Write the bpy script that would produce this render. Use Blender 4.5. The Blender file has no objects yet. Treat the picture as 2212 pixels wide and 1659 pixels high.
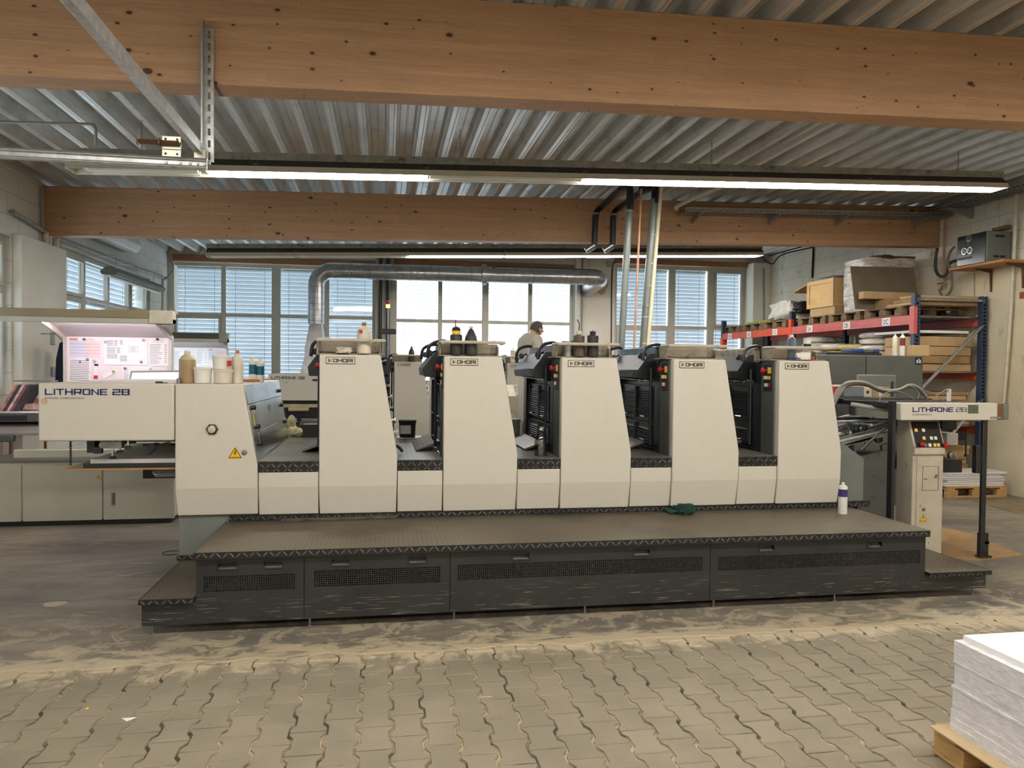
import bpy, bmesh, math, random
from mathutils import Vector, Matrix, noise
random.seed(7)
SC = bpy.context.scene
COL = SC.collection
PI = math.pi

# ------------------------------------------------------------------ camera
W_, H_, F_ = 2212, 1659, 1586.0
_ya, _pi, _ro = math.radians(9.77), math.radians(-1.175), math.radians(0.61)
fwd = Vector((math.sin(_ya)*math.cos(_pi), math.cos(_ya)*math.cos(_pi), math.sin(_pi)))
r0 = Vector((math.cos(_ya), -math.sin(_ya), 0)); u0 = r0.cross(fwd)
rgt = r0*math.cos(_ro) + u0*math.sin(_ro)
upv = u0*math.cos(_ro) - r0*math.sin(_ro)
CAM = Vector((0, 0, 1.6))
cd = bpy.data.cameras.new('camera'); cam = bpy.data.objects.new('camera', cd); COL.objects.link(cam)
cam.matrix_world = Matrix(((rgt.x, upv.x, -fwd.x, CAM.x), (rgt.y, upv.y, -fwd.y, CAM.y), (rgt.z, upv.z, -fwd.z, CAM.z), (0, 0, 0, 1)))
cd.sensor_fit = 'HORIZONTAL'; cd.sensor_width = 36; cd.lens = 36*F_/W_; cd.clip_start = 0.05; cd.clip_end = 200
SC.camera = cam

def _ray(px, py): return fwd + rgt*((px-W_/2)/F_) - upv*((py-H_/2)/F_)
def PY(px, py, y):
    d = _ray(px, py); p = CAM + d*((y-CAM.y)/d.y); return p.x, p.z
def PX(px, py, x):
    d = _ray(px, py); p = CAM + d*((x-CAM.x)/d.x); return p.y, p.z
def PZ(px, py, z):
    d = _ray(px, py); p = CAM + d*((z-CAM.z)/d.z); return p.x, p.y
def at(px, py, y):
    x, z = PY(px, py, y); return Vector((x, y, z))

# ------------------------------------------------------------------ world, exposure
SC.view_settings.view_transform = 'Standard'; SC.view_settings.look = 'None'
SC.view_settings.exposure = 0.72; SC.view_settings.gamma = 1.0; SC.view_settings.use_curve_mapping = False
wd = bpy.data.worlds.new('sky'); SC.world = wd; wd.use_nodes = True
_b = wd.node_tree.nodes['Background']; _b.inputs[0].default_value = (0.80, 0.91, 1.0, 1); _b.inputs[1].default_value = 3.0
try:
    SC.cycles.use_denoising = True; SC.cycles.max_bounces = 8; SC.cycles.diffuse_bounces = 5
    SC.cycles.glossy_bounces = 3; SC.cycles.transparent_max_bounces = 12; SC.cycles.caustics_reflective = False; SC.cycles.caustics_refractive = False
    SC.cycles.sample_clamp_indirect = 4.0
except Exception: pass
TUBE_STRENGTH = 44.0
TUBE_COLOR = (1.0, 0.955, 0.90)

# ------------------------------------------------------------------ node helpers
def newmat(name):
    m = bpy.data.materials.new(name); m.use_nodes = True
    nt = m.node_tree; bs = nt.nodes['Principled BSDF']; return m, nt, bs
def nd(nt, t, **kw):
    n = nt.nodes.new(t)
    for k, v in kw.items():
        if k in n.inputs: n.inputs[k].default_value = v
        else: setattr(n, k, v)
    return n
def lk(nt, a, b): nt.links.new(a, b)
def mth(nt, op, a, b=None, c=None):
    n = nt.nodes.new('ShaderNodeMath'); n.operation = op
    for i, v in enumerate((a, b, c)):
        if v is None: continue
        if isinstance(v, (int, float)): n.inputs[i].default_value = v
        else: nt.links.new(v, n.inputs[i])
    return n.outputs[0]
def mixc(nt, fac, a, b, mode='MIX'):
    n = nt.nodes.new('ShaderNodeMix'); n.data_type = 'RGBA'; n.blend_type = mode
    for i, v in ((0, fac), (6, a), (7, b)):
        if isinstance(v, (int, float)): n.inputs[i].default_value = v
        elif isinstance(v, tuple): n.inputs[i].default_value = (*v[:3], 1)
        else: nt.links.new(v, n.inputs[i])
    return n.outputs[2]
def coords(nt, scale=(1, 1, 1), src='Object'):
    t = nt.nodes.new('ShaderNodeTexCoord'); mp = nt.nodes.new('ShaderNodeMapping')
    mp.inputs['Scale'].default_value = scale; nt.links.new(t.outputs[src], mp.inputs[0]); return mp.outputs[0]
def noi(nt, vec, scale, detail=4, rough=.55, dist=0):
    n = nt.nodes.new('ShaderNodeTexNoise'); n.inputs['Scale'].default_value = scale; n.inputs['Detail'].default_value = detail
    n.inputs['Roughness'].default_value = rough; n.inputs['Distortion'].default_value = dist
    nt.links.new(vec, n.inputs['Vector']); return n.outputs[0]
def ramp(nt, fac, lo, hi):
    n = nt.nodes.new('ShaderNodeMapRange'); n.inputs[1].default_value = lo; n.inputs[2].default_value = hi
    nt.links.new(fac, n.inputs[0]); return n.outputs[0]
def bump(nt, bs, h, strength=.3, dist=.01):
    b = nt.nodes.new('ShaderNodeBump'); b.inputs['Strength'].default_value = strength; b.inputs['Distance'].default_value = dist
    nt.links.new(h, b.inputs['Height']); nt.links.new(b.outputs[0], bs.inputs['Normal'])
_mc = {}
def S(r, g, b):   # sRGB 0-255 to linear
    f = lambda c: (c/255/12.92 if c/255 <= .04045 else ((c/255+.055)/1.055)**2.4)
    return (f(r), f(g), f(b))
def pm(name, col, rough=.5, metal=0, var=.12, scale=6, stain=None, bmp=0, bscale=40, stretch=(1, 1, 1), trans=0, alpha=1, emit=None, spec=.5):
    """plain paint / metal / plastic with soft tonal variation and optional stains (colour, scale, low, high)"""
    if name in _mc: return _mc[name]
    m, nt, bs = newmat(name); _mc[name] = m
    bs.inputs['Roughness'].default_value = rough; bs.inputs['Metallic'].default_value = metal
    bs.inputs['Specular IOR Level'].default_value = spec
    v = coords(nt, stretch)
    n = noi(nt, v, scale, 5)
    dk = tuple(c*(1-var*1.6) for c in col); lt = tuple(min(1, c*(1+var)) for c in col)
    c = mixc(nt, ramp(nt, n, .3, .7), dk, lt)
    if stain:
        sc, ss, lo, hi = stain
        c = mixc(nt, ramp(nt, noi(nt, v, ss, 8, .65), lo, hi), c, sc)
    lk(nt, c, bs.inputs['Base Color'])
    if bmp: bump(nt, bs, noi(nt, v, bscale, 6), bmp, .01)
    if trans: bs.inputs['Transmission Weight'].default_value = trans
    if emit:
        bs.inputs['Emission Color'].default_value = (*emit[0], 1); bs.inputs['Emission Strength'].default_value = emit[1]
    return m

def emis(name, col, st):
    m = bpy.data.materials.new(name); m.use_nodes = True; nt = m.node_tree; nt.nodes.clear()
    e = nt.nodes.new('ShaderNodeEmission'); e.inputs[0].default_value = (*col, 1); e.inputs[1].default_value = st
    o = nt.nodes.new('ShaderNodeOutputMaterial'); nt.links.new(e.outputs[0], o.inputs[0]); return m

def glass_mat(name, tint=(.95, .98, 1), refl=.08):
    m = bpy.data.materials.new(name); m.use_nodes = True; nt = m.node_tree; nt.nodes.clear()
    t = nt.nodes.new('ShaderNodeBsdfTransparent'); t.inputs[0].default_value = (*tint, 1)
    g = nt.nodes.new('ShaderNodeBsdfGlossy'); g.inputs['Roughness'].default_value = .05
    mx = nt.nodes.new('ShaderNodeMixShader'); mx.inputs[0].default_value = refl
    o = nt.nodes.new('ShaderNodeOutputMaterial')
    lk(nt, t.outputs[0], mx.inputs[1]); lk(nt, g.outputs[0], mx.inputs[2]); lk(nt, mx.outputs[0], o.inputs[0]); return m

# glulam timber: laminations in z, grain along x, knots
def timber(name, c1, c2, lam=.042, knot=(.07, .03, .015)):
    m, nt, bs = newmat(name)
    v = coords(nt); sx = nt.nodes.new('ShaderNodeSeparateXYZ'); lk(nt, v, sx.inputs[0])
    lamz = mth(nt, 'FLOOR', mth(nt, 'DIVIDE', mth(nt, 'ADD', sx.outputs[2], mth(nt, 'MULTIPLY', sx.outputs[0], -.0274)), lam))
    wn = nt.nodes.new('ShaderNodeTexWhiteNoise'); wn.noise_dimensions = '2D'
    cb = nt.nodes.new('ShaderNodeCombineXYZ'); lk(nt, lamz, cb.inputs[0])
    lk(nt, mth(nt, 'FLOOR', mth(nt, 'ADD', mth(nt, 'DIVIDE', sx.outputs[0], 3.1), mth(nt, 'MULTIPLY', lamz, .37))), cb.inputs[1]); lk(nt, cb.outputs[0], wn.inputs[0])
    cb2 = nt.nodes.new('ShaderNodeCombineXYZ')
    lk(nt, mth(nt, 'MULTIPLY', sx.outputs[0], .55), cb2.inputs[0]); lk(nt, mth(nt, 'MULTIPLY', sx.outputs[1], 6), cb2.inputs[1])
    lk(nt, mth(nt, 'ADD', mth(nt, 'MULTIPLY', sx.outputs[2], 13), mth(nt, 'MULTIPLY', wn.outputs[0], 9)), cb2.inputs[2])
    g = noi(nt, cb2.outputs[0], 3.2, 5, .6, 1.2)
    wv = nt.nodes.new('ShaderNodeMath'); wv.operation = 'SINE'; lk(nt, mth(nt, 'MULTIPLY', g, 70), wv.inputs[0])
    c = mixc(nt, ramp(nt, g, .3, .7), c1, c2)
    c = mixc(nt, mth(nt, 'MULTIPLY', ramp(nt, wv.outputs[0], .5, 1), .38), c, tuple(x*.55 for x in c1))
    c = mixc(nt, mth(nt, 'MULTIPLY', wn.outputs[0], .35), c, tuple(x*.72 for x in c1))
    # large weathering
    c = mixc(nt, mth(nt, 'MULTIPLY', ramp(nt, noi(nt, v, .9, 4), .45, .75), .35), c, tuple(x*.6 for x in c1))
    for sc, th, thr in ((1.0, .075, .42), (2.1, .08, .5)):
        cb3 = nt.nodes.new('ShaderNodeCombineXYZ')
        lk(nt, mth(nt, 'MULTIPLY', sx.outputs[0], 2.2*sc), cb3.inputs[0]); lk(nt, mth(nt, 'MULTIPLY', sx.outputs[2], 3.6*sc), cb3.inputs[1]); lk(nt, sx.outputs[1], cb3.inputs[2])
        vo = nt.nodes.new('ShaderNodeTexVoronoi'); vo.voronoi_dimensions = '2D'; vo.inputs['Scale'].default_value = 1; lk(nt, cb3.outputs[0], vo.inputs[0])
        sep = nt.nodes.new('ShaderNodeSeparateColor'); lk(nt, vo.outputs['Color'], sep.inputs[0])
        size = mth(nt, 'MULTIPLY', ramp(nt, sep.outputs[0], thr, 1.0), th)
        k = mth(nt, 'SUBTRACT', 1.0, mth(nt, 'MINIMUM', 1.0, mth(nt, 'DIVIDE', vo.outputs['Distance'], mth(nt, 'ADD', size, .0005))))
        halo = mth(nt, 'SUBTRACT', 1.0, mth(nt, 'MINIMUM', 1.0, mth(nt, 'DIVIDE', vo.outputs['Distance'], mth(nt, 'ADD', mth(nt, 'MULTIPLY', size, 2.2), .0005))))
        c = mixc(nt, mth(nt, 'MULTIPLY', halo, .6), c, tuple(x*.6 for x in c1))
        c = mixc(nt, ramp(nt, k, 0, .25), c, knot)
    lk(nt, c, bs.inputs['Base Color']); bs.inputs['Roughness'].default_value = .6
    bump(nt, bs, g, .15, .004)
    return m

# diamond tread plate: alternating diagonal bars
def tread(name, base, hi, dirt, axes=(0, 1), pitch=.034, dirtamt=(.35, .65), rough=.45, metal=.5, bs_=1.0):
    m, nt, bs = newmat(name)
    v = coords(nt); sx = nt.nodes.new('ShaderNodeSeparateXYZ'); lk(nt, v, sx.inputs[0])
    a, b = sx.outputs[axes[0]], sx.outputs[axes[1]]
    u = mth(nt, 'DIVIDE', a, pitch); w = mth(nt, 'DIVIDE', b, pitch)
    fu = mth(nt, 'SUBTRACT', mth(nt, 'FRACT', u), .5); fw = mth(nt, 'SUBTRACT', mth(nt, 'FRACT', w), .5)
    par = mth(nt, 'MODULO', mth(nt, 'ABSOLUTE', mth(nt, 'ADD', mth(nt, 'FLOOR', u), mth(nt, 'FLOOR', w))), 2.0)
    sg = mth(nt, 'SUBTRACT', mth(nt, 'MULTIPLY', mth(nt, 'GREATER_THAN', par, .5), 2.0), 1.0)
    p = mth(nt, 'MULTIPLY', mth(nt, 'ADD', fu, mth(nt, 'MULTIPLY', fw, sg)), .7071)
    q = mth(nt, 'MULTIPLY', mth(nt, 'SUBTRACT', fu, mth(nt, 'MULTIPLY', fw, sg)), .7071)
    d = mth(nt, 'SQRT', mth(nt, 'ADD', mth(nt, 'POWER', mth(nt, 'DIVIDE', p, .6), 2.0), mth(nt, 'POWER', mth(nt, 'DIVIDE', q, .15), 2.0)))
    h = ramp(nt, d, 1.0, .55)
    n = noi(nt, v, 2.2, 8, .65)
    c = mixc(nt, mth(nt, 'MULTIPLY', h, bs_*.8), base, hi)
    c = mixc(nt, mth(nt, 'MULTIPLY', ramp(nt, n, *dirtamt), .8), c, dirt)
    c = mixc(nt, mth(nt, 'MULTIPLY', ramp(nt, noi(nt, v, 1.25, 5, .6), .53, .66), .62), c, tuple(x*.38 for x in dirt))
    lk(nt, c, bs.inputs['Base Color']); bs.inputs['Roughness'].default_value = rough; bs.inputs['Metallic'].default_value = metal
    bump(nt, bs, h, .6, .003)
    return m

# ------------------------------------------------------------------ mesh builder
class MB:
    def __init__(s): s.v = []; s.f = []; s.m = []
    def add(s, vs, fs, m=0):
        o = len(s.v); s.v += [tuple(v) for v in vs]; s.f += [tuple(i+o for i in f) for f in fs]; s.m += [m]*len(fs); return s
    def box(s, x0, x1, y0, y1, z0, z1, m=0):
        if x0 > x1: x0, x1 = x1, x0
        if y0 > y1: y0, y1 = y1, y0
        if z0 > z1: z0, z1 = z1, z0
        return s.add([(x0, y0, z0), (x1, y0, z0), (x1, y1, z0), (x0, y1, z0), (x0, y0, z1), (x1, y0, z1), (x1, y1, z1), (x0, y1, z1)],
                     [(0, 3, 2, 1), (4, 5, 6, 7), (0, 1, 5, 4), (1, 2, 6, 5), (2, 3, 7, 6), (3, 0, 4, 7)], m)
    def hexa(s, b, t, m=0):   # bottom quad, top quad (ccw from above)
        return s.add(list(b)+list(t), [(0, 3, 2, 1), (4, 5, 6, 7), (0, 1, 5, 4), (1, 2, 6, 5), (2, 3, 7, 6), (3, 0, 4, 7)], m)
    def prism(s, pts, ax, a, b, m=0):   # 2d polygon extruded along axis ax from a to b
        n = len(pts)
        def mk(p, c): return (c, p[0], p[1]) if ax == 'x' else ((p[0], c, p[1]) if ax == 'y' else (p[0], p[1], c))
        vs = [mk(p, a) for p in pts] + [mk(p, b) for p in pts]
        fs = [tuple(range(n)), tuple(range(2*n-1, n-1, -1))] + [(i, i+n, (i+1) % n+n, (i+1) % n) for i in range(n)]
        return s.add(vs, fs, m)
    def tube(s, path, r, n=10, m=0, cap=True):
        P = [Vector(p) for p in path]; rs = r if isinstance(r, (list, tuple)) else [r]*len(P)
        rings = []; prev = None
        for i, p in enumerate(P):
            t = (P[min(i+1, len(P)-1)]-P[max(i-1, 0)]).normalized()
            if prev is None:
                a = Vector((0, 0, 1)) if abs(t.z) < .9 else Vector((1, 0, 0)); u = t.cross(a).normalized()
            else: u = (prev - t*prev.dot(t)).normalized()
            prev = u; w = t.cross(u)
            rings.append([p+(u*math.cos(2*PI*k/n)+w*math.sin(2*PI*k/n))*rs[i] for k in range(n)])
        vs = [v for R in rings for v in R]; fs = []
        for i in range(len(P)-1):
            for k in range(n): fs.append((i*n+k, i*n+(k+1) % n, (i+1)*n+(k+1) % n, (i+1)*n+k))
        if cap: fs += [tuple(range(n-1, -1, -1)), tuple(range((len(P)-1)*n, len(P)*n))]
        return s.add(vs, fs, m)
    def lathe(s, prof, c, n=20, m=0, ax='z', ms=None):   # prof: [(r, h)]
        vs = []; 
        for r, h in prof:
            for k in range(n):
                a = 2*PI*k/n; p = (r*math.cos(a), r*math.sin(a))
                vs.append((c[0]+p[0], c[1]+p[1], c[2]+h) if ax == 'z' else ((c[0]+p[0], c[1]+h, c[2]+p[1]) if ax == 'y' else (c[0]+h, c[1]+p[0], c[2]+p[1])))
        o = len(s.v); s.v += vs
        for i in range(len(prof)-1):
            for k in range(n):
                s.f.append((o+i*n+k, o+i*n+(k+1) % n, o+(i+1)*n+(k+1) % n, o+(i+1)*n+k)); s.m.append(ms[i] if ms else m)
        s.f.append(tuple(o+k for k in range(n-1, -1, -1))); s.m.append(ms[0] if ms else m)
        s.f.append(tuple(o+(len(prof)-1)*n+k for k in range(n))); s.m.append(ms[-1] if ms else m)
        return s
    def ball(s, c, r, m=0, n=12, sc=(1, 1, 1)):
        vs = []; fs = []; h = n//2
        for i in range(h+1):
            th = PI*i/h
            for k in range(n):
                a = 2*PI*k/n; vs.append((c[0]+r*sc[0]*math.sin(th)*math.cos(a), c[1]+r*sc[1]*math.sin(th)*math.sin(a), c[2]+r*sc[2]*math.cos(th)))
        for i in range(h):
            for k in range(n): fs.append((i*n+k, (i+1)*n+k, (i+1)*n+(k+1) % n, i*n+(k+1) % n))
        return s.add(vs, fs, m)
    def xform(s, M, start=0):
        for i in range(start, len(s.v)): s.v[i] = tuple(M @ Vector(s.v[i]))
        return s
    def build(s, name, mats, parent=None, bevel=0, seg=2, ang=35, jit=0):
        me = bpy.data.meshes.new(name); vs = s.v
        if jit: vs = [tuple(c+random.uniform(-jit, jit) for c in v) for v in vs]
        me.from_pydata(vs, [], s.f)
        if not isinstance(mats, (list, tuple)): mats = [mats]
        for mt in mats: me.materials.append(mt)
        for p, mi in zip(me.polygons, s.m): p.material_index = mi
        bm = bmesh.new(); bm.from_mesh(me); bmesh.ops.remove_doubles(bm, verts=bm.verts, dist=1e-6) if len(s.v) < 3000 else None
        bmesh.ops.recalc_face_normals(bm, faces=bm.faces); bm.to_mesh(me); bm.free()
        for p in me.polygons: p.use_smooth = True
        me.set_sharp_from_angle(angle=math.radians(ang))
        o = bpy.data.objects.new(name, me); COL.objects.link(o)
        if bevel:
            b = o.modifiers.new('bevel', 'BEVEL'); b.width = bevel; b.segments = seg; b.limit_method = 'ANGLE'; b.angle_limit = math.radians(40)
        if parent is not None: attach(o, parent)
        return o
def attach(o, parent):
    o.parent = parent; o.matrix_parent_inverse = WM(parent).inverted()
def WM(o):
    if o.parent is None: return o.matrix_basis.copy()
    return WM(o.parent) @ o.matrix_parent_inverse @ o.matrix_basis
def tag(o, label, cat, group=None, kind=None):
    o['label'] = label
    if cat: o['category'] = cat
    if group: o['group'] = group
    if kind: o['kind'] = kind
    return o
def thing(name, loc, label, cat, group=None, rz=0):
    o = bpy.data.objects.new(name, None); COL.objects.link(o); o.empty_display_size = .1
    o.location = loc; o.rotation_euler = (0, 0, rz); return tag(o, label, cat, group)
def kids(o): return [c for c in bpy.data.objects if c.parent == o]
def dup(o, loc, label, group=None, rz=None, skip=(), parent=None):
    m = {}
    for x in bpy.data.objects:
        if x.parent: m.setdefault(x.parent.name, []).append(x)
    def rec(x, p):
        if any(x.name.split('.')[0] == k for k in skip): return None
        c = x.copy(); COL.objects.link(c)
        if p is not None: c.parent = p; c.matrix_parent_inverse = x.matrix_parent_inverse.copy()
        for ch in m.get(x.name, []): rec(ch, c)
        return c
    c = rec(o, None); c.location = loc
    if rz is not None: c.rotation_euler = (0, 0, rz)
    c['label'] = label
    if group: c['group'] = group
    return c

# stroke lettering (wide square capitals)
G = {'L': (1, [[(0, 1), (0, 0), (1, 0)]]), 'I': (.0, [[(0, 1), (0, 0)]]), 'T': (1, [[(0, 1), (1, 1)], [(.5, 1), (.5, 0)]]),
     'H': (1, [[(0, 0), (0, 1)], [(1, 0), (1, 1)], [(0, .5), (1, .5)]]), 'R': (1, [[(0, 0), (0, 1), (1, 1), (1, .42), (0, .42)], [(.55, .42), (1, 0)]]),
     'O': (1, [[(.06, 0), (.94, 0), (1, .1), (1, .9), (.94, 1), (.06, 1), (0, .9), (0, .1), (.06, 0)]]), 'N': (1, [[(0, 0), (0, 1), (1, 0), (1, 1)]]),
     'E': (.95, [[(.95, 1), (0, 1), (0, 0), (.95, 0)], [(0, .5), (.85, .5)]]), '2': (1, [[(0, .85), (.05, 1), (1, 1), (1, .5), (0, .5), (0, 0), (1, 0)]]),
     '8': (1, [[(0, 0), (1, 0), (1, 1), (0, 1), (0, 0)], [(0, .5), (1, .5)]]), 'K': (1, [[(0, 0), (0, 1)], [(1, 1), (.15, .5), (1, 0)]]),
     'M': (1.15, [[(0, 0), (0, 1), (.57, .3), (1.15, 1), (1.15, 0)]]), ' ': (.5, []), 'C': (1, [[(1, 1), (0, 1), (0, 0), (1, 0)]]),
     'P': (1, [[(0, 0), (0, 1), (1, 1), (1, .42), (0, .42)]]), 'A': (1, [[(0, 0), (0, .6), (.3, 1), (.7, 1), (1, .6), (1, 0)], [(0, .35), (1, .35)]]),
     'U': (1, [[(0, 1), (0, 0), (1, 0), (1, 1)]]), 'V': (1, [[(0, 1), (.5, 0), (1, 1)]]), '1': (.3, [[(0, .8), (.3, 1), (.3, 0)]]), 'B': (.9, [[(0, 0), (0, 1), (.9, 1), (.9, 0), (0, 0)], [(0, .5), (.9, .5)]]),
     'Q': (1, [[(0, 0), (1, 0), (1, 1), (0, 1), (0, 0)], [(.6, .3), (1.05, -.1)]]), '0': (.8, [[(0, 0), (.8, 0), (.8, 1), (0, 1), (0, 0)]]),
     '5': (.8, [[(.8, 1), (0, 1), (0, .55), (.8, .55), (.8, 0), (0, 0)]])}
def letters(mb, txt, x, z, h, total, y, m=0, sw=.18, th=.0015):
    """stroke text on the plane Y=y facing -Y, spanning total width"""
    wu = sum(G[c][0] for c in txt) + .42*(len(txt)-1) + sw
    cw = total/wu; cx = x+cw*sw/2
    sx_, sz = sw*cw*.5, sw*h*.36
    for c in txt:
        w, st = G[c]
        for pl in st:
            for (a, b), (c2, d) in zip(pl[:-1], pl[1:]):
                p0 = (cx+a*cw, z+sz+b*(h-2*sz)); p1 = (cx+c2*cw, z+sz+d*(h-2*sz))
                if abs(p0[1]-p1[1]) < 1e-6: mb.box(min(p0[0], p1[0])-sx_, max(p0[0], p1[0])+sx_, y-th, y, p0[1]-sz, p0[1]+sz, m)
                elif abs(p0[0]-p1[0]) < 1e-6: mb.box(p0[0]-sx_, p0[0]+sx_, y-th, y, min(p0[1], p1[1])-sz, max(p0[1], p1[1])+sz, m)
                else:
                    mb.hexa([(p0[0]-sx_, y-th, p0[1]), (p0[0]+sx_, y-th, p0[1]), (p0[0]+sx_, y, p0[1]), (p0[0]-sx_, y, p0[1])],
                            [(p1[0]-sx_, y-th, p1[1]), (p1[0]+sx_, y-th, p1[1]), (p1[0]+sx_, y, p1[1]), (p1[0]-sx_, y, p1[1])], m)
        cx += (w+.42)*cw
def textobj(name, body, size, loc, mat, parent=None, rot=(PI/2, 0, 0), sx=1.0, ext=.0006):
    c = bpy.data.curves.new(name, 'FONT'); c.body = body; c.size = size; c.extrude = ext; c.materials.append(mat)
    tmp = bpy.data.objects.new(name, c); COL.objects.link(tmp)
    me = bpy.data.meshes.new_from_object(tmp.evaluated_get(bpy.context.evaluated_depsgraph_get())); bpy.data.objects.remove(tmp)
    if not me.materials: me.materials.append(mat)
    me.name = name; o = bpy.data.objects.new(name, me); COL.objects.link(o); o.location = loc; o.rotation_euler = rot; o.scale = (sx, 1, 1)
    if parent is not None: attach(o, parent)
    return o
def arc(c, r, a0, a1, n, pl='xz'):
    out = []
    for i in range(n+1):
        a = a0+(a1-a0)*i/n; p = (r*math.cos(a), r*math.sin(a))
        out.append((c[0]+p[0], c[1], c[2]+p[1]) if pl == 'xz' else ((c[0], c[1]+p[0], c[2]+p[1]) if pl == 'yz' else (c[0]+p[0], c[1]+p[1], c[2])))
    return out
def smoothpath(pts, n=6):
    P = [Vector(p) for p in pts]; out = []
    for i in range(len(P)-1):
        a = P[max(i-1, 0)]; b = P[i]; c = P[i+1]; d = P[min(i+2, len(P)-1)]
        for k in range(n):
            t = k/n; out.append(.5*((2*b)+(c-a)*t+(2*a-5*b+4*c-d)*t*t+(3*b-a-3*c+d)*t**3))
    out.append(P[-1]); return out

# ------------------------------------------------------------------ materials
CREAM = pm('cream_paint', S(207, 201, 186), .52, var=.012, scale=26, stretch=(1, 1, .4), stain=(S(70, 60, 50), 20, .735, .75))
CREAM2 = pm('aged_cream_paint', S(188, 178, 158), .5, var=.08, scale=8, stain=(S(80, 60, 45), 14, .62, .72))
DESKG = pm('warm_grey_paint', S(198, 195, 180), .45, var=.05, scale=3, stain=(S(110, 100, 85), 7, .7, .8))
DGREY = pm('dark_grey_paint', S(82, 84, 80), .45, var=.08, scale=4, stain=(S(50, 50, 46), 6, .6, .75))
MGREY = pm('mid_grey_paint', S(112, 116, 110), .45, var=.06, scale=4)
LGREY = pm('pale_green_grey_paint', S(160, 164, 154), .45, var=.05, scale=4)
BLACKM = pm('black_paint', S(34, 34, 36), .45, var=.2, scale=10)
MACH = pm('oily_machine_black', S(40, 42, 46), .35, metal=.2, var=.35, scale=12, stain=(S(90, 88, 84), 20, .66, .8))
HOODM = pm('dark_glossy_hood', S(46, 49, 56), .42, metal=.0, var=.25, scale=5, stain=(S(96, 100, 106), 9, .62, .8))
CHROME = pm('bright_steel', S(205, 208, 210), .2, metal=.95, var=.1, scale=12)
STEEL = pm('dull_steel', S(150, 150, 146), .35, metal=.8, var=.2, scale=10, stain=(S(90, 84, 76), 15, .6, .8))
GALV = pm('galvanised_steel', S(176, 178, 176), .38, metal=.75, var=.16, scale=25)
BLUE = pm('blue_lettering', S(34, 50, 110), .5, var=.02)
BLACKL = pm('black_lettering', S(25, 27, 28), .5, var=.02)
GREYL = pm('grey_lettering', S(105, 105, 100), .5, var=.02)
WHITEP = pm('white_plastic', S(225, 222, 212), .45, var=.05, scale=10)
WHITEG = pm('grubby_white_plastic', S(214, 206, 184), .5, var=.08, scale=12, stain=(S(110, 95, 70), 22, .62, .75))
PAPERM = pm('white_paper', S(232, 230, 228), .8, var=.02, scale=4)
YELL = pm('yellow_sign', S(240, 190, 20), .45, var=.03)
RED = pm('red_plastic', S(180, 22, 28), .4, var=.08)
YBTN = pm('yellow_button', S(235, 200, 90), .4, var=.03)
WBTN = pm('white_button', S(232, 228, 200), .4, var=.03)
RUB = pm('rubber_black', S(22, 22, 22), .7, var=.2)
OILY = pm('ink_stained_tray', S(150, 138, 118), .5, var=.2, scale=9, stain=(S(45, 35, 30), 18, .5, .66))
INKY = pm('inky_black_jar', S(48, 46, 46), .5, var=.4, scale=14, stain=(S(120, 112, 100), 25, .6, .75))
TREAD_TOP = tread('tread_plate_walked', S(104, 97, 85), S(158, 148, 130), S(116, 103, 84), (0, 1), .030)
TREAD_EDGE = tread('tread_plate_edge_dark', S(42, 43, 43), S(110, 108, 102), S(48, 46, 42), (0, 2), .038, (.5, .8), .35, .4)
TREAD_DECK = tread('tread_plate_deck', S(112, 108, 97), S(190, 184, 168), S(84, 76, 64), (0, 1), .034, (.45, .75), .4, .35)
CARD = pm('brown_cardboard', S(184, 155, 114), .8, var=.07, scale=5, stain=(S(150, 115, 72), 12, .6, .8))
CARDE = pm('darker_brown_cardboard', S(160, 128, 88), .85, var=.12, scale=9)  # second cardboard, a darker brown
PALW = pm('pallet_wood_light', S(196, 158, 104), .75, var=.15, scale=8, stretch=(1, 1, 6), stain=(S(120, 88, 52), 10, .6, .75))
PALD = pm('pallet_wood_weathered', S(126, 104, 78), .85, var=.25, scale=9, stretch=(1, 1, 5), stain=(S(60, 46, 34), 12, .55, .7))
CRATE = pm('crate_plywood', S(208, 172, 116), .6, var=.1, scale=5, stretch=(1, 1, 5), stain=(S(160, 115, 60), 12, .62, .75))
ORANGE = pm('orange_rack_paint', S(214, 78, 44), .45, var=.06)
ORANGE2 = pm('faded_red_rack_paint', S(196, 92, 84), .4, var=.08)
BLUER = pm('blue_rack_paint', S(44, 58, 82), .5, var=.12)
COPPER = pm('copper_pipe_metal', S(196, 150, 122), .45, metal=.3, var=.15)
TIMBER = timber('glulam_timber', S(180, 138, 102), S(204, 164, 124))
TIMBER_TRIM = timber('planed_timber', S(150, 100, 66), S(176, 126, 86), lam=.3)
TUBE = emis('fluorescent_tube_lit', TUBE_COLOR, TUBE_STRENGTH)
GLASS = glass_mat('window_glass')
FRAMEW = pm('window_frame_paint', S(190, 186, 172), .5, var=.06, scale=6, stain=(S(120, 110, 90), 16, .68, .8))
# ================================================================== ROOM
XL, XR, YF, YB = -4.14, 8.2, -5.0, 15.08
def deckz(x): return 3.885 + .0274*x
def struct(o, label=None, cat=None):
    o['kind'] = 'structure'
    if label: o['label'] = label
    if cat: o['category'] = cat
    return o

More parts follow.
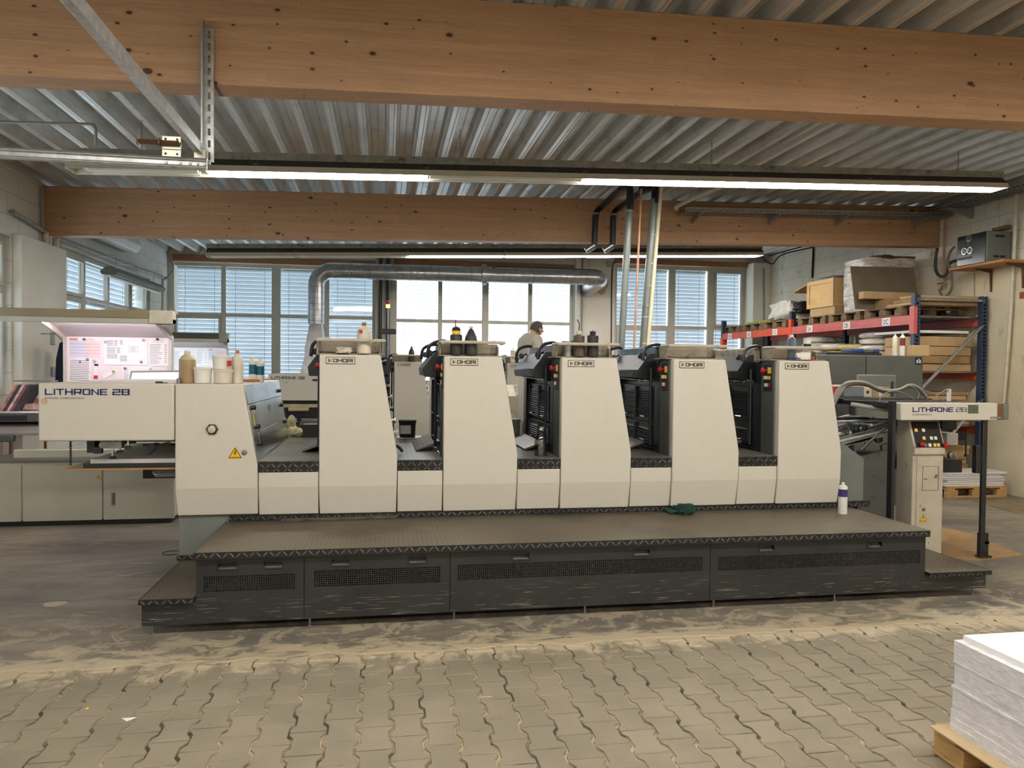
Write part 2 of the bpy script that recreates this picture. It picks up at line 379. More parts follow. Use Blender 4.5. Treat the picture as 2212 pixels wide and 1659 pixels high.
# floor: concrete slab with ragged front edge, pavers, sand bed
def concrete():
    m, nt, bs = newmat('worn_concrete_floor'); v = coords(nt); sx = nt.nodes.new('ShaderNodeSeparateXYZ'); lk(nt, v, sx.inputs[0])
    n1 = noi(nt, v, .55, 6, .6, .6); 
    vs = coords(nt, (.6, 2.2, 1)); n2 = noi(nt, vs, 2.2, 9, .68, .8); n3 = noi(nt, v, 9, 8, .7)
    c = mixc(nt, ramp(nt, n1, .36, .62), S(100, 96, 91), S(146, 136, 118))
    c = mixc(nt, mth(nt, 'MULTIPLY', ramp(nt, n2, .45, .62), .7), c, S(98, 92, 84))
    c = mixc(nt, mth(nt, 'MULTIPLY', ramp(nt, n2, .60, .68), .75), c, S(188, 174, 148))
    c = mixc(nt, mth(nt, 'MULTIPLY', ramp(nt, n3, .55, .75), .35), c, S(84, 78, 70))
    # pale mortar along the ragged edge next to the pavers
    ed = mth(nt, 'ADD', sx.outputs[1], mth(nt, 'MULTIPLY', mth(nt, 'SUBTRACT', noi(nt, coords(nt, (1, 2.4, 1)), 3.2, 7, .7, 1.0), .5), -1.3))
    c = mixc(nt, mth(nt, 'MULTIPLY', ramp(nt, ed, 4.36, 4.20), .85), c, S(196, 180, 150))
    c = mixc(nt, mth(nt, 'MULTIPLY', mth(nt, 'MULTIPLY', ramp(nt, ed, 5.1, 4.45), ramp(nt, noi(nt, v, 4, 7, .7, .8), .5, .54)), .6), c, S(192, 176, 146))
    lk(nt, c, bs.inputs['Base Color'])
    lk(nt, mth(nt, 'ADD', mth(nt, 'MULTIPLY', n2, .5), .3), bs.inputs['Roughness'])
    bump(nt, bs, mth(nt, 'ADD', mth(nt, 'MULTIPLY', n2, .7), mth(nt, 'MULTIPLY', n3, .3)), .25, .012)
    return m
CONC = concrete()
def paver_mat():
    m, nt, bs = newmat('concrete_paver'); v = coords(nt)
    c = mixc(nt, ramp(nt, noi(nt, v, 2.4, 4, .6), .35, .65), S(120, 112, 95), S(140, 130, 111))
    c = mixc(nt, mth(nt, 'MULTIPLY', ramp(nt, noi(nt, v, 60, 6, .7), .35, .75), .3), c, S(108, 100, 84))
    c = mixc(nt, mth(nt, 'MULTIPLY', ramp(nt, noi(nt, v, 3.3, 7, .7), .64, .72), .5), c, S(112, 106, 94))
    oi = nt.nodes.new('ShaderNodeAttribute'); oi.attribute_name = 'tone'
    c = mixc(nt, .22, c, mixc(nt, oi.outputs[2], S(118, 109, 92), S(158, 146, 124)))
    sx = nt.nodes.new('ShaderNodeSeparateXYZ'); lk(nt, v, sx.inputs[0])
    ed = mth(nt, 'ADD', sx.outputs[1], mth(nt, 'MULTIPLY', mth(nt, 'SUBTRACT', noi(nt, v, 4, 7, .7, .8), .5), 1.0))
    c = mixc(nt, mth(nt, 'MULTIPLY', ramp(nt, ed, 3.98, 4.12), .85), c, S(194, 178, 148))
    lk(nt, c, bs.inputs['Base Color']); bs.inputs['Roughness'].default_value = .62
    bump(nt, bs, noi(nt, v, 70, 6, .7), .35, .004); return m
PAVER = paver_mat()
SAND = pm('joint_sand', S(164, 148, 120), .95, var=.35, scale=9, bmp=.5, bscale=120, stain=(S(60, 53, 44), 4, .48, .58))
random.seed(3)
EDGE = []
x = XL-.4
while x < XR+.4:
    EDGE.append((x, 4.16+.05*noise.noise(Vector((x*1.3, 0, 1)))+.05*noise.noise(Vector((x*5, 3, 0)))+.025*noise.noise(Vector((x*18, 7, 0))))); x += .03
mb = MB()
vs = []; n = len(EDGE)
for x, y in EDGE: vs.append((x, y, 0))
for x, y in EDGE: vs.append((x, YB+.6, 0))
for x, y in EDGE: vs.append((x, y-.003, -.008))
mb.add(vs, [(i, i+1, n+i+1, n+i) for i in range(n-1)]+[(2*n+i, 2*n+i+1, i+1, i) for i in range(n-1)])
floor = struct(mb.build('floor', CONC), 'worn mottled concrete floor meeting grey pavers along a ragged mortar edge', 'floor')
mb = MB().box(XL-.4, XR+.4, YF-.4, 4.7, -.06, -.0085)
sb = mb.build('sand_bed', SAND, floor)
# pavers: interlocking blocks with stepped sides
mb = MB(); pw, pl, amp, g = .144, .2, .010, .0034
def side(t):  # stepped wave with period pl
    t = (t % pl)/pl
    if t < .12 or t > .88: return 1
    if t < .27: return 1-2*(t-.12)/.15
    if t < .73: return -1
    return -1+2*(t-.73)/.15
tones = []
ci = 0; x = XL
while x < XR:
    off = 0 if ci % 2 == 0 else pl/2
    y = .7+off
    while y < 4.24:
        ln, rn = [], []
        for t in (0, .12, .27, .73, .88, 1.0):
            yy = t*pl; gy = .0045; sgn = side(yy) if 0 < t < 1 else 1
            ln.append((-pw/2-amp*sgn+g, min(max(yy, gy), pl-gy))); rn.append((pw/2+amp*sgn-g, min(max(yy, gy), pl-gy)))
        loop = rn + ln[::-1]; cx, cy = x+pw/2, y
        sk = .5+.5*noise.noise(Vector((cx*3, cy*3, 5))); hz = -.003+.0012*noise.noise(Vector((cx*9, cy*9, 2)))
        k = len(loop)
        outer = [(cx+p[0], cy+p[1], hz-.004) for p in loop]
        inner = [(cx+p[0]*.955, cy+pl/2+(p[1]-pl/2)*.955, hz) for p in loop]
        base = [(cx+p[0], cy+p[1], -.014) for p in loop]
        o = len(mb.v); mb.v += inner+outer+base
        mb.f.append(tuple(o+i for i in range(k))); mb.m.append(0); nf = 1
        for i in range(k):
            j = (i+1) % k
            mb.f.append((o+i, o+k+i, o+k+j, o+j)); mb.f.append((o+k+i, o+2*k+i, o+2*k+j, o+k+j)); mb.m += [0, 0]; nf += 2
        tn = random.random(); tones += [tn]*nf
        y += pl
    x += pw; ci += 1
pav = mb.build('paver', PAVER, floor, ang=20)
a = pav.data.attributes.new('tone', 'FLOAT', 'FACE')
for i, t in enumerate(tones): a.data[i].value = t
pav['kind'] = 'stuff'

# corrugated steel roof deck
def deckmat():
    m, nt, bs = newmat('galvanised_roof_deck'); v = coords(nt, (1, .25, 1)); v2 = coords(nt)
    n = noi(nt, v, 7, 6, .6)
    c = mixc(nt, ramp(nt, n, .3, .7), S(196, 195, 189), S(228, 227, 222))
    c = mixc(nt, mth(nt, 'MULTIPLY', ramp(nt, noi(nt, v2, 1.6, 6), .55, .7), .4), c, S(120, 116, 106))
    lk(nt, c, bs.inputs['Base Color']); bs.inputs['Metallic'].default_value = .42
    lk(nt, mth(nt, 'ADD', mth(nt, 'MULTIPLY', n, .3), .18), bs.inputs['Roughness'])
    bump(nt, bs, noi(nt, v2, 1.2, 3), .25, .05); return m
DECK = deckmat()
mb = MB(); prof = []
p = .28; x = XL-.3
while x < XR+.3:
    for dx, dz in ((0, 0), (.016, 0), (.021, .006), (.026, 0), (.044, 0), (.062, .055), (.066, .055), (.086, .125), (.140, .125), (.146, .118), (.152, .118), (.158, .125), (.216, .125), (.236, .055), (.240, .055), (.258, 0)):
        prof.append((x+dx, deckz(x+dx)+dz))
    x += p
n = len(prof); ys = [YF-.2, 0, 3.3, 4.7, 7.3, 9.9, 12.5, YB+.5]
vs = [(a, y, b) for y in ys for a, b in prof]
mb.add(vs, [(j*n+i, j*n+i+1, (j+1)*n+i+1, (j+1)*n+i) for j in range(len(ys)-1) for i in range(n-1)])
ceiling = struct(mb.build('ceiling', DECK, ang=12), 'corrugated galvanised steel roof deck over the whole hall', 'ceiling')
vs = [(XL-.4, YF-.3, deckz(XL)+.3), (XR+.4, YF-.3, deckz(XR)+.3), (XR+.4, YB+.6, deckz(XR)+.3), (XL-.4, YB+.6, deckz(XL)+.3)]
mb = MB().hexa([(v[0], v[1], v[2]-.15) for v in vs], vs); mb.build('roof_insulation', pm('mineral_wool', S(120, 112, 80), .9), ceiling)

# plastered / block walls
def wallmat(name, c1, c2, cst, block=None, rough_b=.3, dirt=.55):
    m, nt, bs = newmat(name); v = coords(nt)
    n = noi(nt, v, 1.3, 7, .62)
    c = mixc(nt, ramp(nt, n, .35, .65), c1, c2)
    c = mixc(nt, mth(nt, 'MULTIPLY', ramp(nt, noi(nt, coords(nt, (1, 1, .5)), 3.1, 9, .7), dirt, dirt+.13), .7), c, cst)
    h = noi(nt, v, 26, 8, .7)
    if block:
        t = nt.nodes.new('ShaderNodeTexBrick'); t.offset = .5
        sx = nt.nodes.new('ShaderNodeSeparateXYZ'); lk(nt, v, sx.inputs[0]); cb = nt.nodes.new('ShaderNodeCombineXYZ')
        lk(nt, sx.outputs[block], cb.inputs[0]); lk(nt, sx.outputs[2], cb.inputs[1]); lk(nt, cb.outputs[0], t.inputs['Vector'])
        t.inputs['Scale'].default_value = 1; t.inputs['Brick Width'].default_value = .5; t.inputs['Row Height'].default_value = .25; t.inputs['Mortar Size'].default_value = .006
        t.inputs['Mortar Smooth'].default_value = .3
        for i in (1, 2): t.inputs[i].default_value = (1, 1, 1, 1)
        t.inputs[3].default_value = (0, 0, 0, 1)
        c = mixc(nt, mth(nt, 'MULTIPLY', t.outputs['Fac'], .45), c, tuple(x*.45 for x in c1))
        h = mth(nt, 'SUBTRACT', mth(nt, 'MULTIPLY', h, .3), mth(nt, 'MULTIPLY', t.outputs['Fac'], .8))
    lk(nt, c, bs.inputs['Base Color']); bs.inputs['Roughness'].default_value = .85
    bump(nt, bs, h, rough_b, .02); return m
WBACK = wallmat('white_block_wall', S(224, 218, 202), S(236, 231, 218), S(160, 150, 130), 0, .25, .62)
WLEFT = wallmat('white_block_wall_side', S(212, 210, 200), S(230, 227, 218), S(120, 112, 100), 1, .3, .6)
WRIGHT = wallmat('white_block_wall_dirty', S(222, 214, 194), S(236, 229, 212), S(120, 104, 80), 1, .35, .56)
WROUGH = wallmat('rough_plaster_wall', S(236, 222, 186), S(246, 235, 206), S(170, 146, 106), None, 1.0, .56)
WCONC = wallmat('bare_concrete_wall', S(130, 122, 104), S(160, 150, 128), S(90, 80, 64), None, .5, .55)

def wall_with_holes(ax, c0, c1, a0, a1, z0, z1, holes):
    """wall slab; ax 'y' = wall in X direction at Y c0..c1 ; ax 'x' = wall along Y. holes: (a, b, zlo, zhi)"""
    mb = MB()
    def bx(a, b, zl, zh):
        if b-a < 1e-4 or zh-zl < 1e-4: return
        if ax == 'y': mb.box(a, b, c0, c1, zl, zh)
        else: mb.box(c0, c1, a, b, zl, zh)
    hs = sorted(holes); cur = a0
    for a, b, zl, zh in hs:
        bx(cur, a, z0, z1); bx(a, b, z0, zl); bx(a, b, zh, z1); cur = b
    bx(cur, a1, z0, z1); return mb
W1 = (-4.03, -.18, 1.25, 3.60); W2 = (.104, 3.90, 1.25, 3.62); W3 = (4.80, 7.80, 1.25, 3.86)
struct(wall_with_holes('y', YB, YB+.3, XL-.3, XR+.3, 0, 4.25, [W1, W2, W3]).build('wall_back', WBACK), 'white painted block wall around the far windows', 'wall')
LW = [(.3, 3.9, 1.2, 3.05), (5.2, 9.05, 1.25, 3.02), (10.33, 14.0, 1.4, 3.13)]  # first opening is an unseen window added for daylight
struct(wall_with_holes('x', XL-.3, XL, YF, YB+.3, 0, 4.1, LW).build('wall_left', WLEFT), 'white block side wall with slatted windows and conduits', 'wall')
mb = MB().box(XR, XR+.3, YF, YB+.3, 0, 4.3)
wr = struct(mb.build('wall_right', WRIGHT), 'dirty white block side wall behind the pallet rack', 'wall')
# rough plaster zone near the rack end, wavy upper edge
mb = MB(); pts = [(YF, 0)]; 
top = []
for i in range(60):
    y = 6.3+i*(11.4-6.3)/59; top.append((y, 3.05+.10*noise.noise(Vector((y*2, 0, 4)))+.03*noise.noise(Vector((y*9, 0, 4)))))
pts = [(6.3, 0)]+[(a, b) for a, b in top]+[(11.4, 0)]
mb.prism(pts, 'x', XR-.03, XR+.01); mb.build('rough_plaster', WROUGH, wr)
mb = MB(); pts = [(6.4, 2.05), (6.4, 2.62), (7.7, 2.64), (8.0, 2.55), (8.14, 2.2), (8.05, 1.95), (7.2, 2.0)]
mb.prism(pts, 'x', XR-.038, XR); mb.build('bare_patch', WCONC, wr)
struct(MB().box(XL-.3, XR+.3, YF-.3, YF, 0, 4.25).build('wall_front', WBACK), 'white wall behind the camera', 'wall')

# -------- glulam roof beams
def beam(y0, y1, x0, x1, label, h=.6):
    mb = MB(); mb.hexa([(x0, y0, deckz(x0)-h), (x1, y0, deckz(x1)-h), (x1, y1, deckz(x1)-h), (x0, y1, deckz(x0)-h)],
                       [(x0, y0, deckz(x0)-.002), (x1, y0, deckz(x1)-.002), (x1, y1, deckz(x1)-.002), (x0, y1, deckz(x0)-.002)])
    o = mb.build('roof_beam', TIMBER, bevel=.004); struct(o, label, 'beam'); return o
beam(4.6, 4.8, XL, XR, 'massive knotty glulam roof beam nearest the camera, crossing the top of the view')
beam(9.84, 10.02, XL, XR, 'second glulam roof beam in the middle of the hall, behind the long lamp')
beam(-.7, -.5, XL, XR, 'glulam roof beam behind the camera')
for i, (a, b, z0, z1) in enumerate(((-4.05, -.22, 3.61, 3.735), (.15, 3.88, 3.635, 3.8), (4.78, 7.85, 3.87, 3.98))):
    struct(MB().box(a, b, YB-.06, YB, z0, z1).build('trim_%d' % (i+1), TIMBER_TRIM, bevel=.003),
           ('dark timber header over the far left window', 'timber header over the bright middle window', 'timber header over the far right window')[i], 'trim')
struct(MB().box(7.80, XR, YB-.32, YB, 0, 3.95).build('trim_4', WBACK, bevel=.01), 'white corner pilaster beside the far right window', 'pillar')
struct(MB().box(XL, -3.72, 9.08, 9.86, 0, 3.6).build('trim_5', WLEFT, bevel=.01) if False else MB().box(XL, XL+.10, 9.10, 10.28, 0, 3.06).build('trim_5', WBACK, bevel=.01), 'white plastered pier between the side windows', 'pillar')

# -------- windows: frame, mullions, panes
SLAT = pm('aluminium_blind_slat', S(205, 210, 214), .4, var=.05)
def slatmat():
    m = bpy.data.materials.new('blind_slat'); m.use_nodes = True; nt = m.node_tree; bs = nt.nodes['Principled BSDF']
    bs.inputs['Base Color'].default_value = (*S(170, 178, 184), 1); bs.inputs['Roughness'].default_value = .45
    tr = nt.nodes.new('ShaderNodeBsdfTranslucent'); tr.inputs[0].default_value = (.52, .58, .62, 1)
    mx = nt.nodes.new('ShaderNodeMixShader'); mx.inputs[0].default_value = .19
    lk(nt, bs.outputs[0], mx.inputs[1]); lk(nt, tr.outputs[0], mx.inputs[2]); lk(nt, mx.outputs[0], nt.nodes['Material Output'].inputs[0]); return m
SLATM = slatmat()
def window(idx, ax, wall, a0, a1, z0, z1, cols, rows, label, sub=()):
    """cols / rows: lists of (lo, hi) clear panes; frame fills the rest. sub: panes (col,row) with an inner casement"""
    mb = MB(); gl = []
    def bx(m_, a, b, zl, zh, d0, d1):
        if b-a < 1e-4 or zh-zl < 1e-4: return
        if ax == 'y': m_.box(a, b, wall+d0, wall+d1, zl, zh)
        else: m_.box(wall-d1, wall-d0, a, b, zl, zh)
    cur = a0
    for a, b in cols+[(a1, a1)]:
        bx(mb, cur, a, z0, z1, .05, .12); cur = b
    for a, b in cols:
        cz = z0
        for zl, zh in rows+[(z1, z1)]:
            bx(mb, a, b, cz, zl, .055, .115); cz = zh
    fr = mb.build('window_%d' % idx, FRAMEW, bevel=.006); struct(fr, label, 'window')
    for ci, (a, b) in enumerate(cols):
        for ri, (zl, zh) in enumerate(rows):
            if (ci, ri) in sub:
                s = MB(); t = .045
                bx(s, a, a+t, zl, zh, .03, .08); bx(s, b-t, b, zl, zh, .03, .08); bx(s, a+t, b-t, zl, zl+t, .03, .08); bx(s, a+t, b-t, zh-t, zh, .03, .08)
                s.build('casement', FRAMEW, fr, bevel=.005)
            g = MB(); bx(g, a, b, zl, zh, .083, .088); g.build('pane', GLASS, fr)
    return fr
def blind(ax, wall, a0, a1, z0, z1, tilt, label, group, off=.26, pitch=.079, broken=0):
    c = (a0+a1)/2
    loc = (c, wall+off, z0) if ax == 'y' else (wall-off, c, z0)
    t = thing('venetian_blind', loc, label, 'blind', group)
    mb = MB(); z = z1-.08; w = .08; k = 0
    while z > z0:
        tt = tilt + (random.uniform(-.3, .3) if broken and random.random() < broken else random.uniform(-.02, .02))
        dy, dz = w/2*math.cos(tt), w/2*math.sin(tt)
        for s0, s1, b0, b1 in ((-1, -.33, 0, .006), (-.33, .33, .006, .006), (.33, 1, .006, 0)):
            y0_, y1_ = s0*dy, s1*dy; zz0, zz1 = z+s0*dz+b0, z+s1*dz+b1
            # inside (towards room) edge high, outside edge low
            if ax == 'y': mb.add([(a0, wall+off-y0_, zz0), (a1, wall+off-y0_, zz0), (a1, wall+off-y1_, zz1), (a0, wall+off-y1_, zz1)], [(0, 1, 2, 3)])
            else: mb.add([(wall-off+y0_, a0, zz0), (wall-off+y0_, a1, zz0), (wall-off+y1_, a1, zz1), (wall-off+y1_, a0, zz1)], [(0, 1, 2, 3)])
        z -= pitch; k += 1
    mb.build('slats', SLATM, t, ang=60)
    mb = MB()
    if ax == 'y': mb.box(a0, a1, wall+off-.04, wall+off+.04, z1-.07, z1)
    else: mb.box(wall-off-.04, wall-off+.04, a0, a1, z1-.07, z1)
    mb.build('head_rail', GALV, t)
    cd_ = MB()
    for f in (.2, .8):
        q = a0+(a1-a0)*f
        if ax == 'y': cd_.box(q-.003, q+.003, wall+off-.052, wall+off-.048, z0, z1)
        else: cd_.box(wall-off+.048, wall-off+.052, q-.003, q+.003, z0, z1)
    cd_.build('ladder_cord', LGREY, t)
    return t
def xs(*px): return [PY(p, 690, YB+.08)[0] for p in px]
c = xs(378, 478, 488, 587); d = xs(606, 696, 711, 804)
rowsb = [(1.35, 2.56), (2.63, 3.535)]
fr = window(1, 'y', YB, W1[0], W1[1], W1[2], W1[3], [(c[0], c[1]), (c[2], c[3]), (d[0], d[1]), (d[2], d[3])], rowsb, 'far window in the corner, eight panes behind closed grey-blue slats', {(0, 0)})
e = xs(857, 946, 955, 1041, 1055, 1140, 1149, 1230)
window(2, 'y', YB, W2[0], W2[1], W2[2], W2[3], [(e[0], e[1]), (e[2], e[3]), (e[4], e[5]), (e[6], e[7])], [(1.35, 2.53), (2.60, 3.55)], 'far middle window, glaring white behind nearly open slats')
g_ = xs(1331, 1443, 1457, 1527, 1541, 1601)
window(3, 'y', YB, W3[0], W3[1], W3[2], W3[3], [(g_[0], g_[1]), (g_[2], g_[3]), (g_[4], g_[5])], [(1.4, 2.08), (2.16, 2.50), (2.56, 3.78)] if False else [(1.4, 2.50), (2.57, 3.78)], 'far right window behind the pipes and rack, half closed pale slats', {(2, 1), (0, 0)})
for (a, b), nm in zip(((c[0], c[1]), (c[2], c[3]), (d[0], d[1]), (d[2], d[3])), ('in the pane next to the corner', 'in the second pane from the corner', 'behind the vertical silver duct', 'before the black downpipes')):
    blind('y', YB, a-.03, b+.03, 1.3, 3.58, math.radians(69), 'closed grey-blue slatted blind '+nm+' of the far left window', 'blinds of the far left window')
for (a, b), nm in zip(((e[0], e[1]), (e[2], e[3]), (e[4], e[5]), (e[6], e[7])), ('first pane', 'second pane', 'third pane', 'fourth pane behind the man')):
    blind('y', YB, a-.03, b+.03, 1.3, 3.6, math.radians(7), 'almost open slatted blind glaring white, '+nm+' of the middle window', 'blinds of the middle window', broken=.12)
for (a, b), nm in zip(((g_[0], g_[1]), (g_[2], g_[3]), (g_[4], g_[5])), ('crossed by the tall pipes', 'in the middle pane', 'above the orange rack end')):
    blind('y', YB, a-.03, b+.03, 1.35, 3.82, math.radians(66), 'pale half-closed slatted blind '+nm+' of the far right window', 'blinds of the far right window')
for i, (a, b, zl, zh) in enumerate(LW):
    w = b-a; nc = 4; st = w/nc
    cols = [(a+st*k+(.06 if k == 0 else .035), a+st*(k+1)-(.06 if k == nc-1 else .035)) for k in range(nc)]
    zm = zl+(zh-zl)*(.66 if i < 2 else .63)
    window(4+i, 'x', XL, a, b, zl, zh, cols, [(zl+.07, zm-.04), (zm+.04, zh-.07)],
           ('unseen side window added beside the camera for daylight', 'tall side window at the picture edge, bluish daylight', 'side window behind the two viewing booths, slats half drawn')[i], {(0, 1), (3, 1)})
    blind('x', XL, a+.04, b-.04, zl, zh, math.radians(50), 'long slatted blind outside the '+('unseen side window added beside the camera for daylight', 'side window at the picture edge', 'side window behind the viewing booths')[i], 'blinds of the side windows')
# tilted-open sash in the side window
mb = MB()
t = thing('open_window_sash', (XL+.05, 11.0, 1.5), 'white tilted-open sash leaning in from the side window', 'window sash')
def sash(y0, y1, z0, z1, lean):
    m_ = MB(); w = .05
    def q(y, z): return (XL+.06+(z-z0)*lean, y, z)
    for (ya, yb, za, zb) in ((y0, y0+w, z0, z1), (y1-w, y1, z0, z1), (y0+w, y1-w, z0, z0+w), (y0+w, y1-w, z1-w, z1), ((y0+y1)/2-.02, (y0+y1)/2+.02, z0+w, z1-w)):
        A, B, C_, D = q(ya, za), q(yb, za), q(yb, zb), q(ya, zb)
        m_.hexa([A, B, (B[0]+.03, B[1], B[2]), (A[0]+.03, A[1], A[2])], [D, C_, (C_[0]+.03, C_[1], C_[2]), (D[0]+.03, D[1], D[2])])
    m_.build('sash_frame', FRAMEW, t, bevel=.004)
    g = MB(); A, B, C_, D = q(y0+w, z0+w), q(y1-w, z0+w), q(y1-w, z1-w), q(y0+w, z1-w)
    g.add([(p[0]+.015, p[1], p[2]) for p in (A, B, C_, D)], [(0, 1, 2, 3)]); g.build('pane', GLASS, t)
sash(10.5, 12.2, 1.5, 2.5, .14)
for y in (10.6, 12.05): MB().box(XL-.10, XL+.08, y, y+.05, 1.46, 1.52).build('hinge', STEEL, t)
# ================================================================== STEP PLATFORM
sp = thing('step_platform', (1.4, 4.9, 0), 'long dark step platform with tread-plate top and grilled skirt in front of the cream press', 'platform')
PT = .495
MB().box(-1.106, 3.775, 4.56, 5.46, PT-.012, PT).build('walkway_plate', TREAD_TOP, sp, bevel=.002)
mb = MB().box(-1.108, 3.777, 4.558, 4.566, PT-.043, PT+.0005); mb.box(-1.110, -1.104, 4.56, 5.46, PT-.043, PT+.0005); mb.box(3.773, 3.779, 4.56, 5.46, PT-.043, PT+.0005)
mb.build('nosing', TREAD_EDGE, sp)
MB().box(-1.09, 3.95, 5.452, 5.462, PT, PT+.05).build('kick_strip', TREAD_EDGE, sp)
MB().box(-1.09, 3.75, 4.62, 5.45, .07, PT-.014).build('under_frame', pm('shadow_black_steel', S(26, 26, 27), .6), sp) if False else None
# scratched dark skirt panels
def scratch():
    m, nt, bs = newmat('scratched_dark_panel'); v = coords(nt, (1, 1, 1))
    c = mixc(nt, ramp(nt, noi(nt, v, 3, 6), .3, .7), S(38, 38, 38), S(50, 50, 49))
    vs = coords(nt, (1.6, 1, 60)); s = noi(nt, vs, 2.6, 6, .62)
    sx = nt.nodes.new('ShaderNodeSeparateXYZ'); lk(nt, v, sx.inputs[0])
    low = ramp(nt, sx.outputs[2], .27, .12)
    k = mth(nt, 'MULTIPLY', ramp(nt, s, .61, .635), low)
    c = mixc(nt, mth(nt, 'MULTIPLY', k, .8), c, S(170, 165, 150))
    v2 = coords(nt, (30, 1, 3)); c = mixc(nt, mth(nt, 'MULTIPLY', ramp(nt, noi(nt, v2, 1.2, 6), .70, .74), .35), c, S(30, 30, 30))
    lk(nt, c, bs.inputs['Base Color']); bs.inputs['Roughness'].default_value = .42; bs.inputs['Metallic'].default_value = .15; return m
SCR = scratch()
HZ = PT-.052
def skirt(x0, x1, gx0, gx1, gz0, gz1, hx, tailL=None, tailR=None):
    # opening cut for the grille and the two recessed grips
    y0, y1 = 4.596, 4.606; mb = MB()
    zb = .062
    hz0, hz1 = HZ-.062, HZ-.022
    cuts = sorted([(gx0, gx1, gz0, gz1)])
    # lower & side areas
    mb.box(x0, x1, y0, y1, zb, gz0); mb.box(x0, gx0, y0, y1, gz0, gz1); mb.box(gx1, x1, y0, y1, gz0, gz1)
    mb.box(x0, x1, y0, y1, gz1, hz0); cur = x0
    for h in hx:
        mb.box(cur, h-.055, y0, y1, hz0, hz1); cur = h+.055
    mb.box(cur, x1, y0, y1, hz0, hz1); mb.box(x0, x1, y0, y1, hz1, HZ)
    if tailL is not None: mb.box(tailL, x0, y0, y1, zb, .205)
    if tailR is not None: mb.box(x1, tailR, y0, y1, zb, .175)
    p = mb.build('skirt_panel', SCR, sp)
    g = MB(); nx = max(4, int((gx1-gx0)/.0133)); nz = 8; sx_ = (gx1-gx0)/nx; sz = (gz1-gz0)/nz
    for i in range(nx+1): g.box(gx0+i*sx_-.0024, gx0+i*sx_+.0024, y0+.001, y1-.002, gz0, gz1)
    for j in range(nz+1): g.box(gx0, gx1, y0+.0015, y1-.0025, gz0+j*sz-.0022, gz0+j*sz+.0022)
    g.build('grille', SCR, p)
    for h in hx:
        k = MB()
        for a, b, c_, d in ((h-.06, h+.06, hz0-.006, hz0+.003), (h-.06, h+.06, hz1-.003, hz1+.006), (h-.06, h-.052, hz0, hz1), (h+.052, h+.06, hz0, hz1)): k.box(a, b, y0-.005, y0+.002, c_, d)
        k.prism([(y0+.002, hz0), (y0+.03, hz0), (y0+.03, hz0+.024)], 'x', h-.052, h+.052, 1)  # lip in lighter steel, its lit look put into the colour
        k.box(h-.052, h+.052, y0+.03, y0+.033, hz0, hz1, 0)
        k.build('recessed_grip', [BLACKM, STEEL], p, bevel=.0015)
skirt(-1.103, -.483, -1.061, -.533, .248, .343, (-.925, -.663), tailL=-1.405)
skirt(-.479, .407, -.424, .349, .254, .356, (-.267, .205))
skirt(.411, 2.150, .455, 2.097, .262, .360, (.861, 1.671))
skirt(2.154, 3.772, 2.206, 3.732, .258, .352, (2.56, 3.374), tailR=4.265)
# rear & side framing so the platform is solid
mb = MB(); mb.box(-1.10, 3.77, 5.44, 5.45, .07, PT-.014); mb.box(-1.10, -1.092, 4.61, 5.44, .21, PT-.014); mb.box(3.76, 3.768, 4.61, 5.44, .18, PT-.014)
for x in (-.48, .41, 2.15): mb.box(x-.02, x+.02, 4.62, 5.44, .36, PT-.014)
mb.build('inner_frame', BLACKM, sp)
for x, y in ((-1.36, 4.64), (-.45, 4.64), (.44, 4.64), (1.3, 4.64), (2.2, 4.64), (3.1, 4.64), (4.2, 4.64), (-1.36, 5.4), (.44, 5.4), (2.2, 5.4), (4.2, 5.4)):
    MB().lathe([(.018, 0), (.018, .008), (.008, .01), (.008, .08)], (x, y, 0), 10).build('levelling_foot', STEEL, sp)
for nm, xa, xb, zt in (('step_tread', -1.41, -1.112, .228), ('step_tread', 3.781, 4.275, .196)):
    p = MB().box(xa, xb, 4.56, 5.46, zt-.01, zt).build(nm, TREAD_TOP, sp)
    mb = MB().box(xa-.002, xb+.002, 4.555, 4.563, zt-.028, zt+.0005); mb.box(xa-.003, xa+.003, 4.56, 5.46, zt-.028, zt+.0005); mb.box(xb-.003, xb+.003, 4.56, 5.46, zt-.028, zt+.0005)
    mb.build('step_nosing', TREAD_EDGE, p)
    MB().box(xa+.01, xb-.01, 5.43, 5.44, .07, zt-.01).build('step_frame', BLACKM, p)
mb = MB(); mb.box(-1.44, -1.112, 5.462, 5.468, .225, .262); mb.build('rear_upstand', TREAD_EDGE, sp)

# ================================================================== PRINTING UNITS
UP = .8893
def nameplate(parent, x, z, y, w=.205, h=.05):
    mb = MB(); mb.box(x, x+w, y-.004, y, z, z+h, 0)
    for a, b, c_, d in ((x, x+w, z, z+.0035), (x, x+w, z+h-.0035, z+h), (x, x+.0035, z, z+h), (x+w-.0035, x+w, z, z+h)): mb.box(a, b, y-.0055, y-.0038, c_, d, 1)
    o = mb.build('name_plate', [WHITEG, BLACKL], parent)
    l = MB(); letters(l, 'KOMORI', x+.018, z+.012, h-.024, w-.034, y-.004, sw=.30, th=.002); l.build('lettering', BLACKL, o)
    return o
def slanted_cover(mb, x0, y, d, rows, m=0):
    """rows of (z, xl, xr, yfront)"""
    vs = []
    for z, a, b, yf in rows: vs += [(x0+a, y+yf, z), (x0+b, y+yf, z), (x0+b, y+d, z), (x0+a, y+d, z)]
    n = len(rows); fs = [(0, 3, 2, 1), (4*n-4, 4*n-3, 4*n-2, 4*n-1)]
    for i in range(n-1):
        for k in range(4): fs.append((4*i+k, 4*i+(k+1) % 4, 4*i+4+(k+1) % 4, 4*i+4+k))
    mb.add(vs, fs, m)
